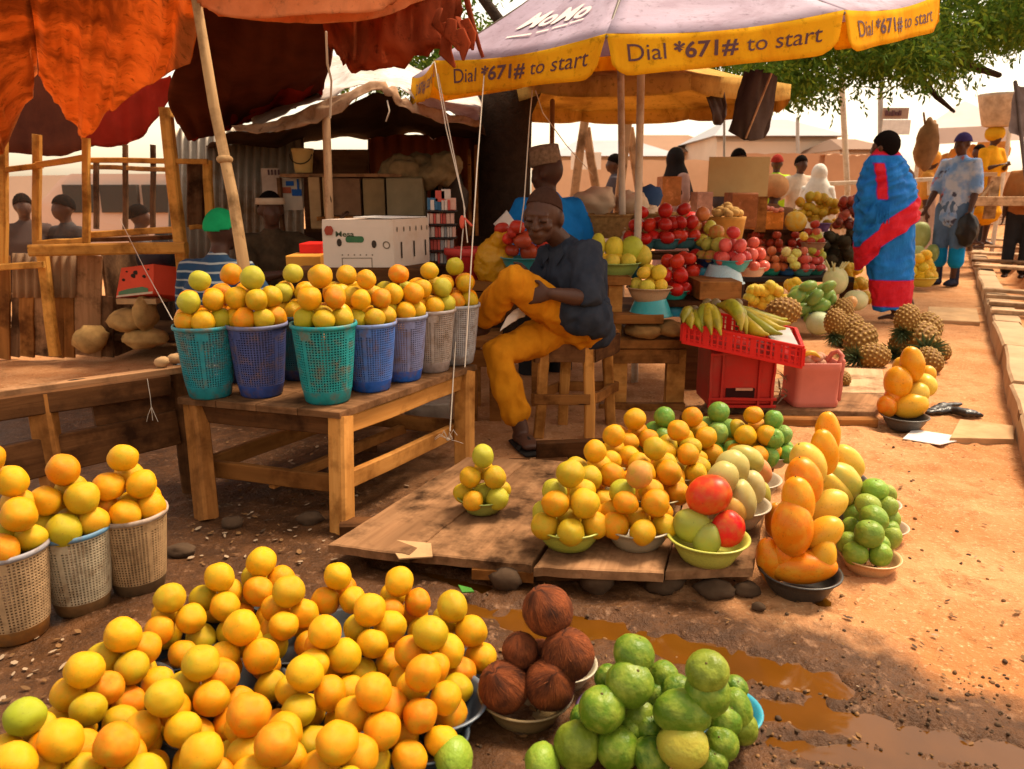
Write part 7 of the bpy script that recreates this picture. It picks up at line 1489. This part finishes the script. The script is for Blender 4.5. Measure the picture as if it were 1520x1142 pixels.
def wrapmesh(T,ytop,yhem,name,band,depth=.52,amp=.032,k=1.0):
    mb=MB(); P_=[];U_=[]; na=72; nr=64
    for i in range(nr+1):
        rp=[];ru=[]
        for j in range(na+1):
            an=-2*math.pi*j/na+math.pi; u=math.cos(an); s_=math.sin(an); y=ytop+(yhem(u)-ytop)*i/nr; x0,x1=pw(T,y); cx_=(x0+x1)/2; hw=(x1-x0)/2; px=cx_+hw*u*k
            p=V(px,y,Yw); hwm=hw*dep(p)/FPX; p.y=Yw-s_*hwm*depth/.52*.60
            q=Vc((px*.045+y*.085,y*.014-px*.012,s_*2.4)); w_=(.45-2*abs(noise.noise(q)))*amp*min(1,i/10)
            w2=.5*amp*noise.noise(Vc((an*3,y*.02,5)))*min(1,i/12)
            nn=Vc((u,-s_,0)); p+=nn*(w_+w2); rp.append(p); ru.append((px/100,y/100,band(px,y,s_,u)))
        P_.append(rp);U_.append(ru)
    mb.grid(P_,U=U_); return mb.build(name,M_wrap,wm,solid=.006)
hem=lambda u: 322+ (1-u)/2*62+ (8 if u<-.5 else 0)+ max(0,-u-.55)*22
def bshawl(px,y,s_,u):
    hy=hem(u); d1=min(.34-(hy-y)/100,.9) if True else 0; d1=min(d1,(hy-y)/100+.0)*1.0
    d1=min(.36-(hy-y)/100-.0,(hy-y)/100+.006)
    d2=min(px-1291,1307-px,297-y,y-242)/100 if s_>0 else -1
    d3=(232-y)/100
    return max(d1,d2,d3)*.9
wrapmesh(PRO,221,hem,'shawl',bshawl)
wrapmesh(PRS,312,lambda u:460+2*math.sin(u*6),'skirt',lambda px,y,s_,u:min((y-414)/100,(455-y)/100+.0)*.9,.50,.015)
mb=MB()
for k in range(9):
    p=V(1290+k*2.2,300,Yw); p.y=Yw-.16; mb.tube([p,p+Vc((R(-.004,.004),0,-.08)),p+Vc((R(-.01,.01),0,-.17))],.0035,5)
mb.build('fringe',plain('blue_fringe',(.01,.17,.52),.9,.3),wm)
# --- man with purple cap on the right
Ym=G(1400,424,.0).y; J=stand(Vc((V(1402,420,Ym).x,Ym,0)),math.radians(-55),1.72,arm=(((.06,.02,-.28),(.0,.08,-.24)),((.05,.05,-.27),(.0,.15,-.2)))); J['hf']=Vc((-.8,-.4,-.12))
pm_=proot('man in purple cap and light blue printed shirt with dark bag',J); body(pm_,J,.012)
m,nt,b,o=newmat('printed_shirt'); t=NT(nt); oc=t.n('TexCoord').outputs['Object']; c=t.mix(t.ramp(t.noise(oc,5,3),.45,.6),(.14,.27,.55),(.40,.45,.58)); c=t.mix(t.ramp(t.noise(t.add(oc,(4,1,2)),6,3),.60,.66),c,(.42,.10,.08)); c=t.mix(t.ramp(t.noise(t.add(oc,(1,7,2)),7,3),.62,.68),c,(.05,.05,.09)); t.link(c,b.inputs['Base Color']); b.inputs['Roughness'].default_value=.9
shirt(pm_,J,.013,m,1.0,.14,1.02); trousers(pm_,J,.013,tee('denim_blue',(.10,.16,.28)),.62,1.08,name='shorts')
mb=MB()
for n in 'LR': mb2=MB(); mb2.tube([J['kn'+n]-Vc((0,0,.03)),(J['kn'+n]+J['an'+n])/2+Vc((0,0,.0))],[.088,.092],14); fuse(mb2,'rolled_leg',tee('cyan_cloth',(.01,.22,.48)),pm_,voxel=.012,smooth=2)
shoes(pm_,J,.012,tee('dark_boot',(.03,.03,.05)),.16); hair(J['hea'],frame(J['hf']),J['k'],pm_,tee('purple_cap',(.055,.04,.15)),1.16,.12,'cap',.1)
bg_=J['wrL']-Vc((0,0,.22)); mb=MB(); mb.ell(bg_,(.11,.13,.20),nu=16,nv=14,fn=lambda q:1+.2*noise.noise(q*2.5)); mb.tube([bg_+Vc((0,0,.15)),J['wrL']-Vc((0,0,.03))],[.05,.012],8); tag(fuse(mb,'bag',plain('black_bag',(.02,.016,.016),.45,.3,12,bump=.4),voxel=.014,smooth=2),'black carrier bag held by the man in the purple cap','bag')
# --- background figures
def bgp(px,foot,Y,yaw,h,label,sh,tr_,sleeve=.8,seat=None,arm=(None,None),headwear=None,hw_mat=None,top=None,dress=False,skin=None,lean=0):
    p=V(px,foot if foot else 300,Y); J=stand(Vc((p.x,Y,0)),math.radians(yaw),h,seat,arm,lean)
    if top:
        dz=V(px,top,Y)-(J['hea']+Vc((0,0,.115*h/1.7)))
        for q in list(J):
            if isinstance(J[q],Vc) and q not in ('f','l','up','hf'): J[q]=J[q]+Vc((dz.x,0,dz.z))
    r_=proot(label,J,None); body(r_,J,.02,skin); shirt(r_,J,.02,sh,sleeve,.0,1.05,0)
    if dress: 
        mb=MB(); mb.tube([J['pel']+Vc((0,0,.12)),J['pel']-Vc((0,0,.3)),J['anL']*.5+J['anR']*.5+Vc((0,0,.08 if dress is True else dress))],[(.17,.13),(.22,.18),(.27,.22)],20,ref=J['f']); fuse(mb,'skirt',tr_,r_,voxel=.02,smooth=2,wr=.012,wsc=12,stretch=(1,1,.2))
    else: trousers(r_,J,.02,tr_,.95,1,0)
    if headwear=='cap': hair(J['hea'],frame(J['hf']),J['k'],r_,hw_mat,1.16,.12,'cap',.1)
    elif headwear=='veil':
        mb=MB(); mb.ell(J['hea']+Vc((0,0,.0)),(.105,.115,.14),nu=16,nv=12); mb.tube([J['hea']-Vc((0,0,.05)),J['nek'],J['che']-Vc((0,0,.05))],[(.10,.10),(.15,.12),(.25,.19)],14,ref=J['f']); fuse(mb,'veil',hw_mat,r_,voxel=.02,smooth=2)
    elif headwear=='wrap': mb=MB(); mb.ell(J['hea']+Vc((0,.02,.05)),(.135,.15,.12),nu=18,nv=12,fn=lambda q:1+.1*noise.noise(q*3)); fuse(mb,'headwrap',hw_mat,r_,voxel=.02,smooth=2)
    else: hair(J['hea'],frame(J['hf']),J['k'],r_,M_hairb,1.06,-.08)
    return J
T=tee
bgp(912,300,10,-100,1.70,'man in dark grey shirt behind the white poles',T('grey_shirt',(.10,.08,.09)),T('pale_trousers',(.45,.38,.32)),top=229,arm=(((.02,.12,-.26),(0,.22,-.02)),((.02,.12,-.26),(0,.22,-.02))))
bgp(1003,300,9,-70,1.6,'woman in a black veil beside the white pole',T('dusty_pink',(.46,.26,.22)),T('dusty_pink2',(.40,.22,.2)),headwear='veil',hw_mat=T('black_veil',(.02,.016,.016)),top=222,dress=True)
bgp(1097,300,8.2,10,1.6,'person whose head shows above the blank tan board',T('grey_shirt',()),T('dark_trousers',()),top=221)
bgp(1155,300,11.5,160,1.7,'man in a red cap and lime hi vis vest with rucksack',T('lime_vest',(.42,.66,.03)),T('dark_trousers',()),.6,headwear='cap',hw_mat=T('red_cap',(.30,.03,.02)),top=231)
bgp(1190,300,11,15,1.7,'man in a cream shirt with a strap, arms apart',T('cream_shirt',(.62,.48,.38)),T('dark_trousers',()),.9,top=231,arm=(((.16,.05,-.22),(.2,.1,-.08)),((.16,.05,-.22),(.2,.1,-.08))))
bgp(1218,300,10.6,150,1.6,'person in a loose white gown behind the yellow fruit',T('white_gown',(.74,.70,.64)),T('white_gown',()),1.6,top=246,dress=True,headwear='veil',hw_mat=T('white_gown',()))
bgp(1152,340,7.6,140,1.55,'person with a big peach headwrap behind the orange carton',T('brown_dress',(.22,.10,.05)),T('brown_dress',()),headwear='wrap',hw_mat=T('peach_wrap',(.66,.34,.15)),top=268)
Jw=bgp(1478,318,12,20,1.66,'woman in an orange dress carrying a basket on her head',T('orange_dress',(.72,.32,.015)),T('orange_dress',()),1.2,arm=(((.05,.06,-.26),(-.12,.14,.06)),((.05,.06,-.26),(-.12,.14,.06))),top=192,dress=.42,headwear='wrap',hw_mat=T('gold_wrap',(.62,.34,.02)))
t0=root('basket','white and tan basket balanced on the head of the woman in orange','basket',Jw['hea']+Vc((0,0,.14))); mb=MB(); mb.lathe([(.14,0),(.20,.02),(.30,.42),(.31,.46),(.27,.45),(.18,.04),(.0001,.04)],20,t0.location); mb.build('body',plain('pale_basket',(.60,.46,.34),.8,.5,8,dirt=(.25,.15,.08)),t0)
bgp(1532,330,11,-40,1.72,'man in a rust brown shirt at the right edge',T('rust_shirt',(.38,.15,.05)),T('dark_trousers',()),.9,top=222)
bgp(1452,300,13,-80,1.65,'person in a white shirt leaning over the work table',T('white_shirt',(.74,.66,.60)),T('dark_trousers',()),1.3,top=215,lean=.3,arm=(((.02,.2,-.2),(0,.25,-.05)),((.02,.2,-.2),(0,.25,-.05))))
bgp(1383,300,11.6,60,1.62,'woman in orange and pink clothes behind the purple cap man',T('orange_dress2',(.60,.26,.05)),T('pink_skirt',(.62,.42,.34)),1.0,top=228,dress=True,headwear='wrap',hw_mat=T('orange_dress2',()))
bgp(33,330,7.0,40,1.6,'person in dark clothes behind the left kiosk pane',T('plum_shirt',(.07,.045,.04)),T('dark_trousers',()),top=288)
bgp(92,330,7.0,-30,1.65,'person in a black top behind the middle kiosk pane',T('black_top',(.03,.022,.02)),T('dark_trousers',()),top=290)
bgp(205,330,7.4,120,1.6,'person in a dark jacket behind the kiosk mullions',T('brown_jacket',(.09,.05,.035)),T('dark_trousers',()),top=304)
for x,Y in ((846,15),(862,15.5)): pass
# ---------------------------------------------------------------- oranges: leave out what nothing shows of, fold the least visible slivers into one object
bpy.context.view_layer.update(); dg=bpy.context.evaluated_depsgraph_get()
OO=[o for o in SC.objects if o.name.split('.')[0]=='orange']; score=[]
for o in OO:
    c=o.matrix_world.translation; r=o.matrix_world.to_scale().x; d=dep(c); hit=0; n=44
    vd=(c-CAM).normalized(); ax=vd.cross(Vc((0,0,1))).normalized(); ay=ax.cross(vd)
    for k in range(n):
        a=k*2.39996; q=r*.93*math.sqrt((k+.5)/n); p=c+ax*math.cos(a)*q+ay*math.sin(a)*q
        x,y=px_of(p)
        if not(0<=x<=1520 and 0<=y<=1142): continue
        ok,l,nn,fi,ob,mt=SC.ray_cast(dg,CAM,(p-CAM).normalized())
        if ok and ob and ob.name==o.name: hit+=1
    score.append((hit/n*(r*FPX/d)**2,hit,o))
score.sort(key=lambda e:-e[0]); print('oranges',len(score),'seen',sum(1 for e in score if e[1]>0))
rest=[e for e in score[300:] if e[1]>0]
bm=bmesh.new()
for e in rest:
    b2=bmesh.new(); b2.from_mesh(e[2].data); b2.transform(e[2].matrix_world); t_=bpy.data.meshes.new('t'); b2.to_mesh(t_); b2.free(); bm.from_mesh(t_); bpy.data.meshes.remove(t_)
if rest:
    me=bpy.data.meshes.new('hidden_oranges'); bm.to_mesh(me); me.materials.append(M_or); me.materials.append(M_st)
    for p in me.polygons: p.use_smooth=True
    o=bpy.data.objects.new('hidden_oranges',me); COL.objects.link(o); o.color=col4(C_OR[0]); tag(o,kind='stuff')
bm.free()
for e in score[300:]: bpy.data.objects.remove(e[2])
# ---------------------------------------------------------------- light
w=bpy.data.worlds.new('World'); SC.world=w; w.use_nodes=True; nt=w.node_tree; nt.nodes.clear()
sky=nt.nodes.new('ShaderNodeTexSky'); sky.sky_type='NISHITA'; sky.sun_disc=False
EL,AZ=math.radians(60),math.radians(58)      # compass angle of the sun, clockwise from +Y
sky.sun_elevation=EL; sky.sun_rotation=AZ; sky.dust_density=2.5; sky.air_density=1.2; sky.altitude=300
bg=nt.nodes.new('ShaderNodeBackground'); bg.inputs[1].default_value=.15
ou=nt.nodes.new('ShaderNodeOutputWorld'); hs=nt.nodes.new('ShaderNodeHueSaturation'); hs.inputs['Saturation'].default_value=.45; nt.links.new(sky.outputs[0],hs.inputs['Color'])
tn_=nt.nodes.new('ShaderNodeMix'); tn_.data_type='RGBA'; tn_.blend_type='MULTIPLY'; tn_.inputs[0].default_value=1; tn_.inputs[7].default_value=(1.0,.81,.60,1); nt.links.new(hs.outputs[0],tn_.inputs[6])   # dusty harmattan air
nt.links.new(tn_.outputs[2],bg.inputs[0]); nt.links.new(bg.outputs[0],ou.inputs[0])
sd=bpy.data.lights.new('sun','SUN'); sd.energy=2.5; sd.angle=math.radians(18); sd.color=(1,.84,.62)
so=bpy.data.objects.new('sun',sd); COL.objects.link(so)
dirv=Vc((math.sin(AZ)*math.cos(EL),math.cos(AZ)*math.cos(EL),math.sin(EL))); so.rotation_euler=(-dirv).to_track_quat('-Z','Y').to_euler(); so.location=(4,-2,8)
SC.view_settings.view_transform='Standard'; SC.view_settings.look='None'; SC.view_settings.exposure=1.3; SC.view_settings.gamma=1
